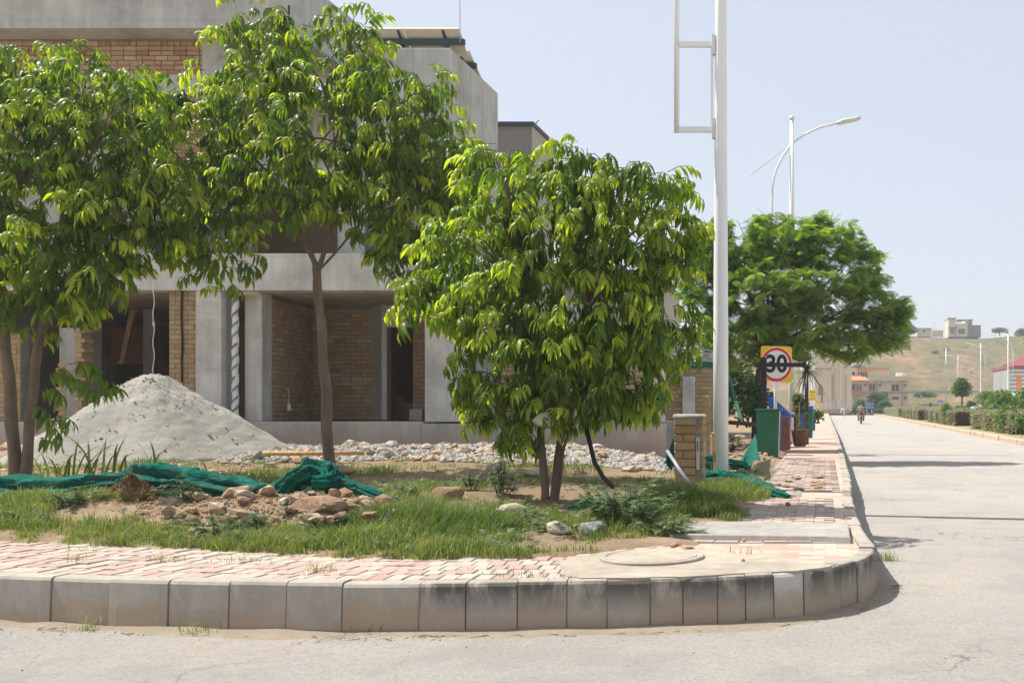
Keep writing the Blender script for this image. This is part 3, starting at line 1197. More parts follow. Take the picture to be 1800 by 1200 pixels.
lay_bricks(w, (xat(726, YB), YB, zp), 0, xat(765, YB) - xat(726, YB), zat(560, YB) - zp, 'brick_brown', quota, brick_rest['brick_brown'])
part('room_wall', (xat(655, YB) - 0.2, xat(655, YB), YB + 0.22, 26, zp, zb), mat='brick_brown')
part('brick_stack', (xat(684, 23), xat(745, 23), 22.6, 23.0, zp, zp + 0.36), (xat(690, 23), xat(722, 23), 22.62, 22.95, zp + 0.361, zp + 0.5), mat='brick_brown')
part('cement_block', (xat(728, YB), xat(750, YB), YB - 0.25, YB - 0.02, zp - 0.01, zp + 0.22), mat='concrete_light')
part('side_wall', (hx_(748), hx_(760), YF + 0.36, YB, zp, zb), mat='mortar')
# rooms behind
part('rear_wall', (LFT, hx_(1150, 26), 26.0, 26.25, 0.2, zb), mat='brick_brown')
part('room_wall', (LFT + 0.1, hx_(-60, 24), 23.6, 23.8, zp, zb), mat='brick_brown')
part('room_wall', (xat(190, 24), xat(262, 24), 24.0, 24.2, zat(640, 24), zat(575, 24)), mat='brick_red')
part('room_wall', (xat(170, 22.8), xat(190, 22.8), 22.6, 22.9, zp, zb), mat='concrete_plain')
part('room_wall', (xat(262, 22.8), xat(280, 22.8), 22.6, 22.9, zp, zb), mat='concrete_plain')
b = MB()
b.prism([(xat(208, 22), 22, zat(640, 22)), (xat(216, 22), 22, zat(640, 22)), (xat(238, 22), 22, zat(545, 22)), (xat(228, 22), 22, zat(545, 22))], (0, 0.08, 0))
obj('wooden_prop', b, M['wood'], house, recalc=True)
part('end_wall', (LFT - 0.2, LFT, YF + 0.0, 27.5, zp, zb), mat='concrete')
part('end_wall', (hx_(760), hx_(775), YF + 0.4, 26, zp, zb), mat='concrete')
part('end_wall', (LFT - 0.2, LFT, YF + 0.0, 27.5, zt, hz_(140)), mat='concrete')
part('rear_wall', (LFT, hx_(780, 27.5), 27.3, 27.5, 0.2, hz_(140)), mat='concrete')
part('upper_ceiling', (LFT, hx_(780, 27.5), YF + 1.36, 27.3, hz_(150), hz_(142)), mat='soffit')
# left piers: short rendered pier with toothed brick edge, brick pier at the frame's edge
w = part('rendered_pier', (hx_(103), hx_(141), YF + 0.02, YF + 0.28, zp, hz_(576)), mat='concrete_plain')
z = zp + 0.02
k = 0
while z < hz_(582):
    ex = 0.02 if k % 2 else 0.065
    for sx, px in ((1, 141), (-1, 103)):
        if sx < 0 and z > hz_(640):
            continue
        x0 = hx_(px) - 0.12 if sx > 0 else hx_(px) - ex
        o = place('brick', BMESH['brick'][k % 8], (x0 + (0.12 + ex) / 2, YF + 0.13, z + 0.045), w, None, (0.12 + ex, 0.24, 0.078))
    z += 0.09
    k += 1
w = part('brick_pier', (hx_(-40), hx_(33), YF + 0.05, YF + 0.3, zp, hz_(585)), mat='mortar')
lay_bricks(w, (hx_(-40), YF + 0.05, zp), 0, hx_(33) - hx_(-40), hz_(585) - zp, 'brick', [0], brick_rest['brick'], header=0.3)
# wrapped drain pipe in the gap
b = MB()
P = [(hx_(407) + 0.012 * math.sin(k * 1.7), YF + 0.12, zp + (hz_(524) - zp) * k / 24) for k in range(25)]
pipe = obj('drain_pipe', MB().tube(P, 0.058, 12), M['white_paint'], house, smooth=True)
for k in range(11):
    z = zp + 0.12 + k * 0.2
    b = MB()
    n = 8
    vs = []
    for j in range(n + 1):
        t = math.pi * (1.05 + 0.9 * j / n)
        for dz in (-0.03, 0.03):
            vs.append((hx_(407) + 0.064 * math.cos(t) + 0.008 * math.sin(z * 9), YF + 0.12 + 0.064 * math.sin(t), z + dz + 0.02 * j))
    b.grid(vs, n + 1, 2)
    obj('wrapping', b, M['grey_panel' if k % 3 else 'mortar'], pipe)
b = MB()
b.tube([(hx_(407), YF + 0.12, hz_(524)), (hx_(409), YF + 0.12, hz_(517)), (hx_(416), YF + 0.12, hz_(513.5)), (hx_(452), YF + 0.12, hz_(513.5))], 0.05, 10)
obj('drain_elbow', b, M['panel_back'], house, smooth=True)
# upper storey
w2 = YF + 1.1
part('upper_wall', (LFT, hx_(300, w2), w2, w2 + 0.25, zt - 0.2, hz_(140)), mat='concrete')
part('upper_wall', (hx_(300, w2), hx_(440, w2), w2, w2 + 0.25, zt - 0.2, hz_(140)), mat='mortar')
part('upper_wall', (hx_(440, w2), hx_(790), w2, w2 + 0.25, hz_(330, w2), hz_(140)), mat='concrete')
part('upper_column', (hx_(595, w2), hx_(642, w2), w2 - 0.03, w2 + 0.25, zt - 0.2, hz_(330, w2)), mat='concrete_light')
part('upper_column', (hx_(730, w2), hx_(788, w2), w2 - 0.03, w2 + 0.25, zt - 0.2, hz_(330, w2)), mat='concrete_light')
part('upper_rear_wall', (LFT, hx_(780, 25.2), 25, 25.2, zt - 0.2, hz_(140)), mat='brick_brown')
part('terrace_floor', (LFT, hx_(832), YF + 0.30, 27.5, zb + 0.163, zt - 0.12), mat='concrete_plain')
b = MB()
b.box(xat(642, w2), xat(700, w2), w2 + 0.02, w2 + 0.2, zt - 0.12, zat(395, w2))
w = obj('upper_wall', b, M['mortar'], house)
lay_bricks(w, (hx_(300, w2), w2, hz_(355)), 0, hx_(440, w2) - hx_(300, w2), hz_(145) - hz_(355), 'brick_red', [0], brick_rest['brick_red'])
# overhanging parapet slab, brick band beneath it
YS = 18.5
part('parapet', (LFT, hx_(506, YS), YS, 21.7, zat(50, YS), zat(-59, YS)), mat='concrete', bevel=0.012)
part('window_band_wall', (LFT, hx_(402), YF + 0.06, YF + 0.28, hz_(152), zat(50, YS)), mat='mortar')
lay_bricks(house, (hx_(-30), YF + 0.05, hz_(131)), 0, hx_(355) - hx_(-30), zat(50, YS) - hz_(131), 'brick_red', quota, brick_rest['brick_red'], header=0.2, proud=0.02)
part('column', (hx_(355), hx_(400), YF + 0.0, YF + 0.27, hz_(180), zat(50, YS) - 0.002), mat='concrete')
part('lintel', (LFT, hx_(354), YF + 0.01, YF + 0.28, hz_(165), hz_(131)), mat='concrete')
part('upper_wall', (LFT, hx_(640), YF + 0.30, w2 - 0.003, hz_(170), hz_(150)), mat='concrete')
b = MB()
b.tube([at(508, 68, YS - 0.03), at(508, 10, YS - 0.03)], 0.018, 6)
obj('rebar', b, M['dark_rubber'], house)
# stair tower with plain side wall
XT = hx_(792)
part('tower', (hx_(600), XT, YF - 0.02, 21.75, zt + 1.9, hz_(85)), mat='concrete', bevel=0.012)
part('tower_wall', (XT - 0.24, XT, YF + 0.4, 21.75, zp, zt + 1.898), mat='concrete')
# lower brick wing behind the third tree
part('wing_wall', (hx_(821), hx_(1147), 20.6, 20.8, zp, hz_(560)), mat='mortar')
lay_bricks(house, (hx_(821), 20.6, zp), 0, hx_(1147) - hx_(821), hz_(560) - zp, 'brick_brown', [0], brick_rest['brick_brown'])
part('wing_beam', (hx_(821), hx_(1147), 20.5, 20.8, hz_(560), hz_(520)), mat='concrete')
for k, v in brick_rest.items():
    if v.v:
        obj('brickwork', v, M[k], house, kind='stuff')
# hanging wire and dangling bulb holder
b = MB()
b.tube([at(270 + 1.5 * math.sin(k * 1.3), 470 + 198 * k / 20, YF - 0.12) for k in range(21)], 0.008, 5)
b.tube([at(269.5, 566, YF - 0.12), at(270.5, 573, YF - 0.12)], 0.02, 6)
obj('hanging_wire', b, M['white_wire'], house)
c = A + Vector((dvec.x, dvec.y, 0)) * 0.34 - Vector((nrm.x, nrm.y, 0)) * 0.05
b = MB()
b.tube([c + Vector((0, 0, 0.62)), c + Vector((0.01, 0, 0.45)), c + Vector((0, 0, 0.36))], 0.008, 5)
b.lathe([(0.004, 0.36), (0.03, 0.33), (0.045, 0.22), (0.03, 0.19), (0.001, 0.19)], c, 10)
obj('bulb_holder', b, M['white_paint'], house)
b = MB()
b.tube([(c.x - 0.25, c.y - 0.2, zp), (c.x - 0.27, c.y - 0.2, zp + 0.4), (c.x - 0.30, c.y - 0.22, zp + 0.6), (c.x - 0.1, c.y - 0.1, zp + 0.63), (c.x, c.y, zp + 0.62)], 0.008, 5)
obj('loose_wire', b, M['white_wire'], house)
b = MB()
b.box(Bx - 0.10, Bx + 0.1, YB - 0.09, YB - 0.005, zp + 0.42, zp + 0.56)
obj('switch_box', b, M['pvc'], house)

# solar panels on the tower roof
for (lab, xa, xb, ya, za, run, drop) in (
        ('pale backed solar panel row propped over the tower front', hx_(610, 19.2), hx_(807, 19.2), 19.2, zat(51, 19.2), 0.5, 0.35),
        ('second solar panel row set behind the first along the tower side', xat(700, 20.2), xat(823, 20.2), 20.25, zat(88, 20.2), 0.9, 0.38)):
    t = thing('solar_panel_row', lab, 'solar panel', ((xa + xb) / 2, ya + 0.6, hz_(85)))
    np_ = 2
    for k in range(np_):
        x0, x1 = xa + (xb - xa) * k / np_ + 0.01, xa + (xb - xa) * (k + 1) / np_ - 0.01
        b = MB()
        b.prism([(x0, ya, za), (x1, ya, za), (x1, ya + run, za - drop), (x0, ya + run, za - drop)], (0, 0.02, 0.035))
        p = obj('panel', b, M['panel_back'], t, recalc=True)
        b = MB()
        b.prism([(x0 + .02, ya + .02, za + 0.024), (x1 - .02, ya + .02, za + 0.024), (x1 - .02, ya + run, za - drop + 0.036), (x0 + .02, ya + run, za - drop + 0.036)], (0, 0.006, 0.012))
        obj('cells', b, M['glass_dark'], p, recalc=True)
    f = 0.32
    yr, zr = ya + run * f, za - drop * f
    obj('rail', MB().box(xa + 0.15, xb + 0.05, yr - 0.04, yr + 0.04, zr - 0.13, zr - 0.03), M['dark_steel'], t)
    for px in (0.45, 0.85):
        x = xa + (xb - xa) * px
        obj('support_post', MB().box(x - .035, x + .035, yr - .035, yr + .035, hz_(85) - 0.01, zr - 0.132), M['dark_steel'], t)
        b = MB()
        b.prism([(x - .02, ya + .02, za - 0.045), (x + .02, ya + .02, za - 0.045), (x + .02, ya + run * .6, za - drop * .6 - 0.045), (x - .02, ya + run * .6, za - drop * .6 - 0.045)], (0, 0, 0.035))
        obj('rafter', b, M['dark_steel'], t, recalc=True)
b = MB()
b.tube([at(809, 75, 19.3), at(808.5, 30, 19.3), at(808, -60, 19.3)], 0.008, 5)
obj('antenna_rod', b, M['steel'], label='thin vertical aerial rod beside the roof solar panels', cat='antenna')

# neighbouring house beyond
nb = thing('neighbour_house', 'finished taupe house with dark flat roof edge behind the unfinished house', 'house', (xat(905, 30), 30, 0.4))
xr = xat(935, 30)
zn = zat(222, 30)
obj('wall', MB().box(xr - 5.5, xr - 0.003, 30, 32.4, 0.3, zn), M['taupe'], nb)
obj('wall', MB().box(xr - 0.003, xr + 0.02, 29.995, 32.4, 0.3, zn), M['taupe_light'], nb)
obj('roof_edge', MB().box(xr - 5.6, xr + 0.08, 29.9, 32.5, zn, zn + 0.11), M['dark_steel'], nb)
obj('pipe', MB().tube([(xr - 0.1, 30.4, zn + 0.1), (xr + 0.12, 30.3, zn + 0.28)], 0.03, 6), M['lamp_grey'], nb)
obj('wall', MB().box(xr - 8, xr + 2.9, 32.6, 40, 0.3, 5.6), M['taupe_light'], nb)
obj('roof_edge', MB().box(xr - 8.1, xr + 3.0, 32.5, 40.1, 5.6, 5.75), M['dark_steel'], nb)

# ------------------------------------------------------------------ street lamps
def make_lamp(label, loc, side, frame=True):
    """Tall pole with ball finial, curved arm, lamp head and banner frame. side = +1: arm reaches to +x."""
    x, y, z = loc
    t = thing('street_lamp', label, 'street lamp', loc, 'street lamps along the road')
    n = 20
    b = MB().tube([(x, y, z - 0.15), (x, y, z + 2), (x, y, z + 6), (x, y, z + 9.4)], [0.102, 0.098, 0.075, 0.055], n)
    obj('pole', b, M['white_paint'], t, smooth=True)
    b = MB().lathe([(0.001, 0), (0.05, .02), (0.085, 0.085), (0.05, 0.15), (0.001, 0.17)], (x, y, z + 9.38), 12)
    obj('finial', b, M['lamp_grey'], t, smooth=True)
    A = [(-0.58, 4.62), (-0.58, 6.9), (-0.575, 7.3), (-0.54, 7.65), (-0.44, 8.0), (-0.25, 8.38), (0, 8.72), (0.35, 8.98), (0.8, 9.2), (1.35, 9.33)]
    b = MB().tube([(x + side * a, y, z + c) for a, c in A], 0.035, 10)
    arm = obj('arm', b, M['white_paint'], t, smooth=True)
    b = MB()
    P = []
    for k in range(9):
        u = k / 8
        cx, cz = x + side * (1.3 + 0.72 * u), z + 9.32 + 0.16 * u
        w = 0.14 * (math.sin(math.pi * min(1, u * 1.1 + 0.12)) ** 0.5 if 0 < u < 1 else 0.35)
        h = 0.07 if 0 < u < 1 else 0.03
        for j in range(10):
            a = 2 * math.pi * j / 10
            P.append((cx, y + w * math.cos(a), cz + h * math.sin(a)))
    m = 10
    fs_ = [(i * m + j, i * m + (j + 1) % m, (i + 1) * m + (j + 1) % m, (i + 1) * m + j) for i in range(8) for j in range(m)]
    b.add(P, fs_ + [tuple(range(m)), tuple(range(8 * m, 9 * m))])
    obj('lamp_head', b, M['lamp_grey'], t, smooth=True, recalc=True)
    if frame:
        x0, x1 = x - side * 0.55, x - side * 0.07
        for zz in (z + 4.66, z + 5.78):
            obj('frame_rung', MB().box(min(x0, x1), max(x0, x1), y - .025, y + .025, zz - .035, zz + .035), M['white_paint'], t)
        xi = x - side * 0.115
        obj('frame_side', MB().box(xi - .016, xi + .016, y - .02, y + .02, z + 4.696, z + 5.744), M['white_paint'], t)
        for zz in (4.66, 5.76):
            obj('bracket', MB().box(x - side * .09 - .02, x - side * .09 + .02, y - .05, y + .05, z + zz - .12, z + zz + .14), M['lamp_grey'], t)
        b = MB().tube([(x - side * 1.22, y + .05, z + 7.8), (x + side * 0.25, y + .05, z + 8.95)], 0.012, 5)
        obj('stay_rod', b, M['lamp_grey'], t)
    return t


xl = xat(1267, 13.5)
make_lamp('tall white street lamp with empty banner frame beside the brick pillar', (xl, 13.5, 0.42), 1)
make_lamp('white street lamp rising behind the feathery tree, ball finial against the sky', (xat(1392, 30), 30, 0.38), 1)
make_lamp('white street lamp mostly hidden, only its lamp head above the feathery tree', (-1.05, 48.5, 0.38), 1)
make_lamp('white street lamp beside the small yellow sign', (-1.05, 66, 0.38), 1)
make_lamp('white street lamp, second beyond the small yellow sign', (-1.05, 84, 0.38), 1)
make_lamp('white street lamp, farthest on the near pavement', (-1.05, 102, 0.38), 1)
make_lamp('white street lamp over the hedges, in front of the striped building', (xat(1772, 119), 119, 0.2), -1)
make_lamp('white street lamp between the small round tree and the shrubs', (xat(1724, 135), 135, 0.2), -1)
make_lamp('distant white street lamp standing behind the small round tree', (xat(1684, 178), 178, 0.7), -1)
make_lamp('white street lamp at the frame edge with only its head in view', (xat(1832, 105), 105, 0.2), -1)
b = MB().tube([(xat(1663, 150), 150, 0), (xat(1663, 150), 150, zat(612, 150))], [0.09, 0.05], 8)
t = thing('mast', 'thin grey mast standing on the grass before the hill', 'mast', (xat(1663, 150), 150, 0))
obj('pole', b, M['steel'], t, smooth=True)
obj('camera_box', MB().box(xat(1661, 150), xat(1665, 150), 149.8, 150.2, zat(641, 150), zat(637, 150)), M['lamp_grey'], t)

# ------------------------------------------------------------------ speed sign and its neighbours
YG = 22.6
gz = 0.42
sg = thing('speed_limit_sign', 'yellow square speed limit sign reading 30 in a red ring', 'road sign', (xat(1363, YG), YG, gz))
obj('post', MB().tube([(xat(1363, YG), YG + .03, gz - .1), (xat(1363, YG), YG + .03, zat(615, YG))], 0.036, 10), M['lamp_grey'], sg, smooth=True)
b = MB()
q = [(1337.5, 607.5), (1392, 609), (1392.5, 673), (1336.5, 669)]
pts = []
for i, (a, c) in enumerate(q):
    a0, c0 = q[i - 1]
    a2, c2 = q[(i + 1) % 4]
    for (ax, cy) in ((a0, c0), (a2, c2)):
        L = math.hypot(ax - a, cy - c)
        pts.append(at(a + (ax - a) * 3 / L, c + (cy - c) * 3 / L, YG))
b.prism(pts, (0, 0.02, 0))
pl = obj('plate', b, M['yellow'], sg, recalc=True)
cx, cz = xat(1365, YG), zat(640.5, YG)
rx, rz = 28 / 1800 * YG, 31 / 1800 * YG


def disc(k, y, n=48):
    return [(cx + k * rx * math.cos(2 * math.pi * j / n), y, cz + k * rz * math.sin(2 * math.pi * j / n)) for j in range(n)]


obj('white_border', MB().prism(disc(1.0, YG - 0.004), (0, 0.003, 0)), M['white_sheet'], pl, recalc=True)
obj('red_ring', MB().prism(disc(0.965, YG - 0.008), (0, 0.003, 0)), M['red'], pl, recalc=True)
obj('white_disc', MB().prism(disc(0.80, YG - 0.012), (0, 0.003, 0)), M['white_sheet'], pl, recalc=True)


def numeral(txt, x, y, z, h, wscale, mat, parent, weight=0.0, rot=(math.pi / 2, 0, 0), name='numeral'):
    cu = bpy.data.curves.new('numeral', 'FONT')
    cu.body = txt
    cu.align_x = 'CENTER'
    cu.align_y = 'CENTER'
    cu.size = h
    cu.offset = weight
    cu.extrude = 0.001
    tmp = bpy.data.objects.new('numeral_curve', cu)
    COL.objects.link(tmp)
    bpy.context.view_layer.update()
    me = bpy.data.meshes.new_from_object(tmp.evaluated_get(bpy.context.evaluated_depsgraph_get()))
    bpy.data.objects.remove(tmp)
    bpy.data.curves.remove(cu)
    me.materials.clear()
    me.materials.append(M[mat])
    return place(name, me, (x, y, z), parent, rot, (wscale, 1, 1))


numeral('30', cx, YG - 0.015, cz, 0.53, 0.9, 'black', pl, 0.016)

bk = thing('black_post', 'black cross shaped metal post standing in front of the speed sign', 'post', (xat(1342, 21.9), 21.9, gz))
obj('upright', MB().box(xat(1337, 21.9), xat(1347.5, 21.9), 21.87, 21.97, gz - 0.1, zat(628, 21.9)), M['black'], bk)
obj('crossbar', MB().box(xat(1328, 21.9), xat(1417, 21.9), 21.80, 21.868, zat(645, 21.9), zat(637.5, 21.9)), M['black'], bk)

YC = 21.2
cb = thing('utility_cabinet', 'dark green metal utility cabinet leaning slightly on the grass verge', 'cabinet', (xat(1351, YC), YC, gz))
x0, x1, z0, z1 = xat(1329, YC), xat(1371, YC), gz - 0.05, zat(722, YC)
b = MB()
b.prism([(x0 + .03, YC, z0), (x1 - .03, YC, z0), (x1, YC, z1), (x0, YC, z1)], (0, 0.42, 0))
bd = obj('body', b, M['green_box'], cb, recalc=True, bevel=0.008)
obj('lid', MB().box(x0 - .03, x1 + .035, YC - .03, YC + .46, z1, z1 + 0.045), M['green_box'], cb, bevel=0.008)
obj('edge_trim', MB().prism([(x1 - .04, YC - .012, z0), (x1 - .025, YC - .012, z0), (x1 + .005, YC - .012, z1), (x1 - .010, YC - .012, z1)], (0, 0.01, 0)), M['lamp_grey'], cb, recalc=True)
for k in range(6):
    z = z0 + 0.25 + k * 0.022
    obj('louvre', MB().box(x0 + .09, x0 + .17, YC - .008, YC - .001, z, z + 0.01), M['green_box'], bd)
    obj('louvre', MB().box(x0 + .24, x0 + .36, YC - .008, YC - .001, z + 0.38, z + 0.39), M['green_box'], bd)

# tipped blue container and brown tub behind the cabinet
YT = 24.0
b = MB()
tilt = [(1349, 697), (1356, 700), (1390, 731), (1387, 790), (1362, 792), (1352, 720)]
b.prism([at(a, c, YT) for a, c in tilt], (0, 0.45, 0))
t = thing('tipped_blue_bin', 'blue plastic bin tipped over behind the green cabinet', 'bin', (xat(1368, YT), YT, gz))
obj('body', b, M['blue'], t, recalc=True, bevel=0.02)
b = MB()
b.prism([at(a, c, YT - 0.05) for a, c in [(1347, 697), (1357, 697), (1392, 730), (1388, 734)]], (0, 0.55, 0))
obj('rim', b, M['blue'], t, recalc=True)
b = MB()
b.prism([at(a, c, 23.0) for a, c in [(1374, 735), (1386, 731), (1389, 790), (1373, 792)]], (0, 0.35, 0))
obj('brown_board', b, M['terracotta'], label='dull brown board leaning between cabinet and flower pot', cat='board', recalc=True, bevel=0.01)
b = MB()
P = [at(a, c, 25.5) for a, c in [(1386, 784), (1388, 733), (1393, 730), (1398, 733), (1399, 784)]]
obj('brown_pipe_bend', MB().tube(P, 0.04, 8), M['terracotta'], label='bent brown pipe beside the flower pot', cat='pipe', smooth=True)

YP = 27.6
pt = thing('flower_pot', 'large brown clay flower pot with a straggly plant on the pavement edge', 'flower pot', (xat(1405, YP), YP, WALK))
pz = WALK
obj('pot', MB().lathe([(0.15, 0), (0.165, 0.02), (0.225, 0.38), (0.24, 0.40), (0.24, 0.46), (0.205, 0.46), (0.195, 0.40), (0.001, 0.39)], (xat(1406, YP), YP, pz), 20), M['terracotta'], pt, smooth=True)
obj('stake', MB().box(xat(1403.5, YP), xat(1406, YP), YP - .02, YP + .01, pz + 0.38, zat(706, YP)), M['wood_pale'], pt)


def leaf_cards(b, pts, size, r, age=(0.2, 0.9), up=0.3, elong=1.6):
    for p in pts:
        a = r.uniform(0, 2 * math.pi)
        d = Vector((math.cos(a), math.sin(a), r.uniform(-0.6, 0.9) * 1.0))
        d.normalize()
        n = d.cross(Vector((r.uniform(-1, 1), r.uniform(-1, 1), r.uniform(-.3, 1) + up)))
        if n.length < 1e-3:
            continue
        n.normalize()
        s = size * r.uniform(0.6, 1.3)
        q = Vector(p)
        l, w = d * s * elong, n * s * 0.42
        sag = Vector((0, 0, -0.25 * s))
        b.add([q, q + l * .5 + w, q + l + sag, q + l * .5 - w], [(0, 1, 2, 3)], (r.uniform(*age), r.random(), 0, 1))


r = random.Random(3)
b = MB()
leaf_cards(b, [(xat(1404, YP) + r.gauss(0, .08), YP + r.gauss(0, .08), pz + 0.43 + abs(r.gauss(0, .2))) for _ in range(70)], 0.06, r)
obj('leaves', b, M['shrub_leaf'], pt)
for lab, px, py0, py1, Y, mt, w in (
        ('blue wheeled bin behind the flower pot', 1408, 701, 752, 30.5, 'blue', 0.44),
        ('second blue bin with a green front farther along the pavement', 1422, 713, 752, 34, 'blue', 0.28),
        ('small green bin standing at the pavement edge beyond the blue bins', 1427, 719, 740, 44, 'green_box', 0.34)):
    x, z0, z1 = xat(px, Y), 0.36, zat(py0, Y)
    t = thing('wheeled_bin', lab, 'bin', (x, Y, z0))
    b = MB()
    b.add([(x - w * .42, Y, z0), (x + w * .42, Y, z0), (x + w * .42, Y + w * .8, z0), (x - w * .42, Y + w * .8, z0),
           (x - w * .5, Y - .03, z1 - .06), (x + w * .5, Y - .03, z1 - .06), (x + w * .5, Y + w, z1 - .06), (x - w * .5, Y + w, z1 - .06)],
          [(3, 2, 1, 0), (0, 1, 5, 4), (1, 2, 6, 5), (2, 3, 7, 6), (3, 0, 4, 7), (4, 5, 6, 7)])
    obj('body', b, M[mt], t, bevel=0.015)
    obj('lid', MB().box(x - w * .54, x + w * .54, Y - .06, Y + w * 1.05, z1 - .058, z1), M[mt], t, bevel=0.01)
    if 'green front' in lab:
        obj('front_panel', MB().box(x - w * .4, x + w * .36, Y - .045, Y - .035, z0 + .08, z1 - .14), M['green_box'], t)
YY = 58
t = thing('yellow_notice', 'small yellow notice sign on two thin white legs', 'sign', (xat(1428, YY), YY, 0.36))
obj('board', MB().box(xat(1422.5, YY), xat(1433, YY), YY, YY + .03, zat(703.5, YY), zat(685, YY)), M['yellow'], t)
for px in (1424.5, 1431.5):
    obj('leg', MB().box(xat(px, YY) - .04, xat(px, YY) + .04, YY + .032, YY + .08, 0.3, zat(690, YY)), M['white_paint'], t)
for k, (w, zz) in enumerate(((7, 688.5), (3, 694), (6, 700))):
    obj('lettering', MB().box(xat(1424.5, YY), xat(1424.5 + w, YY), YY - .006, YY - .002, zat(zz + 1.2, YY), zat(zz, YY)), M['rock_brown'], t)
YY = 75
t = thing('double_disc_sign', 'yellow board with two white discs ringed in red on a white post', 'road sign', (xat(1438, YY), YY, 0.36))
obj('board', MB().box(xat(1434, YY), xat(1443, YY), YY, YY + .03, zat(719, YY), zat(694, YY)), M['yellow'], t)
obj('post', MB().box(xat(1437, YY), xat(1440, YY), YY + .032, YY + .12, 0.2, zat(698, YY)), M['white_paint'], t)
for zc in (700, 713):
    for rad, mt, dy in ((5.2, 'red', .004), (4.2, 'white_sheet', .008)):
        obj('disc', MB().prism([at(1438 + rad * .9 * math.cos(j * math.pi / 12), zc + rad * math.sin(j * math.pi / 12), YY) - Vector((0, dy, 0)) for j in range(24)], (0, .003, 0)), M[mt], t, recalc=True)
    obj('lettering', MB().box(xat(1435.8, YY), xat(1440.2, YY), YY - .014, YY - .012, zat(zc + 1.3, YY), zat(zc - 1.3, YY)), M['grey_panel'], t)

# ------------------------------------------------------------------ brick pillar beside the lamp
YPL = 12.6
pil = thing('brick_pillar', 'short tan brick pillar with a mortar cap beside the street lamp', 'pillar', (xat(1209, YPL), YPL, 0.4))
x0, x1 = xat(1184, YPL), xat(1236, YPL)
xm = xat(1223, YPL)           # corner between the wide face and the narrow offset face
zb0, zb1 = 0.38, zat(733, YPL)
core = obj('mortar_core', MB().box(x0 + .018, x1 - .018, YPL + .018, YPL + .30, zb0, zb1), M['mortar'], pil)
n = 9
ch = (zb1 - zb0) / n
units = [mesh_from('brick', brick_unit(k + 20), M['brick']) for k in range(5)]
for k in range(n):
    z = zb0 + ch * (k + .5)
    segs = [(x0, xm)] if k % 2 else [(x0, x0 + (xm - x0) * .42), (x0 + (xm - x0) * .42, xm)]
    if k == n - 1:
        segs = [(x0, xm)]
    for a, c in segs + [(xm, x1)]:
        dy = 0.02 if a >= xm - .001 else 0.0
        place('brick', units[rnd.randrange(5)], ((a + c) / 2, YPL + .06 + dy + rnd.uniform(-.004, .004), z), pil, (0, rnd.gauss(0, .008), rnd.gauss(0, .01)), (c - a - .012, 0.12, ch - .014))
    place('brick', units[rnd.randrange(5)], (x1 - .055, YPL + .20, z), pil, (0, 0, math.pi / 2), (0.18, 0.11, ch - .014))
    place('brick', units[rnd.randrange(5)], (x0 + .055, YPL + .21, z), pil, (0, 0, -math.pi / 2), (0.16, 0.11, ch - .014))
b = MB()
b.box(x0 - .004, x1 + .004, YPL - .006, YPL + .315, zb1, zat(729, YPL), 0.008)
obj('mortar_cap', b, M['concrete_light'], pil)
obj('conduit_box', MB().box(xat(1224, YPL), xat(1229.5, YPL), YPL - .012, YPL + .01, zat(825, YPL), zat(768, YPL)), M['concrete_light'], pil)
obj('slot', MB().box(xat(1226, YPL), xat(1227.6, YPL), YPL - .016, YPL - .0125, zat(793, YPL), zat(775, YPL)), M['black'], pil)

b = MB().tube([at(1173, 792, 12.2), at(1195, 826, 12.0), at(1219, 858, 11.8)], 0.021, 10)
obj('grey_pipe', b, M['pvc'], label='grey plastic pipe leaning against the brick pillar', cat='pipe', smooth=True)
b = MB().tube([at(1253, 760, 13.1), at(1255, 790, 13.15), at(1257, 812, 13.2)], [0.02, 0.026, 0.018], 7)
obj('split_stick', b, M['wood_pale'], label='short split wooden stick tied to the street lamp base', cat='stick')

# brick boundary wall behind
YW = 21.5
bw = thing('boundary_wall', 'tan brick boundary wall with a grey concrete post beyond the pillar', 'wall', (xat(1175, YW), YW, 0.4))
x0, x1, z1 = xat(1085, YW), xat(1253, YW), zat(645, YW)
w = obj('wall_core', MB().box(x0, x1, YW, YW + .22, 0.3, z1), M['mortar'], bw)
lay_bricks(w, (x0, YW, 0.45), 0, x1 - x0, z1 - 0.45, 'brick', [300], MB(), course=0.088, holes=[((xat(1200, YW) - x0), (xat(1222, YW) - x0), 0, 1.75)])
obj('concrete_post', MB().box(xat(1200, YW), xat(1222, YW), YW - .05, YW + .1, 0.3, zat(662, YW)), M['concrete_light'], bw, bevel=0.01)
obj('footing', MB().box(x0, x1, YW - .12, YW - .052, 0.2, zat(764, YW)), M['concrete'], bw)
b = MB()
P = []
for i in range(40):
    u = i / 39
    px = 1082 + 171 * u
    for k in range(5):
        P.append(at(px, 646 - (9 + 5 * fbm(u * 6, 1, 4)) * k / 4 + 2 * fbm(u * 9, k, 9), YW - .06 + 0.12 * fbm(u * 14, k * .7, 3)))
b.grid(P, 40, 5)
obj('net_strip', b, M['net'], label='bright green net strip along the top of the brick wall', cat='netting', smooth=True)
cp = thing('sheet_metal_canopy', 'rusting corrugated metal canopy over the brick wall', 'canopy', (xat(1215, 23), 23, 0.4))
for k in range(9):
    py = 585 + k * 6
    b = MB()
    Yc = 27 - k * 0.55
    b.prism([at(1130, 560 + k * 8, Yc), at(1256, 592 + k * 6, Yc - .5), at(1256, 595 + k * 6, Yc - .5), at(1130, 563 + k * 8, Yc)], (0, 0.3, 0))
    obj('sheet', b, M['steel' if k % 2 else 'grey_panel'], cp, recalc=True)
for px in (1214, 1140):
    obj('upright', MB().box(xat(px, 23) - .03, xat(px, 23) + .03, 22.9, 23.0, 0.3, zat(560, 23)), M['lamp_grey'], cp)
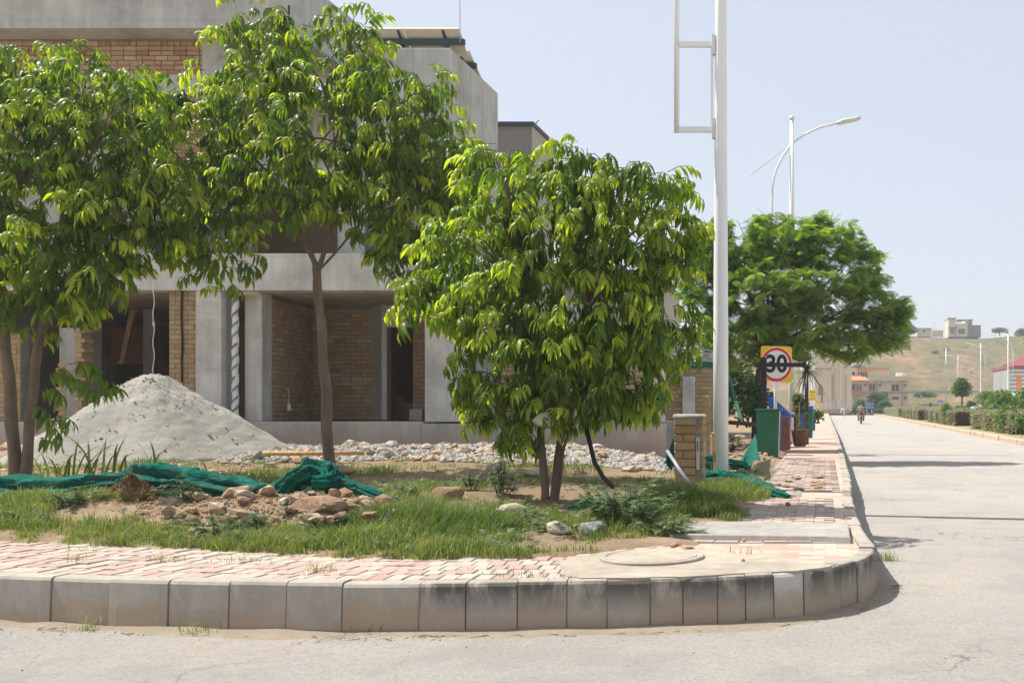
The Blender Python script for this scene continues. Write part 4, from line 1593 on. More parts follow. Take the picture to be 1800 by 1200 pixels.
obj('wooden_stake', MB().box(xat(1240, 15.5), xat(1248, 15.5), 15.45, 15.55, 0.35, zat(696, 15.5), 0.008), M['wood'], label='weathered wooden stake standing between pillar and lamp', cat='stake')
obj('kerb_stone', MB().box(xat(1232, 17), xat(1256, 17), 16.8, 17.1, 0.4, zat(766, 17), 0.02), M['concrete_light'], label='pale concrete block lying behind the brick pillar', cat='block', bevel=0.015)
b = MB()
b.prism([at(1279, 662, 24), at(1284, 662, 24), at(1306, 738, 23.4), at(1300, 741, 23.4)], (0, 0.06, 0))
obj('green_plank', b, M['green_box'], label='dull green plank leaning in the shade behind the street lamp', cat='plank', recalc=True)
b = MB().tube([at(1280, 742, 24.4), at(1310, 744, 24.3), at(1345, 748, 24.2)], 0.05, 8)
obj('fallen_log', b, M['bark_dark'], label='thin log lying in the shade under the feathery tree', cat='log', smooth=True)

# ------------------------------------------------------------------ sand heap
ax, ay = xat(262, 16.0), 16.0
az, base_r = zat(662, 16.0), 1.78
P = []
nr, na = 60, 140
for i in range(nr):
    u = i / (nr - 1)
    for j in range(na):
        a = 2 * math.pi * j / na
        rr = base_r * u * (1 + 0.07 * math.sin(a * 2 + .6) + 0.05 * math.sin(a * 5))
        x, y = ax + rr * math.cos(a) * 1.02, ay + rr * math.sin(a)
        g0 = lawn_z(x, y) - 0.02
        prof = max(0.0, 1 - u) ** 1.0
        rnd_top = 0.10 * math.exp(-(u / 0.09) ** 2)
        z = g0 + (az - 0.55) * prof - rnd_top + 0.05 * (fbm(x * 2.2, y * 2.2, 41) - .47) * (1 - u)
        z += 0.05 * (fbm(x * 7, y * 7, 42) - .47) * (1 - u * .5) + 0.03 * (vn(x * 23, y * 23, 43) - .5)
        if u > 0.97:
            z = g0 - 0.06
        P.append((x, y, z))
b = MB()
fs_ = []
for i in range(nr - 1):
    for j in range(na):
        fs_.append((i * na + j, i * na + (j + 1) % na, (i + 1) * na + (j + 1) % na, (i + 1) * na + j))
b.add(P, fs_)
obj('sand_heap', b, M['sand'], smooth=True, label='tall conical heap of grey builders sand before the house', cat='sand heap', recalc=True)
heap_pts = P


# ------------------------------------------------------------------ rocks
def rock_mesh(seed, dims=(1, 1, 0.6), cuts=8, sub=2, smooth=0.0):
    """An angular stone: an icosphere cut by random planes."""
    import bmesh
    r = random.Random(seed)
    bm = bmesh.new()
    bmesh.ops.create_icosphere(bm, subdivisions=sub, radius=1.0)
    planes = []
    for _ in range(cuts):
        n = Vector((r.gauss(0, 1), r.gauss(0, 1), r.gauss(0, 1))).normalized()
        planes.append((n, r.uniform(0.5, 0.82)))
    for v in bm.verts:
        for n, d in planes:
            e = v.co.dot(n) - d
            if e > 0:
                v.co -= n * e * 0.96
        v.co *= 1 + r.uniform(-.03, .03)
        v.co = Vector((v.co.x * dims[0], v.co.y * dims[1], v.co.z * dims[2]))
    b = MB()
    bm.verts.index_update()
    b.add([tuple(v.co) for v in bm.verts], [tuple(v.index for v in f.verts) for f in bm.faces])
    bm.free()
    return b


def rock(label, px, py, wpx, hpx, seed, mat='rock', z=None, cat='rock', dy=0.8, name='rock', cuts=9, sub=3):
    """A stone whose foot shows at (px, py): wpx wide and hpx high in the photograph."""
    z0 = 0.36
    for _ in range(12):
        p = onz(px, py, z0)
        zz = lawn_z(p.x, p.y) if inside(p.x, p.y) > 0 else WALK
        z0 += (zz - z0) * 0.6
    p = onz(px, py, z0)
    s = F / p.y
    w, h = wpx / s / 2 * 1.18, hpx / s / 2 * 1.15
    b = rock_mesh(seed, (w, w * dy, h), cuts, sub)
    b.v = [(x + p.x, y + p.y + w * dy * .6, zz + p.z + h * 0.62) for x, y, zz in b.v]
    if z is not None:
        b.v = [(x, y, q + z) for x, y, q in b.v]
    return obj(name, b, M[mat], label=label, cat=cat)


rock('broad pale flat topped rock in the grass before the third tree', 897, 905, 62, 26, 101, 'rock', dy=.6)
rock('rounded white crumbly rock beside the grey boulder', 976, 942, 46, 28, 102, 'rock', cuts=14)
rock('grey speckled boulder next to the large leafy weed', 1035, 940, 50, 32, 103, 'rock_grey')
rock('long brown flat boulder in front of the crumpled net', 557, 905, 100, 36, 104, 'rock_brown', dy=.55)
rock('brown brick block on its side below the net', 420, 915, 32, 22, 105, 'rock_brown', cat='brick', name='loose_brick')
rock('long pale brown kerb fragment low in the grass bank', 358, 945, 78, 20, 106, 'rock_brown', dy=.4)
rock('lumpy brown stone at the left end of the rubble bank', 335, 915, 50, 30, 107, 'rock_brown', cuts=14)
rock('square brown stone stacked beside the lumpy one', 396, 925, 26, 16, 108, 'rock_brown')
rock('flat grey paving shard under the long boulder', 480, 908, 55, 16, 109, 'rock_grey', dy=.5)
rock('tilted brown slab resting on the crumpled net', 503, 880, 22, 30, 110, 'rock_brown', z=0.05)
rock('second tilted brown slab propped on the net fold', 522, 878, 18, 28, 111, 'rock_brown', z=0.06)
rock('thick brown broken slab on top of the net end', 583, 858, 56, 24, 112, 'rock_brown', z=0.14, dy=.6)
rock('brown stone half buried in the shaded grass', 530, 958, 44, 16, 113, 'rock_brown')
rock('reddish clod beside the white fragment on the slope', 648, 912, 38, 18, 114, 'clod', cat='clod', name='clod', cuts=16)
rock('tan soil clod lying in the middle of the lawn', 806, 922, 56, 14, 115, 'clod', cat='clod', name='clod', cuts=16)
rock('orange soil mound in the sunny grass', 778, 878, 54, 30, 116, 'clod', cat='clod', name='clod', cuts=18)
rock('small pale rock against the plant by the third tree', 868, 832, 28, 22, 117, 'rock')
rock('white crumbled rock near the trunk of the third tree', 930, 838, 34, 18, 118, 'rock')
rock('pale stone in the grass before the brick pillar', 1152, 862, 30, 14, 119, 'rock')
rock('brown lump at the pavement corner by the weed', 1206, 966, 26, 10, 120, 'rock_brown', cuts=14)
rock('small brown lump beside the larger one at the corner', 1184, 962, 18, 9, 121, 'rock_brown')
rock('brown pebble lying on the front edge of the crossing slab', 1308, 958, 8, 6, 122, 'rock_brown', z=0.03)
rock('small brown stone alone on the pavement near the corner', 1306, 988, 7, 7, 123, 'rock_brown')
rock('tan pebble on the road against the kerb', 890, 1113, 15, 11, 124, 'rock', z=-0.305, name='pebble', cat='pebble')
rock('oblong grey pebble on the road below the long kerb block', 598, 1118, 13, 7, 125, 'rock_grey', z=-0.305, name='pebble', cat='pebble')
rock('grey pebble on the road between the two others', 759, 1119, 15, 8, 126, 'rock_grey', z=-0.305, name='pebble', cat='pebble')
rock('red brick piece on the pavement past the crossing slab', 1386, 888, 10, 7, 127, 'rock_brown')
rock('red brick piece on the pavement near the kerb', 1492, 913, 9, 5, 128, 'rock_brown')
rock('tan stone lying on top of the brick pillar', 1210, 735, 9, 8, 129, 'rock', z=0) if False else None
rock('pale stone under the cabinet beside the rubble', 1300, 772, 20, 10, 130, 'rock')
rock('dark stone partly under the third tree weed', 690, 905, 26, 14, 131, 'rock_grey')
for i in range(14):
    rock('broken brown paver lifted at the end of the pavement ramp', 1385 + rnd.uniform(-45, 70), 848 + rnd.uniform(-14, 14), rnd.uniform(12, 22), rnd.uniform(4, 7), 300 + i, 'rock_brown', dy=.9, name='loose_paver', cat='paver')['group'] = 'broken pavers by the ramp'

# many alike stones in the rubble strip along the plinth, and the crushed stone between them
SHARED = {}


def shared_rock(mat, k):
    if (mat, k) not in SHARED:
        SHARED[(mat, k)] = mesh_from('rubble_stone', rock_mesh(500 + k, (1, .85, .62), 8, 1), M[mat])
    return SHARED[(mat, k)]


def scatter_stones(n, fx, mats, size, label, group, seed, cat='stone', name='rubble_stone'):
    r = random.Random(seed)
    for i in range(n):
        x, y = fx(r)
        s = r.uniform(*size)
        o = place(name, shared_rock(r.choice(mats), r.randrange(7)), (x, y, lawn_z(x, y) + s * .3), None,
                  (r.uniform(-.5, .5), r.uniform(-.5, .5), r.uniform(0, 6.3)), (s, s * r.uniform(.7, 1.2), s * r.uniform(.7, 1.1)))
        props(o, label, cat, group)


def strip(px0, px1, y0, y1):
    def f(r):
        y = r.uniform(y0, y1)
        return xat(r.uniform(px0, px1), y), y
    return f


scatter_stones(150, strip(420, 1150, 14.6, 18.4), ['rubble_tan', 'rubble_tan', 'gravel', 'rock'], (0.06, 0.15), 'broken stone or brick piece in the rubble strip along the house plinth', 'rubble along the plinth', 51)
scatter_stones(70, strip(150, 400, 12.3, 13.6), ['rubble_tan', 'rubble_tan', 'rock'], (0.05, 0.13), 'tan broken brick piece at the foot of the sand heap', 'brick pieces below the sand heap', 52)
scatter_stones(26, strip(0, 110, 14.5, 16.5), ['rubble_tan', 'rock'], (0.07, 0.16), 'pale broken stone beside the trunks of the leftmost tree', 'stones beside the leftmost tree', 53)
scatter_stones(110, strip(290, 690, 8.6, 9.75), ['rock_brown', 'rock_brown', 'clod', 'rock'], (0.03, 0.13), 'brown stone in the earth bank below the green net', 'stones in the earth bank', 54)
scatter_stones(30, strip(1250, 1420, 18.5, 22.0), ['rubble_tan', 'rock_brown'], (0.04, 0.1), 'brick scrap lying around the green cabinet', 'scraps around the cabinet', 55)


def gravel(name, n, f, size, mat, label, seed, zoff=0.0, parent=None):
    r = random.Random(seed)
    b = MB()
    base = rock_mesh(9, (1, 1, .7), 6, 1)
    octa = [(1, 0, 0), (-1, 0, 0), (0, 1, 0), (0, -1, 0), (0, 0, .7), (0, 0, -.7)]
    of = [(0, 2, 4), (2, 1, 4), (1, 3, 4), (3, 0, 4), (2, 0, 5), (1, 2, 5), (3, 1, 5), (0, 3, 5)]
    for _ in range(n):
        x, y, z = f(r)
        s = r.uniform(*size) * (0.6 + r.random() ** 3)
        a = r.uniform(0, 6.3)
        ca, sa = math.cos(a), math.sin(a)
        q = [(vx * r.uniform(.6, 1.3), vy * r.uniform(.6, 1.3), vz * r.uniform(.6, 1.2)) for vx, vy, vz in octa]
        b.add([(x + s * (vx * ca - vy * sa), y + s * (vx * sa + vy * ca), z + zoff + s * (vz + .3)) for vx, vy, vz in q], of)
    return obj(name, b, M[mat], kind='stuff', label=label, parent=parent)


def strip3(px0, px1, y0, y1):
    def f(r):
        y = r.uniform(y0, y1)
        x = xat(r.uniform(px0, px1), y)
        return x, y, lawn_z(x, y)
    return f


gravel('gravel', 9000, strip3(380, 1170, 14.9, 18.9), (0.025, 0.055), 'gravel', 'grey crushed stone spread along the house plinth', 61)
gravel('pale_gravel', 1200, strip3(-300, 460, 12.3, 18.5), (0.02, 0.05), 'rubble_tan', 'crumbled brick bits around the sand heap', 62)
gravel('bank_crumbs', 3500, strip3(240, 760, 8.4, 10.0), (0.008, 0.022), 'clod', 'crumbs of earth in the bank below the net', 63)


def road_spot(r):
    x, y = r.uniform(-5.5, 3.5), r.uniform(4.6, 6.8)
    if r.random() < 0.3:
        x, y = r.uniform(0.6, 5), r.uniform(6, 16)
    return x, y, ROADZ


def gutter(r):
    s = r.uniform(2, 13)
    p, n = kp(s)
    d = 0.05 + abs(r.gauss(0, .12))
    return p.x + n.x * d, p.y + n.y * d, ROADZ


gravel('road_grit', 700, road_spot, (0.002, 0.006), 'gravel', 'loose grit scattered on the road', 64)
gravel('gutter_grit', 1300, gutter, (0.002, 0.008), 'rock', 'grit gathered along the foot of the kerb', 65)


def heap_spot(r):
    i = r.randrange(na * 5, len(heap_pts) - na * 6)
    p = heap_pts[i]
    return p[0] + r.uniform(-.05, .05), p[1] + r.uniform(-.05, .05), p[2]


gravel('sand_lumps', 900, lambda r: heap_spot(r), (0.005, 0.022), 'rock_grey', 'small stones and clods on the sand heap', 66)

# wooden batten and pink cord in the rubble
b = MB().tube([at(462, 796, 14.4), at(520, 797, 14.45), at(640, 796, 14.6)], 0.03, 7)
obj('wooden_batten', b, M['wood_pale'], label='long wooden pole lying across the rubble behind the second tree', cat='pole', smooth=True)
P = [at(838, 745, 18.75), at(852, 768, 18.4), at(868, 790, 17.9)] + [Vector((xat(885 + 14 * k, 15.9 - .25 * k), 15.9 - .25 * k, lawn_z(xat(885 + 14 * k, 15.9 - .25 * k), 15.9 - .25 * k) + .03)) for k in range(7)]
obj('pink_cord', MB().tube(P, 0.012, 5), M['pink_cord'], label='thin pink cord trailing from the plinth over the rubble', cat='cord', smooth=True)


# ------------------------------------------------------------------ green nets
def net_roll(label, pts, rad, seed, name='green_net', flat=0.6, wr=0.25):
    """A gathered net lying on the ground: pts = (x, y, z) centre line, rad = radii."""
    b = MB()
    m = 56
    n = (len(pts) - 1) * 22 + 1
    P = []
    for i in range(n):
        u = i / (n - 1) * (len(pts) - 1)
        k = min(int(u), len(pts) - 2)
        t = u - k
        c = Vector(pts[k]).lerp(Vector(pts[k + 1]), ss(t) * .5 + t * .5)
        rr = rad[k] + (rad[k + 1] - rad[k]) * t
        d = (Vector(pts[k + 1]) - Vector(pts[k])).normalized()
        side = Vector((d.y, -d.x, 0))
        if side.length < .1:
            side = Vector((1, 0, 0))
        side.normalize()
        up = side.cross(d)
        if up.z < 0:
            up = -up
        for j in range(m):
            a = 2 * math.pi * j / m
            w = 1 + wr * .6 * math.sin(a * 7 + 1.6 * math.sin(u * 1.3 + seed)) * (0.5 + vn(u * 2, a * 2, seed)) + wr * .45 * math.sin(a * 17 + 2.5 * math.sin(u * 2.1 + seed)) * vn(u * 4, a * 3, seed + 5) + 0.6 * (vn(u * 3.0, a * 1.5, seed + 1) - .5) + .25 * (vn(u * 9, a * 4, seed + 2) - .5)
            P.append(c + side * (rr * w * math.cos(a)) + up * (rr * flat * w * math.sin(a)))
    fs_ = [(i * m + j, i * m + (j + 1) % m, (i + 1) * m + (j + 1) % m, (i + 1) * m + j) for i in range(n - 1) for j in range(m)]
    b.add(P, fs_ + [tuple(range(m)), tuple(range((n - 1) * m, n * m))])
    return obj(name, b, M['net'], smooth=True, label=label, cat='netting', recalc=True)


def gp(px, Y, up=0.0):
    x = xat(px, Y)
    return (x, Y, lawn_z(x, Y) + up)


net_roll('long dark green shade net lying gathered along the earth bank', [gp(-330, 11.4, .08), gp(-180, 11.2, .10), gp(-60, 11.0, .10), gp(60, 10.8, .11), gp(170, 10.6, .13), gp(265, 10.4, .19), gp(330, 10.25, .17), gp(400, 10.15, .15), gp(470, 10.0, .15), gp(520, 9.95, .17)],
         [.16, .22, .24, .25, .25, .28, .25, .22, .19, .15], 3, flat=.5, wr=.45)
net_roll('crumpled emerald net bunched over the stones at the end of the bank', [gp(500, 9.85, .14), gp(528, 9.8, .26), gp(556, 9.8, .30), gp(582, 9.75, .22), gp(575, 9.6, .15), gp(548, 9.55, .14)], [.09, .10, .11, .10, .08, .06], 8, flat=.9, wr=.35)
net_roll('tail of dark green net sliding down into the lawn', [gp(590, 9.75, .18), gp(630, 9.7, .12), gp(670, 9.65, .06), gp(700, 9.6, .03)], [.11, .07, .06, .03], 12, flat=.6)
net_roll('flat scrap of green net in the sunny grass', [gp(722, 9.7, .01), gp(745, 9.7, .03), gp(772, 9.75, .01)], [.05, .07, .04], 15, flat=.4)
net_roll('dark scrap of green net behind the large leafy weed', [gp(1000, 10.2, .01), gp(1040, 10.3, .05), gp(1085, 10.4, .02)], [.04, .12, .05], 17, flat=.5)
net_roll('green net twisting from the lamp foot over the pavement', [gp(1240, 13.2, .10), gp(1275, 13.15, .08), (xat(1310, 13.0), 13.0, .44), (xat(1340, 12.7), 12.7, .40), (xat(1365, 12.4), 12.4, .375), (xat(1386, 12.2), 12.2, .36)], [.15, .16, .15, .12, .10, .04], 21, flat=.6, wr=.4)
net_roll('green net strip stretched behind the street lamp foot', [gp(1190, 14.6, .10), gp(1250, 14.9, .12), gp(1290, 15.2, .10), (xat(1310, 15.4), 15.4, .50)], [.16, .13, .08, .10], 25, flat=.8)
# net hung as a triangle from the cabinet, and a peak of net behind the pillar
for lab, corner, seed in (
        ('green net draped like a tent from the cabinet to the ground', [(1328, 762, 20.6), (1335, 812, 15.6), (1296, 818, 15.5)], 5),
        ('peaked fold of green net behind the brick pillar', [(1184, 768, 13.6), (1192, 822, 13.3), (1165, 818, 13.2)], 6)):
    b = MB()
    N = 26
    T, B1, B2 = [at(*q) for q in corner]
    P = []
    for i in range(N):
        u = i / (N - 1)
        for j in range(N):
            v = j / (N - 1)
            q = T.lerp(B2.lerp(B1, v), u)
            w = 0.07 * u * math.sin(v * 15 + seed + 2 * math.sin(u * 3)) + .04 * (fbm(u * 5, v * 5, seed) - .5)
            P.append(q + Vector((0.3 * w, -w, 0.04 * math.sin(v * 9) * u * u)))
    b.grid(P, N, N)
    o = obj('hung_net', b, M['net'], smooth=True, label=lab, cat='netting')
b = MB()
P = []
for i in range(14):
    for j in range(6):
        P.append(Vector(gp(462 + 5.2 * i, 10.3 - j * .06, 0.06 + .05 * math.sin(i * .9) + .05 * j * (1 - j / 5))))
b.grid(P, 14, 6)
obj('white_sack', b, M['sack'], smooth=True, label='flattened white woven sack beside the crumpled net', cat='sack')
b = MB()
c = Vector(gp(237, 9.75, .02))
for k in range(900):
    a, rr = rnd.uniform(0, 6.3), abs(rnd.gauss(0, .10))
    p = c + Vector((rr * math.cos(a) * 1.3, rr * math.sin(a) - .05, max(0, .2 - rr * .9) + rnd.uniform(0, .03)))
    d = Vector((rnd.gauss(0, 1), rnd.gauss(0, 1), rnd.gauss(.2, .5))).normalized() * rnd.uniform(.05, .12)
    s = d.cross(Vector((0, 0, 1))).normalized() * .004
    b.add([p - d * .5 - s, p + d * .5, p - d * .5 + s], [(0, 1, 2)])
mound = rock_mesh(77, (.13, .10, .09), 1, 2)
b.add([(c.x + x, c.y + y, c.z + z + .04) for x, y, z in mound.v], mound.f)
obj('straw_heap', b, M['straw'], label='small brown heap of dry straw in front of the net', cat='straw heap')


# ------------------------------------------------------------------ grass
def blades(f, n, L, W_, seed, age, lean=0.5):
    r = random.Random(seed)
    V, Fc, Cc = [], [], []
    i = 0
    tries = 0
    while i < n and tries < n * 6:
        tries += 1
        q = f(r)
        if q is None:
            continue
        x, y, z, k = q
        l = r.uniform(*L) * k
        w = r.uniform(*W_)
        a = r.uniform(0, 6.283)
        ln = abs(r.gauss(0, lean)) * l
        dx, dy = math.cos(a), math.sin(a)
        b0 = len(V)
        wx, wy = -dy * w, dx * w
        V += [(x - wx, y - wy, z - .01), (x + wx, y + wy, z - .01),
              (x + dx * ln * .35 - wx * .8, y + dy * ln * .35 - wy * .8, z + l * .55), (x + dx * ln * .35 + wx * .8, y + dy * ln * .35 + wy * .8, z + l * .55),
              (x + dx * ln, y + dy * ln, z + l * .9)]
        Fc += [(b0, b0 + 1, b0 + 3, b0 + 2), (b0 + 2, b0 + 3, b0 + 4)]
        g_ = age(r, x, y)
        Cc += [(g_, r.random(), 0, 1)] * 5
        i += 1
    b = MB()
    b.v, b.f, b.c = V, Fc, Cc
    return b


def lawn_spot(px0, px1, y0, y1, thr, bias=1.0):
    def f(r):
        y = y0 + (y1 - y0) * r.random() ** bias
        x = xat(r.uniform(px0, px1), y)
        d = inside(x, y)
        if d < -0.03:
            return None
        m = .62 * fbm(x * 1.1 + 3, y * 1.1, 90) + .38 * fbm(x * 4.3, y * 4.3, 91, 3)
        # bare earth of the bank and under the trees
        bare = math.exp(-((y - 9.35) / .38) ** 2) * ss((-3.9 - x) / .5) * ss((x + 7.2) / .5) * .5
        bare += .5 * math.exp(-(((x + 3.0) / .7) ** 2 + ((y - 11.3) / .6) ** 2))
        ppx = VPX + F * x / y
        bare += .45 * ss((ppx - 250) / 60) * ss((720 - ppx) / 60) * ss((y - 8.55) / .2) * ss((10.0 - y) / .25)
        if m - bare < thr + r.uniform(-.06, .06):
            return None
        return x, y, lawn_z(x, y) if d > 0 else WALK, .35 + 4.0 * max(0, m - .36) * (.5 + r.random())
    return f


age_f = lambda r, x, y: min(1, max(0, r.gauss(.35, .2) + .9 * max(0, fbm(x * 1.7, y * 1.7, 95) - .52) * 3 + (.5 if r.random() < .12 else 0)))
obj('grass', blades(lawn_spot(-420, 1330, 7.2, 10.4, .44), 54000, (.03, .105), (.002, .0042), 71, age_f), M['grass'], kind='stuff', label='rough green grass over the front of the plot')
obj('sparse_grass', blades(lawn_spot(-420, 1330, 10.2, 15.0, .46), 33000, (.03, .10), (.0025, .005), 72, lambda r, x, y: min(1, max(0, r.gauss(.45, .22)))), M['grass'], kind='stuff', label='thinner yellowing grass farther back on the plot')


obj('dry_grass', blades(lawn_spot(-420, 1330, 7.25, 14.0, .36), 20000, (.03, .08), (.0015, .003), 73, lambda r, x, y: r.uniform(.75, 1), 2.4), M['grass'], kind='stuff', label='matted dry straw coloured grass between the green blades')


def tuft_spot(cx, cy, rx, ry):
    def f(r):
        a, q = r.uniform(0, 6.3), r.random() ** .6
        x, y = cx + rx * q * math.cos(a), cy + ry * q * math.sin(a)
        return x, y, lawn_z(x, y) if inside(x, y) > 0 else WALK, 1.3 - .6 * q
    return f


def shade_age(r, x, y):  # darker blade colour paints tree shade into these tussocks
    return max(0, r.gauss(.12, .1))


for lab, px, Y, rx, ry, n, L in (
        ('thick tussock of long grass coloured dark for tree shade at the middle of the lawn edge', 760, 8.6, .75, .5, 3800, (.14, .3)),
        ('dense tussock of grass coloured dark as tree shade right of the large leafy weed', 1195, 10.2, .55, .55, 3800, (.14, .3)),
        ('bright long grass tussock at the foot of the street lamp', 1290, 12.3, .45, .8, 2600, (.10, .22)),
        ('low grass tussock hanging over the pavement edge below the long boulder', 640, 8.0, .7, .35, 2200, (.08, .2))):
    o = obj('grass_tussock', blades(tuft_spot(xat(px, Y), Y, rx, ry), n, L, (.0025, .0045), hash(lab) % 99 if False else px, shade_age if 'dark' in lab else age_f, .7), M['grass'], label=lab, cat='grass')
# weeds in pavement joints and gutter
k = 0
for px, py, z, n, L, lab in ((145, 964, WALK, 25, .07, 'tiny grass tuft in the pavers at the far left'), (130, 985, WALK, 40, .08, 'grass tuft in a paver joint behind the second kerb block'),
                             (290, 985, WALK, 60, .10, 'taller grass tuft in the paver joints near the lawn corner'), (430, 985, WALK, 130, .05, 'flat weed patch spread on the pavers'),
                             (552, 1004, WALK, 60, .11, 'spiky grass tuft growing at the kerb top'), (880, 1008, WALK, 40, .06, 'grass tuft on the pavers before the concrete patch'),
                             (950, 1013, WALK, 80, .05, 'low grass patch against the inner kerb edge'), (1305, 972, WALK, 45, .07, 'grass tuft on the pavement before the crossing slab'),
                             (350, 1113, 0, 90, .09, 'grass tuft at the kerb foot below the fourth block'), (155, 1106, 0, 90, .1, 'grass tuft with dry stalks at the kerb foot on the left'),
                             (640, 1112, 0, 60, .13, 'thin leaning grass at the kerb foot below the long block'), (1060, 1096, 0, 90, .09, 'bushy grass tuft at the foot of the sooty kerb'),
                             (1368, 1072, 0, 40, .06, 'small grass tuft below the whitewashed kerb block'), (1558, 985, 0, 160, .16, 'grass growing in the gutter behind the corner'), (985, 782, .5, 10, .1, '')):
    if not lab:
        continue
    z = z or ROADZ
    p = onz(px, py, z)
    r0 = 0.10 if 'patch' in lab else .045
    b = blades(lambda r: (p.x + r.gauss(0, r0 * 1.3), p.y + r.gauss(0, r0 * .8), z, r.uniform(.4, 1.1)), int(n * .6), (L * .4, L * 1.2), (.0015, .0028), 700 + k, age_f, 1.2)
    if 'patch' in lab:
        obj('weed_patch', b, M['grass'], label=lab, kind='stuff')
    else:
        obj('grass_tuft', b, M['grass'], label=lab, cat='grass')
    k += 1


# ------------------------------------------------------------------ broad-leaved weeds
def frond_leaf(b, p, d, L, r, age):
    """A deeply cut weed leaf: a rib with paired lobes."""
    d = Vector(d).normalized()
    side = d.cross(Vector((0, 0, 1)))
    if side.length < .05:
        side = Vector((1, 0, 0))
    side.normalize()
    c = (age, r.random(), 0, 1)
    prev = Vector(p)
    for k in range(5):
        u = (k + 1) / 5
        q = Vector(p) + d * L * u + Vector((0, 0, -0.35 * L * u * u))
        w = L * .34 * math.sin(math.pi * min(.95, u * .85 + .1))
        for s in (-1, 1):
            tip = prev.lerp(q, .9) + side * s * w + Vector((0, 0, .1 * L * (r.random() - .3)))
            b.add([prev, prev.lerp(q, .75), tip, prev.lerp(q, .25) + side * s * w * .5], [(0, 1, 2, 3)], c)
        prev = q


def weed(label, px, Y, w, h, n, L, seed, mat='weed', age=(.1, .9), name='leafy_weed', cat='weed'):
    r = random.Random(seed)
    x, y = xat(px, Y), Y
    z = lawn_z(x, y) if inside(x, y) > 0 else WALK
    t = thing(name, label, cat, (x, y, z))
    st, fo = MB(), MB()
    ns = max(4, n // 26)
    for i in range(ns):
        a, q = r.uniform(0, 6.3), r.random() ** .6
        top = Vector((x + w * .5 * q * math.cos(a), y + w * .4 * q * math.sin(a), z + h * (1 - .55 * q * q) * r.uniform(.7, 1.1)))
        foot = Vector((x + w * .15 * q * math.cos(a), y + w * .12 * q * math.sin(a), z - .02))
        mid = foot.lerp(top, .5) + Vector((0, 0, h * .08))
        st.tube([foot, mid, top], [.005, .004, .002], 4)
        for k in range(n // ns):
            u = r.uniform(.15, 1)
            p = foot.lerp(mid, u * 2) if u < .5 else mid.lerp(top, u * 2 - 1)
            aa = r.uniform(0, 6.3)
            frond_leaf(fo, p, (math.cos(aa), math.sin(aa), r.uniform(-.1, .7)), L * r.uniform(.6, 1.2) * (1.2 - .5 * u), r, r.uniform(*age))
    obj('stem', st, M['weed'], t)
    obj('leaves', fo, M[mat], t)


weed('large spreading grey green leafy weed at the lawn corner', 1105, 9.1, 1.15, .50, 560, .13, 1)
weed('dusty weed clump in front of the rubble bank', 380, 8.3, .5, .2, 150, .10, 21)
weed('dark ferny weed below the long boulder', 590, 8.45, .6, .2, 170, .10, 22, age=(0, .5))
weed('small pale weed at the lawn edge near the left frame', 60, 9.0, .5, .2, 120, .10, 23)
weed('low weed in the grass between the clods', 740, 9.1, .5, .16, 120, .10, 24)
weed('ferny weed beside the rounded white rock', 930, 9.0, .45, .18, 110, .10, 25)
weed('straggly weed on the lawn left of the third tree', 830, 11.6, .5, .24, 110, .10, 26)
weed('low leafy weed spilling right towards the crossing slab', 1175, 8.6, .7, .16, 220, .11, 2)
weed('bushy grey green weed behind the pale flat rock', 880, 11.2, .65, .42, 240, .11, 3)
weed('small leafy weed between the grey boulder and the third tree', 1065, 10.0, .45, .24, 140, .11, 4)
weed('dusty leafy weed with pale seed heads before the long net', 320, 9.3, .55, .26, 180, .10, 5)
weed('low dark leafy weed left of the dusty one', 130, 9.6, .7, .16, 160, .10, 6, age=(0, .5))
weed('dark leafy weed below the square brown stones', 450, 8.6, .6, .16, 180, .10, 7, age=(0, .4))
weed('sparse leafy weed in the sunny grass right of the net tail', 710, 10.2, .6, .22, 150, .11, 8)
weed('feathery weed beside the soil clod', 830, 9.9, .5, .16, 110, .10, 9)
weed('pale weed growing beside the cabinet in the shade', 1296, 21.5, .7, .55, 160, .16, 10)
weed('dark weed in the grass by the shaded stone', 640, 8.7, .4, .14, 90, .09, 11, age=(0, .5))
weed('grass like weed at the pavement foot of the lamp net', 1330, 14.2, .6, .25, 120, .12, 12)


def tall_grass(label, px, Y, n, H, seed):
    r = random.Random(seed)
    x, y = xat(px, Y), Y
    z = lawn_z(x, y)
    t = thing('tall_grass_clump', label, 'grass', (x, y, z))
    for i in range(n):
        b = MB()
        a = r.uniform(0, 6.3)
        d = Vector((math.cos(a), math.sin(a), 0))
        s = Vector((-d.y, d.x, 0))
        L = H * r.uniform(.5, 1.1)
        p0 = Vector((x + r.gauss(0, .10), y + r.gauss(0, .08), z))
        reach = r.uniform(.25, .8) * L
        V = []
        for k in range(7):
            u = k / 6
            c = p0 + d * reach * u ** 1.6 + Vector((0, 0, L * (u - .55 * max(0, u - .45) ** 1.3 * reach / L * 2.0)))
            w = .016 * (1 - u) ** .6 + .001
            V += [c - s * w, c + s * w]
        b.add(V, [(2 * k, 2 * k + 1, 2 * k + 3, 2 * k + 2) for k in range(6)], (r.uniform(.2, .7), r.random(), 0, 1))
        obj('leaf_blade', b, M['grass'], t)


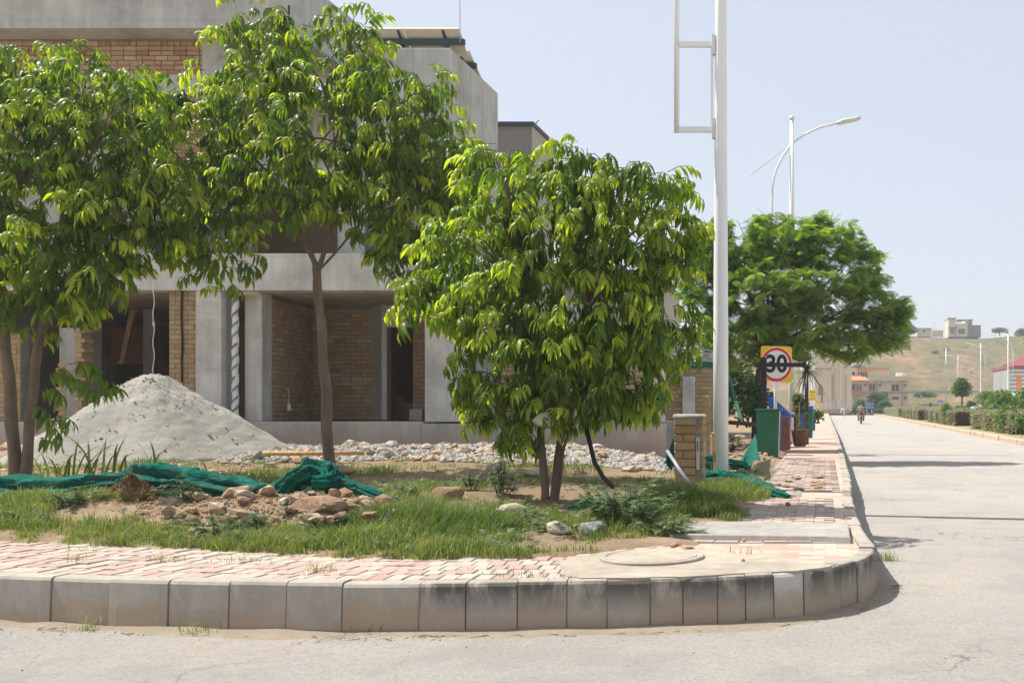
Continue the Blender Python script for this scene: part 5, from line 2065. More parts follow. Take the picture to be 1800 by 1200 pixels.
# low creeping weeds scattered through the grass
r = random.Random(44)
fo = MB()
n = 0
while n < 420:
    y = r.uniform(7.5, 12.5)
    x = xat(r.uniform(-300, 1280), y)
    if inside(x, y) < .05 or fbm(x * 1.4, y * 1.4, 97) < .45:
        continue
    z = lawn_z(x, y)
    for k in range(r.randrange(4, 9)):
        a = r.uniform(0, 6.3)
        frond_leaf(fo, (x + r.gauss(0, .03), y + r.gauss(0, .03), z + r.uniform(.01, .09)), (math.cos(a), math.sin(a), r.uniform(.1, .9)), r.uniform(.06, .12), r, r.uniform(0, .8))
    n += 1
obj('creeping_weeds', fo, M['weed'], kind='stuff', label='low creeping weeds scattered through the rough grass')


tall_grass('tall broad bladed grass clump just right of the leftmost trunks', 78, 12.8, 12, .55, 1)
tall_grass('tall arching grass clump in front of the sand heap', 150, 12.6, 14, .75, 2)
tall_grass('taller grass clump halfway along the sand heap foot', 190, 12.3, 10, .62, 3)
tall_grass('lone grass clump beside the brick pieces under the heap', 262, 12.2, 5, .6, 4)
tall_grass('short grass clump near the right foot of the sand heap', 398, 12.3, 6, .35, 5)

# hose, bag in the tree, bits of litter
b = MB().tube([at(1030, 748, 11.0), at(1036, 775, 10.9), at(1045, 812, 10.8), at(1060, 838, 10.7), at(1078, 856, 10.6)], 0.024, 8)
obj('black_hose', b, M['dark_rubber'], label='bent black hose standing beside the third tree trunk', cat='hose', smooth=True)
bag = rock_mesh(88, (.13, .1, .10), 4, 2)
c = at(957, 738, 10.55)
bag.v = [(x * (1 - .3 * (z > .03)) + c.x, y + c.y, z + c.z) for x, y, z in bag.v]
obj('plastic_bag', bag, M['sack'], smooth=True, label='crumpled pale plastic bag caught in the third tree', cat='bag')
r = random.Random(5)
b = MB()
for _ in range(120):
    s = r.uniform(2, 12)
    p, n = kp(s)
    q = Vector((p.x + n.x * r.uniform(.06, .2), p.y + n.y * r.uniform(.06, .2), ROADZ + .004))
    a = r.gauss(0, .8)
    d = Vector((math.cos(a), math.sin(a), 0)) * r.uniform(.02, .07)
    w = Vector((-d.y, d.x, 0)).normalized() * .0022
    b.add([q - d - w, q + d - w * .3, q + d + w * .3 + Vector((0, 0, .006)), q - d + w], [(0, 1, 2, 3)])
obj('dry_straw_litter', b, M['straw'], kind='stuff', label='dry straw bits lying along the kerb foot')

# ------------------------------------------------------------------ trees with drooping glossy leaves
def leaf_strip(b, p, out, L, w, r, col, droop):
    """One folded, bending leaf from p: starts along `out`, ends hanging down."""
    out = Vector(out).normalized()
    down = Vector((0, 0, -1))
    pts = [Vector(p)]
    n = 4
    d = out.copy()
    for k in range(n):
        d = (d + down * droop * (0.35 + 0.35 * k)).normalized()
        pts.append(pts[-1] + d * L / n)
    side = out.cross(down)
    if side.length < .05:
        side = Vector((1, 0, 0))
    side.normalize()
    tw = r.uniform(-.5, .5)
    V = []
    ws = (0.12, 0.85, 1.0, 0.62, 0.0)
    for k, q in enumerate(pts):
        dd = (pts[min(k + 1, n)] - pts[max(k - 1, 0)]).normalized()
        nn = side.cross(dd).normalized()
        sd = (side * math.cos(tw * k / n) + nn * math.sin(tw * k / n))
        h = w * ws[k]
        V += [q - sd * h + nn * h * .35, q, q + sd * h + nn * h * .35]
    f = []
    for k in range(n):
        a, c = 3 * k, 3 * k + 3
        f += [(a, a + 1, c + 1, c), (a + 1, a + 2, c + 2, c + 1)]
    b.add(V, f, col)


def make_tuft(seed, young, n=9, size=1.0, twig=True):
    """A shoot reaching along +x with leaves hanging from it."""
    r = random.Random(seed)
    b = MB()
    Lt = r.uniform(.22, .34) * size
    tp = [Vector((0, 0, 0)), Vector((Lt * .45, r.uniform(-.03, .03), .05 * size)), Vector((Lt * .85, r.uniform(-.05, .05), .03 * size)), Vector((Lt, r.uniform(-.05, .05), -.04 * size))]
    if twig:
        b.tube(tp, [.006 * size, .005 * size, .004 * size, .002 * size], 4, False)
        b.c = [(.35, .8, 0, 1)] * len(b.v)
    for i in range(n):
        u = 0.15 + 0.85 * (i + r.uniform(-.3, .3)) / (n - 1)
        u = max(0.05, min(1, u))
        k = min(2, int(u * 3))
        p = tp[k].lerp(tp[k + 1], u * 3 - k)
        s = 1 if i % 2 else -1
        out = Vector((r.uniform(.1, .8), s * r.uniform(.3, .9), r.uniform(-.4, .45)))
        L = r.uniform(.17, .265) * size * (1.0 if u < .8 else .85)
        age = max(0, min(1, young * (0.55 + 0.55 * u) + r.gauss(0, .12)))
        leaf_strip(b, p, out, L, L * r.uniform(.10, .13), r, (age, r.random(), 0, 1), r.uniform(.9, 2.2))
    return b


YOUNG = [make_tuft(900 + k, .92, 11) for k in range(6)]
MATURE = [make_tuft(950 + k, .48, 11) for k in range(6)]
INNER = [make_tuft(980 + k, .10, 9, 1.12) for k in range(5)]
T_YOUNG = [mesh_from('leaf_cluster', m, M['leaf'], smooth=True) for m in YOUNG]
T_MATURE = [mesh_from('leaf_cluster', m, M['leaf'], smooth=True) for m in MATURE]
for q in YOUNG + MATURE + INNER:
    q.a = np.array(q.v)


def bez(a, c, d, n=7):
    return [a * (1 - t) ** 2 + c * 2 * t * (1 - t) + d * t * t for t in [k / (n - 1) for k in range(n)]]


def add_tuft(b, src, p, az, tilt, s):
    ca, sa = math.cos(az), math.sin(az)
    ct, st = math.cos(tilt), math.sin(tilt)
    a = src.a * s
    x = a[:, 0] * ct + a[:, 2] * st
    z = -a[:, 0] * st + a[:, 2] * ct
    X = x * ca - a[:, 1] * sa + p[0]
    Y = x * sa + a[:, 1] * ca + p[1]
    b0 = len(b.v)
    b.v.extend(zip(X.tolist(), Y.tolist(), (z + p[2]).tolist()))
    b.f.extend([tuple(i + b0 for i in q) for q in src.f])
    b.c.extend(src.c)


def hanging_tree(label, Y, trunk_pts, lobes, seed, n_obj, n_in, extra=(), gaps=0.0, depth=0.85, tsize=1.0, fork=None):
    """trunk_pts: list of trunks [(px, py, radius)...]; lobes: (px, py, rx px, ry px, dY) ellipsoids of the crown."""
    r = random.Random(seed)
    s = F / Y
    base = at(trunk_pts[0][0][0], trunk_pts[0][0][1], Y)
    zb_ = lawn_z(base.x, base.y)
    t = thing('hanging_leaf_tree', label, 'tree', (base.x, Y, zb_), 'drooping leaved trees on the plot')
    tips = []
    for tp in trunk_pts:
        P = [at(a, c, Y + (dy if len(q) > 3 else 0)) for q in tp for (a, c, rr, *dd) in [q] for dy in [dd[0] if dd else 0]]
        if tp[0][1] > 800:
            P[0].z = min(P[0].z, zb_) - 0.08
        b = MB()
        # flare at the foot
        rad = [q[2] * .86 for q in tp]
        P2, R2 = [], []
        for k in range(len(P) - 1):
            for j in range(5):
                u = j / 5
                q = P[k].lerp(P[k + 1], u)
                q.x += 0.012 * math.sin(7 * q.z + seed)
                P2.append(q)
                R2.append((rad[k] + (rad[k + 1] - rad[k]) * u) * (1 + .05 * math.sin(11 * q.z)) * (1.25 if (k == 0 and j == 0) else 1))
        P2.append(P[-1])
        R2.append(rad[-1])
        b.tube(P2, R2, 12)
        obj('trunk', b, M['bark'], t, smooth=True)
        tips.append((P[-1], rad[-1]))
    # lobes in metres
    LB = [(at(a, c - 8, Y + dY), rx / s * .84, ry / s * .84) for a, c, rx, ry, dY in lobes]
    # limbs
    for i, (c, rx, rz) in enumerate(LB):
        a, ra = min(tips, key=lambda q: (q[0] - c).length)
        if c.z < a.z + .25:
            continue
        b = MB()
        e = c + Vector((0, 0, rz * .15))
        m = a.lerp(e, .45) + Vector((0, 0, .25 * (e - a).length * .4))
        main = bez(a - Vector((0, 0, .05)), m, e)
        b.tube(main, [max(.012, ra * .62 * (1 - k / 7.5)) for k in range(7)], 7)
        for k in range(7):
            u = r.uniform(.35, 1)
            p = main[min(6, int(u * 6))]
            th, ph = r.uniform(0, 6.3), r.uniform(-.3, .9)
            q = c + Vector((rx * .85 * math.cos(th) * math.cos(ph), rx * depth * .85 * math.sin(th) * math.cos(ph), rz * .8 * math.sin(ph)))
            b.tube(bez(p, p.lerp(q, .5) + Vector((0, 0, .15)), q, 6), [.014, .012, .010, .008, .006, .004], 5)
        obj('limb', b, M['bark'], t, smooth=True)
    # crown points
    def inner_depth(p):
        return min(math.sqrt(((p.x - c.x) / rx) ** 2 + ((p.y - c.y) / (rx * depth)) ** 2 + ((p.z - c.z) / rz) ** 2) for c, rx, rz in LB)

    area = [rx * rz for c, rx, rz in LB]
    cand = []
    tries = 0
    want = n_obj + n_in
    while len(cand) < want and tries < want * 40:
        tries += 1
        c, rx, rz = r.choices(LB, area)[0]
        v = Vector((r.gauss(0, 1), r.gauss(0, 1), r.gauss(0, 1))).normalized()
        q = r.uniform(.78, 1.04) if len(cand) < want * .62 else r.uniform(.25, .8)
        if q > .75:
            q *= .80 + .42 * vn(math.atan2(v.z, v.x) * 1.6 + seed, v.y * 1.5 + c.x * 2, 17)
            if r.random() < .05 and v.z > -.2:
                q += r.uniform(.08, .28)
        p = Vector((c.x + v.x * rx * q, c.y + v.y * rx * depth * q, c.z + v.z * rz * q))
        e = inner_depth(p)
        if q > .75 and e < .72:
            continue
        if gaps and vn(p.x * 1.8 + seed, p.z * 1.8, 6) < gaps and q > .6 and p.y > Y - .2:
            continue
        cand.append((p, e, c))
    # the clusters that show largest: outermost and nearest
    cand.sort(key=lambda q: -(q[1] - 0.55 * (q[0].y - Y) / 1.0))
    inner = MB()
    for i, (p, e, c) in enumerate(cand):
        az = math.atan2(p.y - c.y, p.x - c.x) + r.gauss(0, .5)
        up = (p.z - c.z)
        tilt = r.gauss(.15, .25) - (.5 if up > .6 else 0)
        sc = tsize * r.uniform(.65, 1.2)
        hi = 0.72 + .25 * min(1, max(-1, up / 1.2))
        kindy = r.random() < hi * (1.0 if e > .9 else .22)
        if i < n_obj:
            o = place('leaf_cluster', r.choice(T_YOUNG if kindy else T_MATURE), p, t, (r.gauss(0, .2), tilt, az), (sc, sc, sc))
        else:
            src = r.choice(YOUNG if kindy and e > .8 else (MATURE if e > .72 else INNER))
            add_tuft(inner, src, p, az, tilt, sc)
    for (a, c, dY) in extra:
        p = at(a, c, Y + dY)
        add_tuft(inner, r.choice(MATURE), p, r.uniform(-.6, .6) + (math.pi if a < trunk_pts[0][0][0] else 0), r.uniform(-.2, .5), tsize * 1.05)
    obj('foliage', inner, M['leaf'], t, smooth=True, kind='stuff')
    return t


# leftmost tree, twin trunks
hanging_tree('leftmost drooping leaved tree with twin brown trunks at the frame edge', 12.5,
             [[(28, 850, .085), (20, 720, .075), (6, 560, .065), (-5, 450, .05)], [(42, 850, .07), (62, 640, .06), (95, 470, .05)], ],
             [(60, 250, 150, 130, 0), (-70, 260, 130, 140, .2), (180, 250, 110, 130, -.2), (60, 400, 160, 120, -.2), (200, 400, 110, 100, -.3), (-60, 430, 130, 110, 0), (60, 510, 100, 80, -.4),
              (40, 140, 110, 75, .2), (150, 160, 95, 80, 0), (262, 340, 60, 90, -.2), (140, 480, 70, 60, -.5)],
             21, 300, 900, tsize=.86, extra=[(70, 690, -.3), (110, 672, -.3), (140, 645, -.3), (95, 735, -.5), (70, 770, -.4), (58, 715, -.3), (120, 640, -.2), (158, 690, -.3), (178, 690, -.35), (150, 655, -.2), (100, 650, -.3), (128, 668, -.4), (80, 662, -.2), (165, 668, -.3), (60, 740, -.4), (82, 752, -.5), (90, 690, -.3)])
# middle tree, single straight trunk
hanging_tree('tall drooping leaved tree with a single straight trunk before the porch', 13.7,
             [[(579, 836, .088), (573, 690, .075), (563, 560, .066), (556, 470, .06)], [(556, 472, .045), (530, 410, .035), (520, 350, .03)], [(558, 472, .035), (585, 400, .03), (592, 330, .025)], [(560, 474, .02), (602, 430, .016), (640, 385, .012)]],
             [(540, 250, 190, 120, 0), (440, 150, 105, 90, 0), (580, 130, 120, 85, 0), (440, 50, 65, 55, .1), (620, 62, 58, 52, 0), (690, 190, 105, 90, -.2), (750, 290, 95, 90, -.2), (325, 290, 95, 95, -.1),
              (365, 390, 95, 80, -.3), (690, 370, 100, 80, -.3), (765, 425, 85, 65, -.4), (720, 455, 50, 50, -.4), (480, 350, 110, 70, -.3), (600, 330, 110, 70, -.4), (330, 210, 60, 70, .1), (800, 350, 50, 55, -.3), (400, 470, 60, 55, -.3)],
             22, 300, 950, tsize=.90)
# third tree, low crown, several stems
hanging_tree('round low crowned drooping leaved tree in front of the house wing', 11.1,
             [[(957, 880, .055), (955, 800, .05), (945, 700, .045), (935, 560, .04)], [(968, 880, .05), (985, 780, .042), (1010, 680, .038), (1030, 540, .03)], [(975, 860, .025), (992, 790, .02), (1005, 740, .018)]],
             [(980, 400, 160, 110, 0), (860, 460, 120, 110, 0), (1085, 440, 120, 120, 0), (980, 560, 190, 110, -.2), (890, 620, 100, 90, -.2), (1090, 600, 115, 100, -.2), (775, 525, 65, 55, -.2), (1010, 700, 130, 70, -.3),
              (900, 330, 90, 60, .1), (1040, 320, 80, 55, .1), (1130, 330, 80, 55, 0), (1172, 430, 50, 90, 0), (1020, 280, 40, 35, .1), (880, 290, 40, 35, .1), (880, 700, 70, 55, -.3), (1170, 580, 50, 80, -.2), (1090, 700, 60, 60, -.3), (920, 760, 45, 40, -.3)],
             23, 300, 900, tsize=.84)


# ------------------------------------------------------------------ feathery tree over the pavement
def make_spray(seed, age):
    """A feathery spray: several fern-like leaves from one twig end."""
    r = random.Random(seed)
    b = MB()
    for i in range(7):
        a = r.uniform(0, 6.3)
        d = Vector((math.cos(a), math.sin(a), r.uniform(-.5, 1.0))).normalized()
        side = d.cross(Vector((0, 0, 1))).normalized()
        ro = r.uniform(-1.2, 1.2)
        side = (side * math.cos(ro) + side.cross(d) * math.sin(ro)).normalized()
        L = r.uniform(.24, .38)
        c = (max(0, min(1, r.gauss(age, .2))), r.random(), 0, 1)
        for k in range(9):
            u = (k + .5) / 9
            q = d * L * u + Vector((0, 0, -.30 * L * u * u))
            w = L * .30 * math.sin(math.pi * (u * .8 + .12))
            for s in (-1, 1):
                tip = q + side * s * w + d * .035 + Vector((0, 0, -.02))
                b.add([q, q + d * .014, tip, q + side * s * w * .5 - d * .006], [(0, 1, 2, 3)], c)
    b.a = np.array(b.v)
    return b


SPRAY = [make_spray(40 + k, .25 + .12 * (k % 5)) for k in range(10)]
T_SPRAY = [mesh_from('leaf_spray', m, M['frond']) for m in SPRAY]


def feathery_tree(label, Y, trunk, lobes, seed, n_obj, n_in, depth=.8, sc0=1.0):
    r = random.Random(seed)
    s = F / Y
    base = at(trunk[0][0], trunk[0][1], Y)
    t = thing('feathery_tree', label, 'tree', (base.x, Y, 0.4))
    P = [at(a, c, Y) for a, c, q in trunk]
    P[0].z = 0.3
    b = MB().tube(P, [q[2] for q in trunk], 12)
    obj('trunk', b, M['bark_dark'], t, smooth=True)
    LB = [(at(a, c, Y + dY), rx / s, ry / s) for a, c, rx, ry, dY in lobes]
    fork, fr = P[-1], trunk[-1][2]
    for (c, rx, rz) in LB:
        b = MB()
        e = c + Vector((0, 0, -.1))
        main = bez(fork - Vector((0, 0, .1)), fork.lerp(e, .5) + Vector((0, 0, .3)), e, 8)
        b.tube(main, [max(.015, fr * .5 * (1 - k / 8.5)) for k in range(8)], 7)
        for k in range(8):
            p = main[r.randrange(3, 8)]
            th, ph = r.uniform(0, 6.3), r.uniform(-.3, 1.1)
            q = c + Vector((rx * .9 * math.cos(th) * math.cos(ph), rx * depth * .9 * math.sin(th) * math.cos(ph), rz * .85 * math.sin(ph)))
            m2 = bez(p, p.lerp(q, .5) + Vector((0, 0, -.1)), q, 6)
            b.tube(m2, [.022, .018, .015, .011, .008, .005], 5)
            for j in range(2):
                w = m2[r.randrange(2, 6)]
                b.tube([w, w + Vector((r.gauss(0, .25), r.gauss(0, .25), r.gauss(.12, .2)))], [.008, .003], 4)
        obj('limb', b, M['bark_dark'], t, smooth=True)
    area = [rx * rz for c, rx, rz in LB]
    cand = []
    for i in range(n_obj + n_in):
        c, rx, rz = r.choices(LB, area)[0]
        v = Vector((r.gauss(0, 1), r.gauss(0, 1), r.gauss(0, 1))).normalized()
        q = r.uniform(.35, 1.0) ** .6
        p = Vector((c.x + v.x * rx * q, c.y + v.y * rx * depth * q, c.z + v.z * rz * q))
        if vn(p.x * 1.9, p.z * 2.3, 55) < .22:
            continue
        cand.append((p, q))
    cand.sort(key=lambda q: q[0].y - 1.2 * q[1])
    rest = MB()
    for i, (p, q) in enumerate(cand):
        az, tl, sc = r.uniform(0, 6.3), r.gauss(0, .3), sc0 * r.uniform(.75, 1.25)
        k = r.randrange(10)
        if i < n_obj:
            place('leaf_spray', T_SPRAY[k], p, t, (r.gauss(0, .25), tl, az), (sc, sc, sc))
        else:
            add_tuft(rest, SPRAY[k], p, az, tl, sc)
    obj('foliage', rest, M['frond'], t, kind='stuff')


feathery_tree('broad feathery leaved tree shading the pavement beyond the street lamp', 25.5,
              [(1335, 750, .20), (1333, 700, .17), (1340, 650, .15), (1350, 610, .12)],
              [(1290, 440, 75, 55, 0), (1370, 430, 85, 50, .2), (1450, 425, 70, 42, 0), (1250, 490, 60, 70, -.2), (1340, 520, 100, 70, -.3), (1440, 500, 90, 60, -.2), (1510, 480, 48, 50, 0), (1530, 540, 55, 38, 0), (1300, 590, 80, 55, -.4),
               (1400, 590, 80, 45, -.4), (1490, 600, 60, 32, -.2), (1560, 590, 38, 30, 0), (1270, 400, 40, 22, 0), (1350, 395, 45, 18, 0), (1445, 392, 18, 16, 0), (1580, 545, 22, 24, 0)],
              31, 300, 1400, sc0=.9)


# ------------------------------------------------------------------ generic bushes and far trees
def bushy(name, label, cat, Y, px, py, rx, ry, n, size, seed, mat='shrub_leaf', age=(.1, .9), trunk=None, foot=None, group=None, depth=.8, lobes=None, elong=1.6):
    """Crown at pixel (px, py), rx, ry pixels; trunk = (px, py foot, radius m)."""
    r = random.Random(seed)
    s = F / Y
    c0 = at(px, py, Y)
    lb = lobes or [(0, 0, .75, .8), (-.45, -.15, .5, .6), (.45, -.1, .5, .6), (.1, .35, .55, .55), (-.2, .4, .4, .45)]
    f = foot if foot is not None else py + ry
    t = thing(name, label, cat, (c0.x, Y, zat(f, Y)), group)
    b = MB()
    pts = []
    for _ in range(n):
        u, v, a, q = r.choice(lb)
        d = Vector((r.gauss(0, 1), r.gauss(0, 1), r.gauss(0, 1))).normalized() * r.uniform(.45, 1.0) ** .5
        pts.append((c0.x + rx / s * (u + d.x * a), Y + rx / s * depth * d.y * .9, c0.z + ry / s * (v + d.z * q)))
    leaf_cards(b, pts, size, r, age, .3, elong)
    obj('crown' if trunk else 'foliage', b, M[mat], t)
    if trunk:
        p = at(trunk[0], trunk[1], Y)
        b = MB().tube([p, p.lerp(c0, .6), c0 + Vector((0, 0, ry / s * .3))], [trunk[2], trunk[2] * .7, trunk[2] * .3], 7)
        for k in range(5):
            q = c0 + Vector((r.gauss(0, .5) * rx / s, r.gauss(0, .3) * rx / s, r.uniform(-.2, .6) * ry / s))
            b.tube([p.lerp(c0, .55), p.lerp(q, .8), q], [trunk[2] * .5, trunk[2] * .3, trunk[2] * .1], 5)
        obj('trunk', b, M['bark_dark'], t, smooth=True)
    else:
        b = MB()
        for k in range(4):
            b.tube([(c0.x + r.gauss(0, .2) * rx / s, Y, zat(f, Y) - .05), (c0.x + r.gauss(0, .4) * rx / s, Y, c0.z)], [.03, .012], 5)
        obj('stem', b, M['bark_dark'], t)
    return t


# dark undergrowth behind the lamp
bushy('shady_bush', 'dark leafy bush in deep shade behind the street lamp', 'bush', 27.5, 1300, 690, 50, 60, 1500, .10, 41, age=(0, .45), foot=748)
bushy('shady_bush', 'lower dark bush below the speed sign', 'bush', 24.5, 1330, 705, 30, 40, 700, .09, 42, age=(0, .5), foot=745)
bushy('garden_shrub', 'leafy shrub seen between the sign post and the blue bin', 'bush', 30.0, 1405, 712, 15, 24, 320, .10, 43, age=(.2, .8), foot=740)
# palm with drooping narrow leaves
r = random.Random(6)
Yp = 29.2
t = thing('spiky_palm', 'spiky palm with drooping narrow leaves beyond the speed sign', 'palm', (xat(1418, Yp), Yp, .36))
c = at(1418, 650, Yp)
obj('trunk', MB().tube([(c.x, Yp, .3), (c.x, Yp, c.z)], [.06, .05], 8), M['bark_dark'], t, smooth=True)
for k in range(90):
    a = r.uniform(0, 6.3)
    el = r.uniform(-.9, 1.1)
    d = Vector((math.cos(a) * math.cos(el), math.sin(a) * math.cos(el), math.sin(el)))
    s = d.cross(Vector((0, 0, 1))).normalized()
    L = r.uniform(.55, .95)
    V = []
    for j in range(5):
        u = j / 4
        q = c + d * L * u + Vector((0, 0, -.35 * L * u * u))
        w = .034 * (1 - u) + .002
        V += [q - s * w, q + s * w]
    b = MB().add(V, [(2 * j, 2 * j + 1, 2 * j + 3, 2 * j + 2) for j in range(4)], (max(0, r.gauss(.25 if el > -.3 else .8, .2)), r.random(), 0, 1))
    obj('palm_leaf', b, M['palm'], t)

# ------------------------------------------------------------------ hedges and shrubs across the road
def hedge(label, px0, px1, Y0, Y1, h, seed, mat='dusty_leaf', n=2200, x0=7.6, x1=8.8, age=(.2, 1), brown=0.0):
    """A clipped hedge along the kerb from depth Y0 to Y1."""
    r = random.Random(seed)
    z0 = .2
    t = thing('hedge', label, 'hedge', ((x0 + x1) / 2, (Y0 + Y1) / 2, z0), 'clipped hedges across the road')
    core = MB()
    P = []
    b, bb = MB(), MB()
    for _ in range(n):
        f = r.random()
        y = r.uniform(Y0, Y1)
        if f < .34:
            p = (x0 + r.uniform(-.04, .10) + .12 * math.sin(y * 1.7 + seed), y, z0 + h * r.random())
        elif f < .66:
            p = (r.uniform(x0, x1), y, z0 + h + r.uniform(-.12, .05) + .06 * math.sin(y * 2.1))
        elif f < .82:
            p = (r.uniform(x0, x1), Y0 + r.uniform(-.05, .12), z0 + h * r.random())
        else:
            p = (r.uniform(x0 + .05, x1), y, z0 + h * r.uniform(.1, .95))
        hole = brown and f > .66 and p[1] < Y0 + .5 and vn(p[0] * 2, p[2] * 3, seed) > .35 and p[2] < z0 + h * .85
        if hole:
            P.append(p)
        else:
            leaf_cards(b, [p], .085, r, age, .5, 1.4)
    leaf_cards(bb, P, .07, r, (0, .8), .3, 1.8)
    ck = MB()
    ny_ = int((Y1 - Y0) * 3)
    Pk = []
    for i in range(ny_ + 1):
        y = Y0 + .22 + (Y1 - Y0 - .44) * i / ny_
        j = [r.uniform(-.07, .07) for _ in range(5)]
        Pk += [(x0 + .14 + j[0], y, z0), (x0 + .14 + j[1], y, z0 + h * .8), (x0 + .3, y, z0 + h - .12 + j[2]), (x1 - .3, y, z0 + h - .12 + j[3]), (x1 - .14, y, z0 + h * .8), (x1 - .14 + j[4], y, z0)]
    ck.grid(Pk, ny_ + 1, 6)
    ck.f.append((0, 1, 2, 3, 4, 5))
    ck.f.append(tuple(ny_ * 6 + k for k in (5, 4, 3, 2, 1, 0)))
    ck.c = [(.35, r.random(), 0, 1) for _ in ck.v]
    obj('twig_mass', ck, M['brown_leaf' if brown else mat], t)
    obj('foliage', b, M[mat], t)
    if P:
        obj('bare_twigs', bb, M['brown_leaf'], t, label='dead brown hollow in the hedge end')
    w = MB()
    for k in range(max(3, int((Y1 - Y0)))):
        y = r.uniform(Y0 + .1, Y1 - .1)
        xx = r.uniform(x0 + .2, x1 - .2)
        w.tube([(xx, y, z0 - .05), (xx + r.gauss(0, .1), y, z0 + h * .8)], [.03, .012], 5)
    obj('stem', w, M['bark_dark'], t)


hedge('dusty clipped hedge nearest the camera with a dead brown hollow in its end', 1668, 1760, 44.0, 56.0, .95, 1, n=6500, x0=7.9, x1=10.6, brown=1)
hedge('second dusty clipped hedge with a brown end beyond a gap', 1590, 1660, 62.0, 79.0, .95, 2, n=4200, x0=7.8, x1=10.2, brown=1)
hedge('third dusty clipped hedge farther along the kerb', 1563, 1590, 86.0, 104.0, .95, 3, n=3000, x0=7.8, x1=9.8, brown=1)
hedge('farthest dusty clipped hedge near the blue road sign', 1535, 1565, 110.0, 135.0, 1.0, 4, n=3000, x0=7.8, x1=9.6)
SH = [('loose light green shrub beside the nearest hedge', 1772, 735, 26, 30, 46, 900, .10, 51, (.4, 1), 764),
      ('bright yellow green bush low at the frame edge', 1796, 742, 18, 16, 42, 500, .09, 52, (.5, 1), 762),
      ('tall pale green shrub in front of the striped building', 1765, 708, 40, 26, 62, 1400, .14, 53, (.4, 1), 745),
      ('pale leafy shrub at the frame edge under the striped building', 1800, 705, 24, 26, 66, 900, .14, 54, (.4, 1), 742),
      ('mid green shrub mass behind the lamp between bins', 1738, 700, 28, 14, 90, 900, .17, 55, (.2, .8), 722),
      ('conical green shrub right of the small round tree', 1708, 716, 12, 13, 84, 500, .14, 56, (.1, .6), 730),
      ('thin yellow green shrub in the gap between the hedges', 1664, 724, 12, 18, 66, 420, .11, 57, (.5, 1), 745),
      ('small leafy shrub left of the conical one', 1688, 720, 14, 9, 80, 400, .13, 58, (.3, .9), 732),
      ('purple flowering shrub beside the blue bin', 1751, 717, 9, 6, 74, 260, .10, 59, (.3, .9), 728)]
for lab, px, py, rx, ry, Y, n, sz, sd, ag, ft in SH:
    t = bushy('shrub', lab, 'shrub', Y, px, py, rx, ry, n, sz, sd, age=ag, foot=ft)
    if 'purple' in lab:
        r = random.Random(8)
        b = MB()
        c = at(px, py, Y)
        leaf_cards(b, [(c.x + r.gauss(0, .18), Y - .3 + r.gauss(0, .1), c.z + r.gauss(0, .14)) for _ in range(120)], .09, r)
        obj('flowers', b, M['purple'], t)
bushy('young_tree', 'small round crowned young tree on the grass before the hill', 'tree', 88, 1691, 682, 18, 20, 1300, .17, 60, age=(.1, .7), trunk=(1691, 722, .09), foot=722)
bushy('dark_bush', 'low dark bush along the foot of the hill', 'bush', 190, 1625, 694, 22, 5, 500, .4, 61, age=(0, .5), foot=700)
# bushes at the end of the road
bushy('round_bush', 'dark rounded bush at the end of the road', 'bush', 158, 1541, 703, 20, 15, 1300, .34, 62, age=(0, .6), foot=722)
bushy('pale_bush', 'light green bush left of the dark one at the road end', 'bush', 157, 1513, 712, 13, 12, 700, .3, 63, age=(.4, 1), foot=724)
bushy('pale_bush', 'bright green bush right of the blue road sign', 'bush', 157, 1553, 712, 15, 10, 800, .3, 64, age=(.5, 1), foot=722)
bushy('low_hedge', 'low hedge strip in front of the road end bushes', 'hedge', 154.5, 1535, 722, 36, 3.5, 900, .25, 65, age=(.1, .7), foot=728, lobes=[(k / 6 - 1, 0, .2, 1) for k in range(13)])
bushy('verge_weeds', 'weeds growing along the far pavement edge', 'weed', 40, 1438, 730, 8, 9, 260, .10, 66, age=(.3, 1), foot=742)

# hill-top trees
bushy('hilltop_tree', 'dense green tree on the hill crest left of the house', 'tree', 305, 1600, 579, 13, 9, 500, .6, 67, age=(.1, .6), trunk=(1600, 590, .2), foot=590)
bushy('hilltop_tree', 'flat topped tree on the hill crest right of the dark block', 'tree', 305, 1757, 581, 16, 5, 380, .5, 68, age=(.1, .5), trunk=(1757, 590, .2), foot=590)
bushy('hilltop_tree', 'rounded grey green tree at the frame edge on the crest', 'tree', 305, 1795, 585, 13, 8, 420, .5, 69, age=(.1, .5), trunk=(1795, 595, .2), foot=595)
rs = random.Random(9)
for i in range(46):                     # scattered scrub on the hillside
    x, y = rs.uniform(10, 75), rs.uniform(236, 300)
    z = hill_z(x, y)
    b = MB()
    s = rs.uniform(.5, 1.3)
    leaf_cards(b, [(x + rs.gauss(0, s * .5), y + rs.gauss(0, s * .5), z + abs(rs.gauss(0, s * .4)) - .6) for _ in range(70)], .35, rs, (0, .6))
    props(obj('hill_scrub', b, M['shrub_leaf']), 'small dark scrub bush dotted on the dry hillside', 'bush', 'scrub bushes on the hillside')


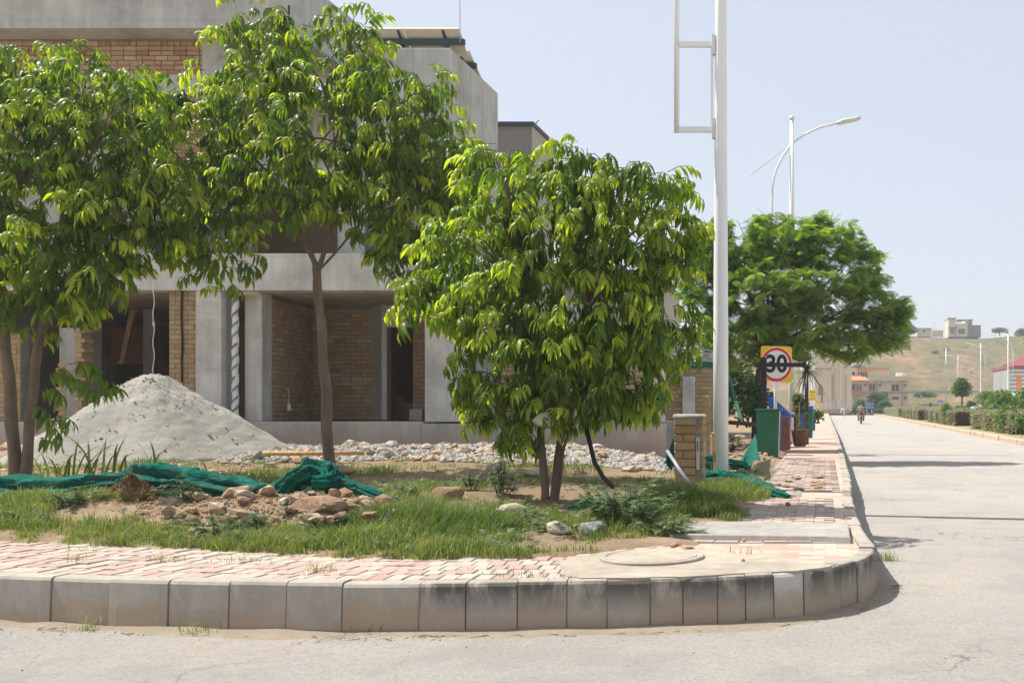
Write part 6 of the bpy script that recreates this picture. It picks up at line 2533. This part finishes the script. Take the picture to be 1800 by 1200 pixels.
# ------------------------------------------------------------------ far buildings
def win(parent, px0, px1, py0, py1, Y, frame='cream_dark', mull=True):
    x0, x1, z0, z1 = xat(px0, Y), xat(px1, Y), zat(py1, Y), zat(py0, Y)
    b = MB()
    t = .12
    b.box(x0 - t, x0, Y - .08, Y + .02, z0 - t, z1 + t).box(x1, x1 + t, Y - .08, Y + .02, z0 - t, z1 + t).box(x0, x1, Y - .08, Y + .02, z1, z1 + t).box(x0, x1, Y - .1, Y + .02, z0 - t, z0)
    w = obj('window', b, M[frame], parent)
    if mull:
        xm = (x0 + x1) / 2
        obj('pane', MB().box(x0, xm - .03, Y - .03, Y - .01, z0, z1), M['glass_dark'], w)
        obj('pane', MB().box(xm + .03, x1, Y - .03, Y - .01, z0, z1), M['glass_dark'], w)
        obj('mullion', MB().box(xm - .03, xm + .03, Y - .05, Y - .01, z0, z1), M['dirty_white'], w)
    else:
        obj('pane', MB().box(x0, x1, Y - .03, Y - .01, z0, z1), M['glass_dark'], w)


Yh = 172
v = thing('far_villa', 'two storey cream villa with salmon tiled roofs at the end of the road', 'house', (xat(1548, Yh), Yh, .6))


def bpx(name, px0, px1, py0, py1, Y, d, mat, parent, off=0.0):
    return obj(name, MB().box(xat(px0, Y), xat(px1, Y), Y + off, Y + d, zat(py1, Y), zat(py0, Y)), M[mat], parent)


bpx('wall', 1496, 1597, 668, 716, Yh, 9, 'cream', v)
bpx('parapet', 1527, 1598.5, 661, 669, Yh, 9.2, 'cream', v, -.5)
bpx('upper_wall', 1496, 1563, 648.5, 661, Yh + 1.5, 7, 'cream', v)
bpx('upper_roof', 1507, 1564, 646, 649, Yh + 1, 8, 'salmon', v)
bpx('water_tank_room', 1576, 1586, 654.5, 661, Yh + 2, 2, 'white_sheet', v)
bpx('parapet', 1586, 1595, 655, 661, Yh + 2, 2, 'cream', v)
b = MB()
b.prism([at(1494, 668, Yh - .8), at(1527, 668, Yh - .8), at(1520, 661, Yh + 1.2), at(1494, 661, Yh + 1.2)], (0, 0.4, 0.1))
obj('porch_roof', b, M['salmon'], v, recalc=True)
bpx('string_course', 1495, 1597.5, 688, 690.5, Yh, .1, 'salmon', v, -.25)
bpx('balcony', 1494, 1515, 688, 694, Yh, .1, 'salmon', v, -1.2)
for px in (1541, 1585.5):
    bpx('pilaster', px - 1.2, px + 1.2, 670, 714, Yh, 0, 'cream_dark', v, -.15)
for q in ((1528, 1538, 675, 686), (1568, 1579.5, 676, 687)):
    win(v, *q, Yh)
for q in ((1519.5, 1523, 675, 678), (1545, 1548.5, 675, 678), (1589, 1592.5, 676, 679), (1589.5, 1593, 697, 701), (1497.5, 1503, 675, 686), (1506, 1508.5, 676, 686), (1511, 1513.5, 676, 686)):
    win(v, *q, Yh, mull=False)
for q in ((1508, 1510, 653.5, 659), (1512.5, 1515, 654, 660), (1517, 1519.5, 654, 661), (1521.5, 1524, 654, 662), (1498, 1502, 654, 659)):
    win(v, *q, Yh + 1.5, mull=False)
bpx('green_blind', 1552, 1560.5, 688.5, 701, Yh, 0, 'green_box', v, -.3)
bpx('garage_opening', 1568, 1580, 697, 702, Yh, 0, 'glass_dark', v, -.02)
for px in (1531, 1555, 1572):
    bpx('awning', px - 2.5, px + 2.5, 669.4, 670.4, Yh, 0, 'white_sheet', v, -.6)
b = MB()
b.lathe([(2.2, 0), (2.0, .35), (1.5, .65), (.7, .85), (.001, .9)], (xat(1500, Yh + 4), Yh + 5, zat(645, Yh + 4)), 20)
obj('roof_dish', b, M['grey_panel'], v, smooth=True)

Yc = 146
tw = thing('cream_block', 'tall cream building with narrow slit windows and an arched doorway', 'building', (xat(1465, Yc), Yc, .3))
bpx('wall', 1428, 1470, 600, 722, Yc, 10, 'cream', tw)
bpx('wall', 1470, 1481, 596, 722, Yc, 9, 'cream', tw, -.6)
bpx('wall', 1481, 1497, 634, 722, Yc, 9, 'cream', tw, -.3)
for q in ((1461.5, 1466, 658, 705, -.03), (1486, 1488, 658, 705, -.33), (1473.5, 1475, 640, 700, -.63)):
    bpx('slit_window', q[0], q[1], q[2], q[3], Yc, 0, 'cream_dark', tw, q[4])
b = MB()
b.prism([at(1438 + 9 * (1 - math.cos(math.pi * k / 12)) / 2 * 1.0, 690 - 15 * math.sin(math.pi * k / 12), Yc - .05) for k in range(13)] + [at(1447, 708, Yc - .05), at(1438, 708, Yc - .05)], (0, .04, 0))
obj('arch_door', b, M['taupe'], tw, recalc=True)
bpx('cornice', 1427, 1462, 647, 649, Yc, .1, 'cream_dark', tw, -.2)

Yg = 140
gt = thing('metal_gate', 'grey metal gate and railing across the road end', 'gate', (xat(1468, Yg), Yg, .2))
bpx('sill_wall', 1444, 1493, 719, 727, Yg, .3, 'rock_brown', gt)
for k in range(6):
    px = 1447 + k * 8
    bpx('post', px - .6, px + .6, 702, 719, Yg, .15, 'steel', gt)
bpx('top_rail', 1446, 1489, 702, 703, Yg, -.01, 'steel', gt, -.08)
for k in range(26):
    px = 1448 + k * 1.6
    bpx('bar', px - .15, px + .15, 703.2, 719, Yg, .06, 'steel', gt)

# painted kerb nose at the road end
nose = bpy.data.objects.new('road_end_kerb', None)
COL.objects.link(nose)
WPOS[nose] = Vector((0, 0, 0))
props(nose, 'black and yellow painted kerb across the road end', None, None, 'structure')
for k in range(14):
    x = 1.9 + k * .40
    obj('kerb_block', MB().box(x, x + .38, 152.6, 152.9, 0, .32), M['yellow' if k % 2 else 'taupe'], nose)
g = MB()
g.box(-1, 30, 152.9, 156, -.02, .3)
obj('road_end_verge', g, M['field'], kind='structure', label='low verge behind the painted kerb')

Ys = 151.5
t = thing('direction_sign', 'blue direction sign on two white legs at the road end', 'road sign', (xat(1529, Ys), Ys, .2))
for a, c in ((707.2, 712.2), (712.8, 717.6)):
    p = bpx('panel', 1519.5, 1536.7, a, c, Ys, .05, 'blue_sign', t)
    for j in range(2):
        bpx('lettering', 1521, 1530 + 2 * j, a + 1 + j * 2, a + 1.8 + j * 2, Ys, 0, 'white_sheet', p, -.02)
    b = MB()
    b.prism([at(1533, a + 1.2, Ys - .02), at(1535.5, a + 2.4, Ys - .02), at(1533, a + 3.6, Ys - .02)], (0, .015, 0))
    obj('arrow', b, M['white_sheet'], p, recalc=True)
for px in (1524, 1532.5):
    bpx('leg', px - .7, px + .7, 717, 732, Ys, .15, 'white_paint', t, .06)
Yq = 140
t = thing('small_direction_sign', 'small blue sign plate on the far grass', 'sign', (xat(1652, Yq), Yq, .2))
bpx('panel', 1648, 1657.5, 703.5, 706.8, Yq, .05, 'blue_sign', t)
bpx('leg', 1651.5, 1652.3, 706, 722, Yq, .1, 'steel', t, .06)
t = thing('green_bin', 'green litter bin on the far grass before the hill', 'bin', (xat(1635.5, 135), 135, .2))
bpx('body', 1633.2, 1637.8, 708.5, 714.5, 135, .35, 'green_box', t)
bpx('lid', 1632.8, 1638.2, 707.6, 708.6, 135, .4, 'green_box', t, -.05)
t = thing('green_bin', 'green litter bin behind the nearest hedge', 'bin', (xat(1702, 80), 80, .2))
bpx('body', 1700.3, 1703.7, 720, 727.5, 80, .3, 'green_box', t)
bpx('lid', 1700, 1704, 719, 720, 80, .35, 'green_box', t, -.05)
t = thing('blue_skip', 'blue plastic bin behind the nearest hedge', 'bin', (xat(1734, 72), 72, .2))
bpx('body', 1730, 1739.5, 717, 731, 72, .4, 'blue', t)
bpx('lid', 1729.2, 1740.2, 716, 717.2, 72, .45, 'blue', t, -.06)
t = thing('white_booth', 'small cream guard booth behind the nearest hedge', 'booth', (xat(1721, 78), 78, .2))
bpx('wall', 1717, 1725.5, 715, 731, 78, .9, 'cream', t)
bpx('roof', 1716.3, 1726.2, 713.8, 715, 78, 1.1, 'white_sheet', t, -.1)
bpx('window', 1719, 1722.5, 717.5, 720, 78, 0, 'glass_dark', t, -.02)

# striped building at the frame edge
Yb = 128
sb = thing('striped_building', 'grey striped building with maroon roof and orange panel at the frame edge', 'building', (xat(1800, Yb), Yb, .2))
bpx('wall', 1774, 1850, 646, 716, Yb, 12, 'grey_panel', sb)
for k in range(8):
    bpx('stripe', 1774, 1850, 649 + 7 * k, 652 + 7 * k, Yb, 0, 'lamp_grey', sb, -.06)
bpx('orange_panel', 1786.5, 1795.5, 659, 687, Yb, 0, 'orange', sb, -.12)
bpx('eaves', 1772.5, 1852, 642.5, 647, Yb, 13, 'maroon', sb, -.4)
b = MB()
b.prism([at(1772.5, 642.5, Yb - .4), at(1852, 642.5, Yb - .4), at(1835, 622, Yb + 4), at(1804, 622, Yb + 4)], (0, .5, .1))
obj('roof', b, M['maroon'], sb, recalc=True)
bpx('entrance_canopy', 1785, 1850, 689, 697, Yb - 3, 2.5, 'white_sheet', sb)

# house and walls on the hill top
Yt = 305
ht = thing('hilltop_house', 'unfinished pale concrete house on the hill crest', 'house', (xat(1690, Yt), Yt, zat(588, Yt)))
bpx('wall', 1667, 1679.5, 560, 592, Yt, 8, 'cream', ht)
bpx('wall', 1680, 1700, 569, 592, Yt, 7, 'cream', ht, -1)
bpx('wall', 1700, 1709, 562, 592, Yt, 7, 'taupe', ht)
bpx('roof_slab', 1666, 1681, 558.5, 560, Yt, 9, 'taupe_light', ht, -.8)
bpx('roof_slab', 1682, 1711, 561, 563, Yt + 2, 6, 'taupe_light', ht)
bpx('balcony', 1666.5, 1682, 574, 576, Yt, .5, 'taupe_light', ht, -2)
bpx('window_opening', 1684, 1695, 578.5, 587, Yt, 0, 'glass_dark', ht, -1.1)
bpx('window_opening', 1671, 1676, 577, 587, Yt, 0, 'taupe', ht, -.1)
obj('water_tank', MB().lathe([(.001, 0), (.7, .1), (.7, .7), (.001, .95)], (xat(1696, Yt), Yt + 2, zat(569, Yt)), 12), M['white_sheet'], ht, smooth=True)
t = thing('dark_block', 'dark grey blockwork building beside the hilltop house', 'building', (xat(1717, Yt), Yt, zat(588, Yt)))
bpx('wall', 1710.5, 1725, 571.5, 592, Yt, 8, 'taupe', t, 1)
bpx('roof_edge', 1710, 1725.5, 571, 571.6, Yt, 8.2, 'black', t, .9)
t = thing('hilltop_wall', 'low cream wall and sheds along the hill crest', 'wall', (xat(1637, Yt), Yt, zat(588, Yt)))
bpx('shed', 1613, 1637, 578, 592, Yt, 5, 'cream', t)
bpx('shed_roof', 1612, 1638, 576.5, 578, Yt, 5.5, 'taupe_light', t, -.4)
bpx('wall', 1638, 1658, 580.5, 592, Yt, .4, 'cream', t)
bpx('window', 1622, 1626, 580, 584, Yt, 0, 'glass_dark', t, -.05)
obj('hilltop_pole', MB().tube([at(1641.5, 590, Yt), at(1641.5, 566, Yt)], .12, 6), M['lamp_grey'], label='thin pole on the hill crest above the low wall', cat='pole')
bw2 = thing('foot_wall', 'long low brown wall along the foot of the hill', 'wall', (xat(1680, 226), 226, 4))
for k in range(22):
    px = 1596 + k * 11
    bpx('wall_bay', px, px + 10.6, 686.5, 692, 226, .3, 'cream_dark', bw2, -.01 * (k % 2))
    bpx('pier', px + 10.6, px + 11, 686, 692, 226, .4, 'taupe_light', bw2, -.1)


# ------------------------------------------------------------------ people and motorcycles (far, small)
def skin_body(name, joints, edges, mat, parent, loc):
    """One continuous body grown round a posed skeleton; joints: (x, y, z, radius)."""
    me = bpy.data.meshes.new(name)
    me.from_pydata([(a, c, d) for a, c, d, e in joints], edges, [])
    o = bpy.data.objects.new(name, me)
    COL.objects.link(o)
    o.location = loc
    WPOS[o] = Vector(loc)
    attach(o, parent)
    md = o.modifiers.new('skin', 'SKIN')
    me.skin_vertices[0].data[0].use_root = True
    for v, j in zip(me.skin_vertices[0].data, joints):
        v.radius = (j[3], j[3])
    o.modifiers.new('smooth', 'SUBSURF').levels = 1
    o.modifiers['smooth'].render_levels = 1
    md.use_smooth_shade = True
    bpy.context.view_layer.update()
    dg = bpy.context.evaluated_depsgraph_get()
    m2 = bpy.data.meshes.new_from_object(o.evaluated_get(dg))
    o.modifiers.clear()
    o.data = m2
    m2.materials.clear()
    m2.materials.append(M[mat])
    return o


def head(parent, x, y, z, r0=.1, hair='person_dark'):
    b = MB().lathe([(.001, -.13), (.06, -.11), (.085, -.03), (.09, .04), (.07, .1), (.001, .13)], (x, y, z), 12)
    obj('head', b, M['skin'], parent, smooth=True)
    b = MB().lathe([(.098, .0), (.1, .05), (.08, .115), (.001, .145)], (x, y + .0, z), 12)
    obj('hair', b, M[hair], parent, smooth=True)


def motorcycle(label, x, y, z0, parent_label=None):
    t = thing('motorcycle', label, 'motorcycle', (x, y, z0))
    for dy in (-.62, .62):
        w = MB()
        w.v, w.f = [], []
        n, m = 20, 8
        P = []
        for i in range(n):
            a = 2 * math.pi * i / n
            for j in range(m):
                c = 2 * math.pi * j / m
                rr = .27 + .05 * math.cos(c)
                P.append((x + .05 * math.sin(c), y + dy + rr * math.cos(a), z0 + .31 + rr * math.sin(a)))
        w.add(P, [(i * m + j, ((i + 1) % n) * m + j, ((i + 1) % n) * m + (j + 1) % m, i * m + (j + 1) % m) for i in range(n) for j in range(m)])
        wh = obj('wheel', w, M['dark_rubber'], t, smooth=True)
        obj('hub', MB().tube([(x - .06, y + dy, z0 + .31), (x + .06, y + dy, z0 + .31)], .06, 8), M['steel'], wh)
    obj('frame', MB().tube([(x, y - .6, z0 + .35), (x, y - .2, z0 + .62), (x, y + .3, z0 + .66), (x, y + .62, z0 + .32)], .05, 8).box(x - .14, x + .14, y - .15, y + .2, z0 + .25, z0 + .55), M['steel'], t)
    obj('seat', MB().box(x - .13, x + .13, y - .62, y + .05, z0 + .70, z0 + .80), M['black'], t, bevel=.03)
    obj('fuel_tank', MB().box(x - .14, x + .14, y + .06, y + .42, z0 + .68, z0 + .90), M['red'], t, bevel=.05)
    obj('rear_mudguard', MB().box(x - .08, x + .08, y - .95, y - .5, z0 + .60, z0 + .66), M['black'], t)
    obj('tail_lamp', MB().box(x - .06, x + .06, y - .98, y - .951, z0 + .62, z0 + .70), M['red'], t)
    obj('handlebar', MB().tube([(x - .36, y + .38, z0 + 1.0), (x - .1, y + .48, z0 + 1.02), (x + .1, y + .48, z0 + 1.02), (x + .36, y + .38, z0 + 1.0)], .018, 6).tube([(x, y + .48, z0 + 1.02), (x, y + .62, z0 + .35)], .03, 6), M['steel'], t)
    return t


Yr = 78.0
xr_ = xat(1513.5, Yr)
motorcycle('motorcycle ridden away along the middle of the road', xr_, Yr, ROADZ)
p = thing('person', 'rider in an olive shirt seated on the motorcycle', 'person', (xr_, Yr, .8))
J = [(0, -.25, .82, .15), (0, -.22, 1.05, .14), (0, -.12, 1.30, .17), (0, -.08, 1.42, .07),
     (-.20, -.10, 1.34, .075), (-.32, .08, 1.12, .055), (-.33, .36, 1.02, .045), (.20, -.10, 1.34, .075), (.32, .08, 1.12, .055), (.33, .36, 1.02, .045),
     (-.14, -.18, .80, .11), (-.22, .22, .70, .085), (-.2, .05, .32, .06), (-.21, .18, .26, .05), (.14, -.18, .80, .11), (.22, .22, .70, .085), (.2, .05, .32, .06), (.21, .18, .26, .05)]
E = [(0, 1), (1, 2), (2, 3), (2, 4), (4, 5), (5, 6), (2, 7), (7, 8), (8, 9), (0, 10), (10, 11), (11, 12), (12, 13), (0, 14), (14, 15), (15, 16), (16, 17)]
skin_body('body', J, E, 'person_olive', p, (xr_, Yr, 0))
head(p, xr_, Yr - .05, 1.58)
Yv = 126.0
xv = xat(1484, Yv)
p = thing('person', 'person in pale clothes bending down at the road end', 'person', (xv, Yv, 0))
J = [(0, 0, .88, .17), (.12, 0, 1.02, .17), (.32, 0, 1.02, .18), (.44, 0, .94, .07), (.34, -.2, .92, .07), (.4, -.22, .66, .055), (.5, -.2, .46, .045), (.34, .2, .92, .07), (.4, .22, .66, .055), (.5, .2, .46, .045),
     (-.02, -.12, .8, .12), (.04, -.13, .45, .09), (-.02, -.13, .08, .06), (.1, -.13, .05, .05), (-.02, .12, .8, .12), (.04, .13, .45, .09), (-.02, .13, .08, .06), (.1, .13, .05, .05)]
E = [(0, 1), (1, 2), (2, 3), (2, 4), (4, 5), (5, 6), (2, 7), (7, 8), (8, 9), (0, 10), (10, 11), (11, 12), (12, 13), (0, 14), (14, 15), (15, 16), (16, 17)]
J = [(-a, c, d, e) for a, c, d, e in J]
skin_body('body', J, E, 'person_white', p, (xv, Yv, 0))
head(p, xv - .56, Yv, .86)
STAND = [(0, 0, .9, .14), (0, 0, 1.15, .14), (0, 0, 1.38, .16), (0, 0, 1.5, .06), (-.2, 0, 1.4, .07), (-.24, .02, 1.12, .055), (-.22, -.06, .86, .045), (.2, 0, 1.4, .07), (.24, .02, 1.12, .055), (.22, -.06, .86, .045),
         (-.1, 0, .82, .11), (-.11, -.02, .46, .085), (-.11, .02, .08, .06), (-.11, -.1, .04, .05), (.1, 0, .82, .11), (.11, -.02, .46, .085), (.11, .02, .08, .06), (.11, -.1, .04, .05)]
for lab, px, Y, mt in (('person in white standing behind the nearest hedge', 1712, 70, 'person_white'), ('person in a dark red top beside the guard booth', 1727, 70, 'maroon')):
    x = xat(px, Y)
    p = thing('person', lab, 'person', (x, Y, .2))
    skin_body('body', STAND, E, mt, p, (x, Y, -.12))
    head(p, x, Y, 1.50)
motorcycle('parked motorcycle half hidden behind the second hedge', xat(1657, 84), 84, .45)

# plastic frames in the shrubs at right
t = thing('metal_tree_guard', 'small grey metal tree guard standing by the nearest hedge', 'tree guard', (xat(1782, 43.5), 43.5, .2))
for px in (1779, 1786):
    bpx('post', px - .5, px + .5, 738, 762, 43.5, .04, 'steel', t)
for py in (740, 750, 757):
    bpx('rail', 1779.6, 1785.4, py - .5, py + .5, 43.5, .03, 'steel', t, .005)


# ------------------------------------------------------------------ summer haze
hb = MB().box(-130, 420, -20, 440, -1.5, 40)
hm = bpy.data.materials.new('thin_summer_haze')
hm.use_nodes = True
hn = hm.node_tree
hn.nodes.clear()
ho = hn.nodes.new('ShaderNodeOutputMaterial')
hv = hn.nodes.new('ShaderNodeVolumePrincipled')
hv.inputs['Color'].default_value = (0.93, 0.95, 1.0, 1)
hv.inputs['Density'].default_value = 0.0008
hv.inputs['Anisotropy'].default_value = 0.2
hn.links.new(hv.outputs[0], ho.inputs['Volume'])
obj('haze', hb, hm, kind='stuff', label='thin pale summer haze over the whole street')
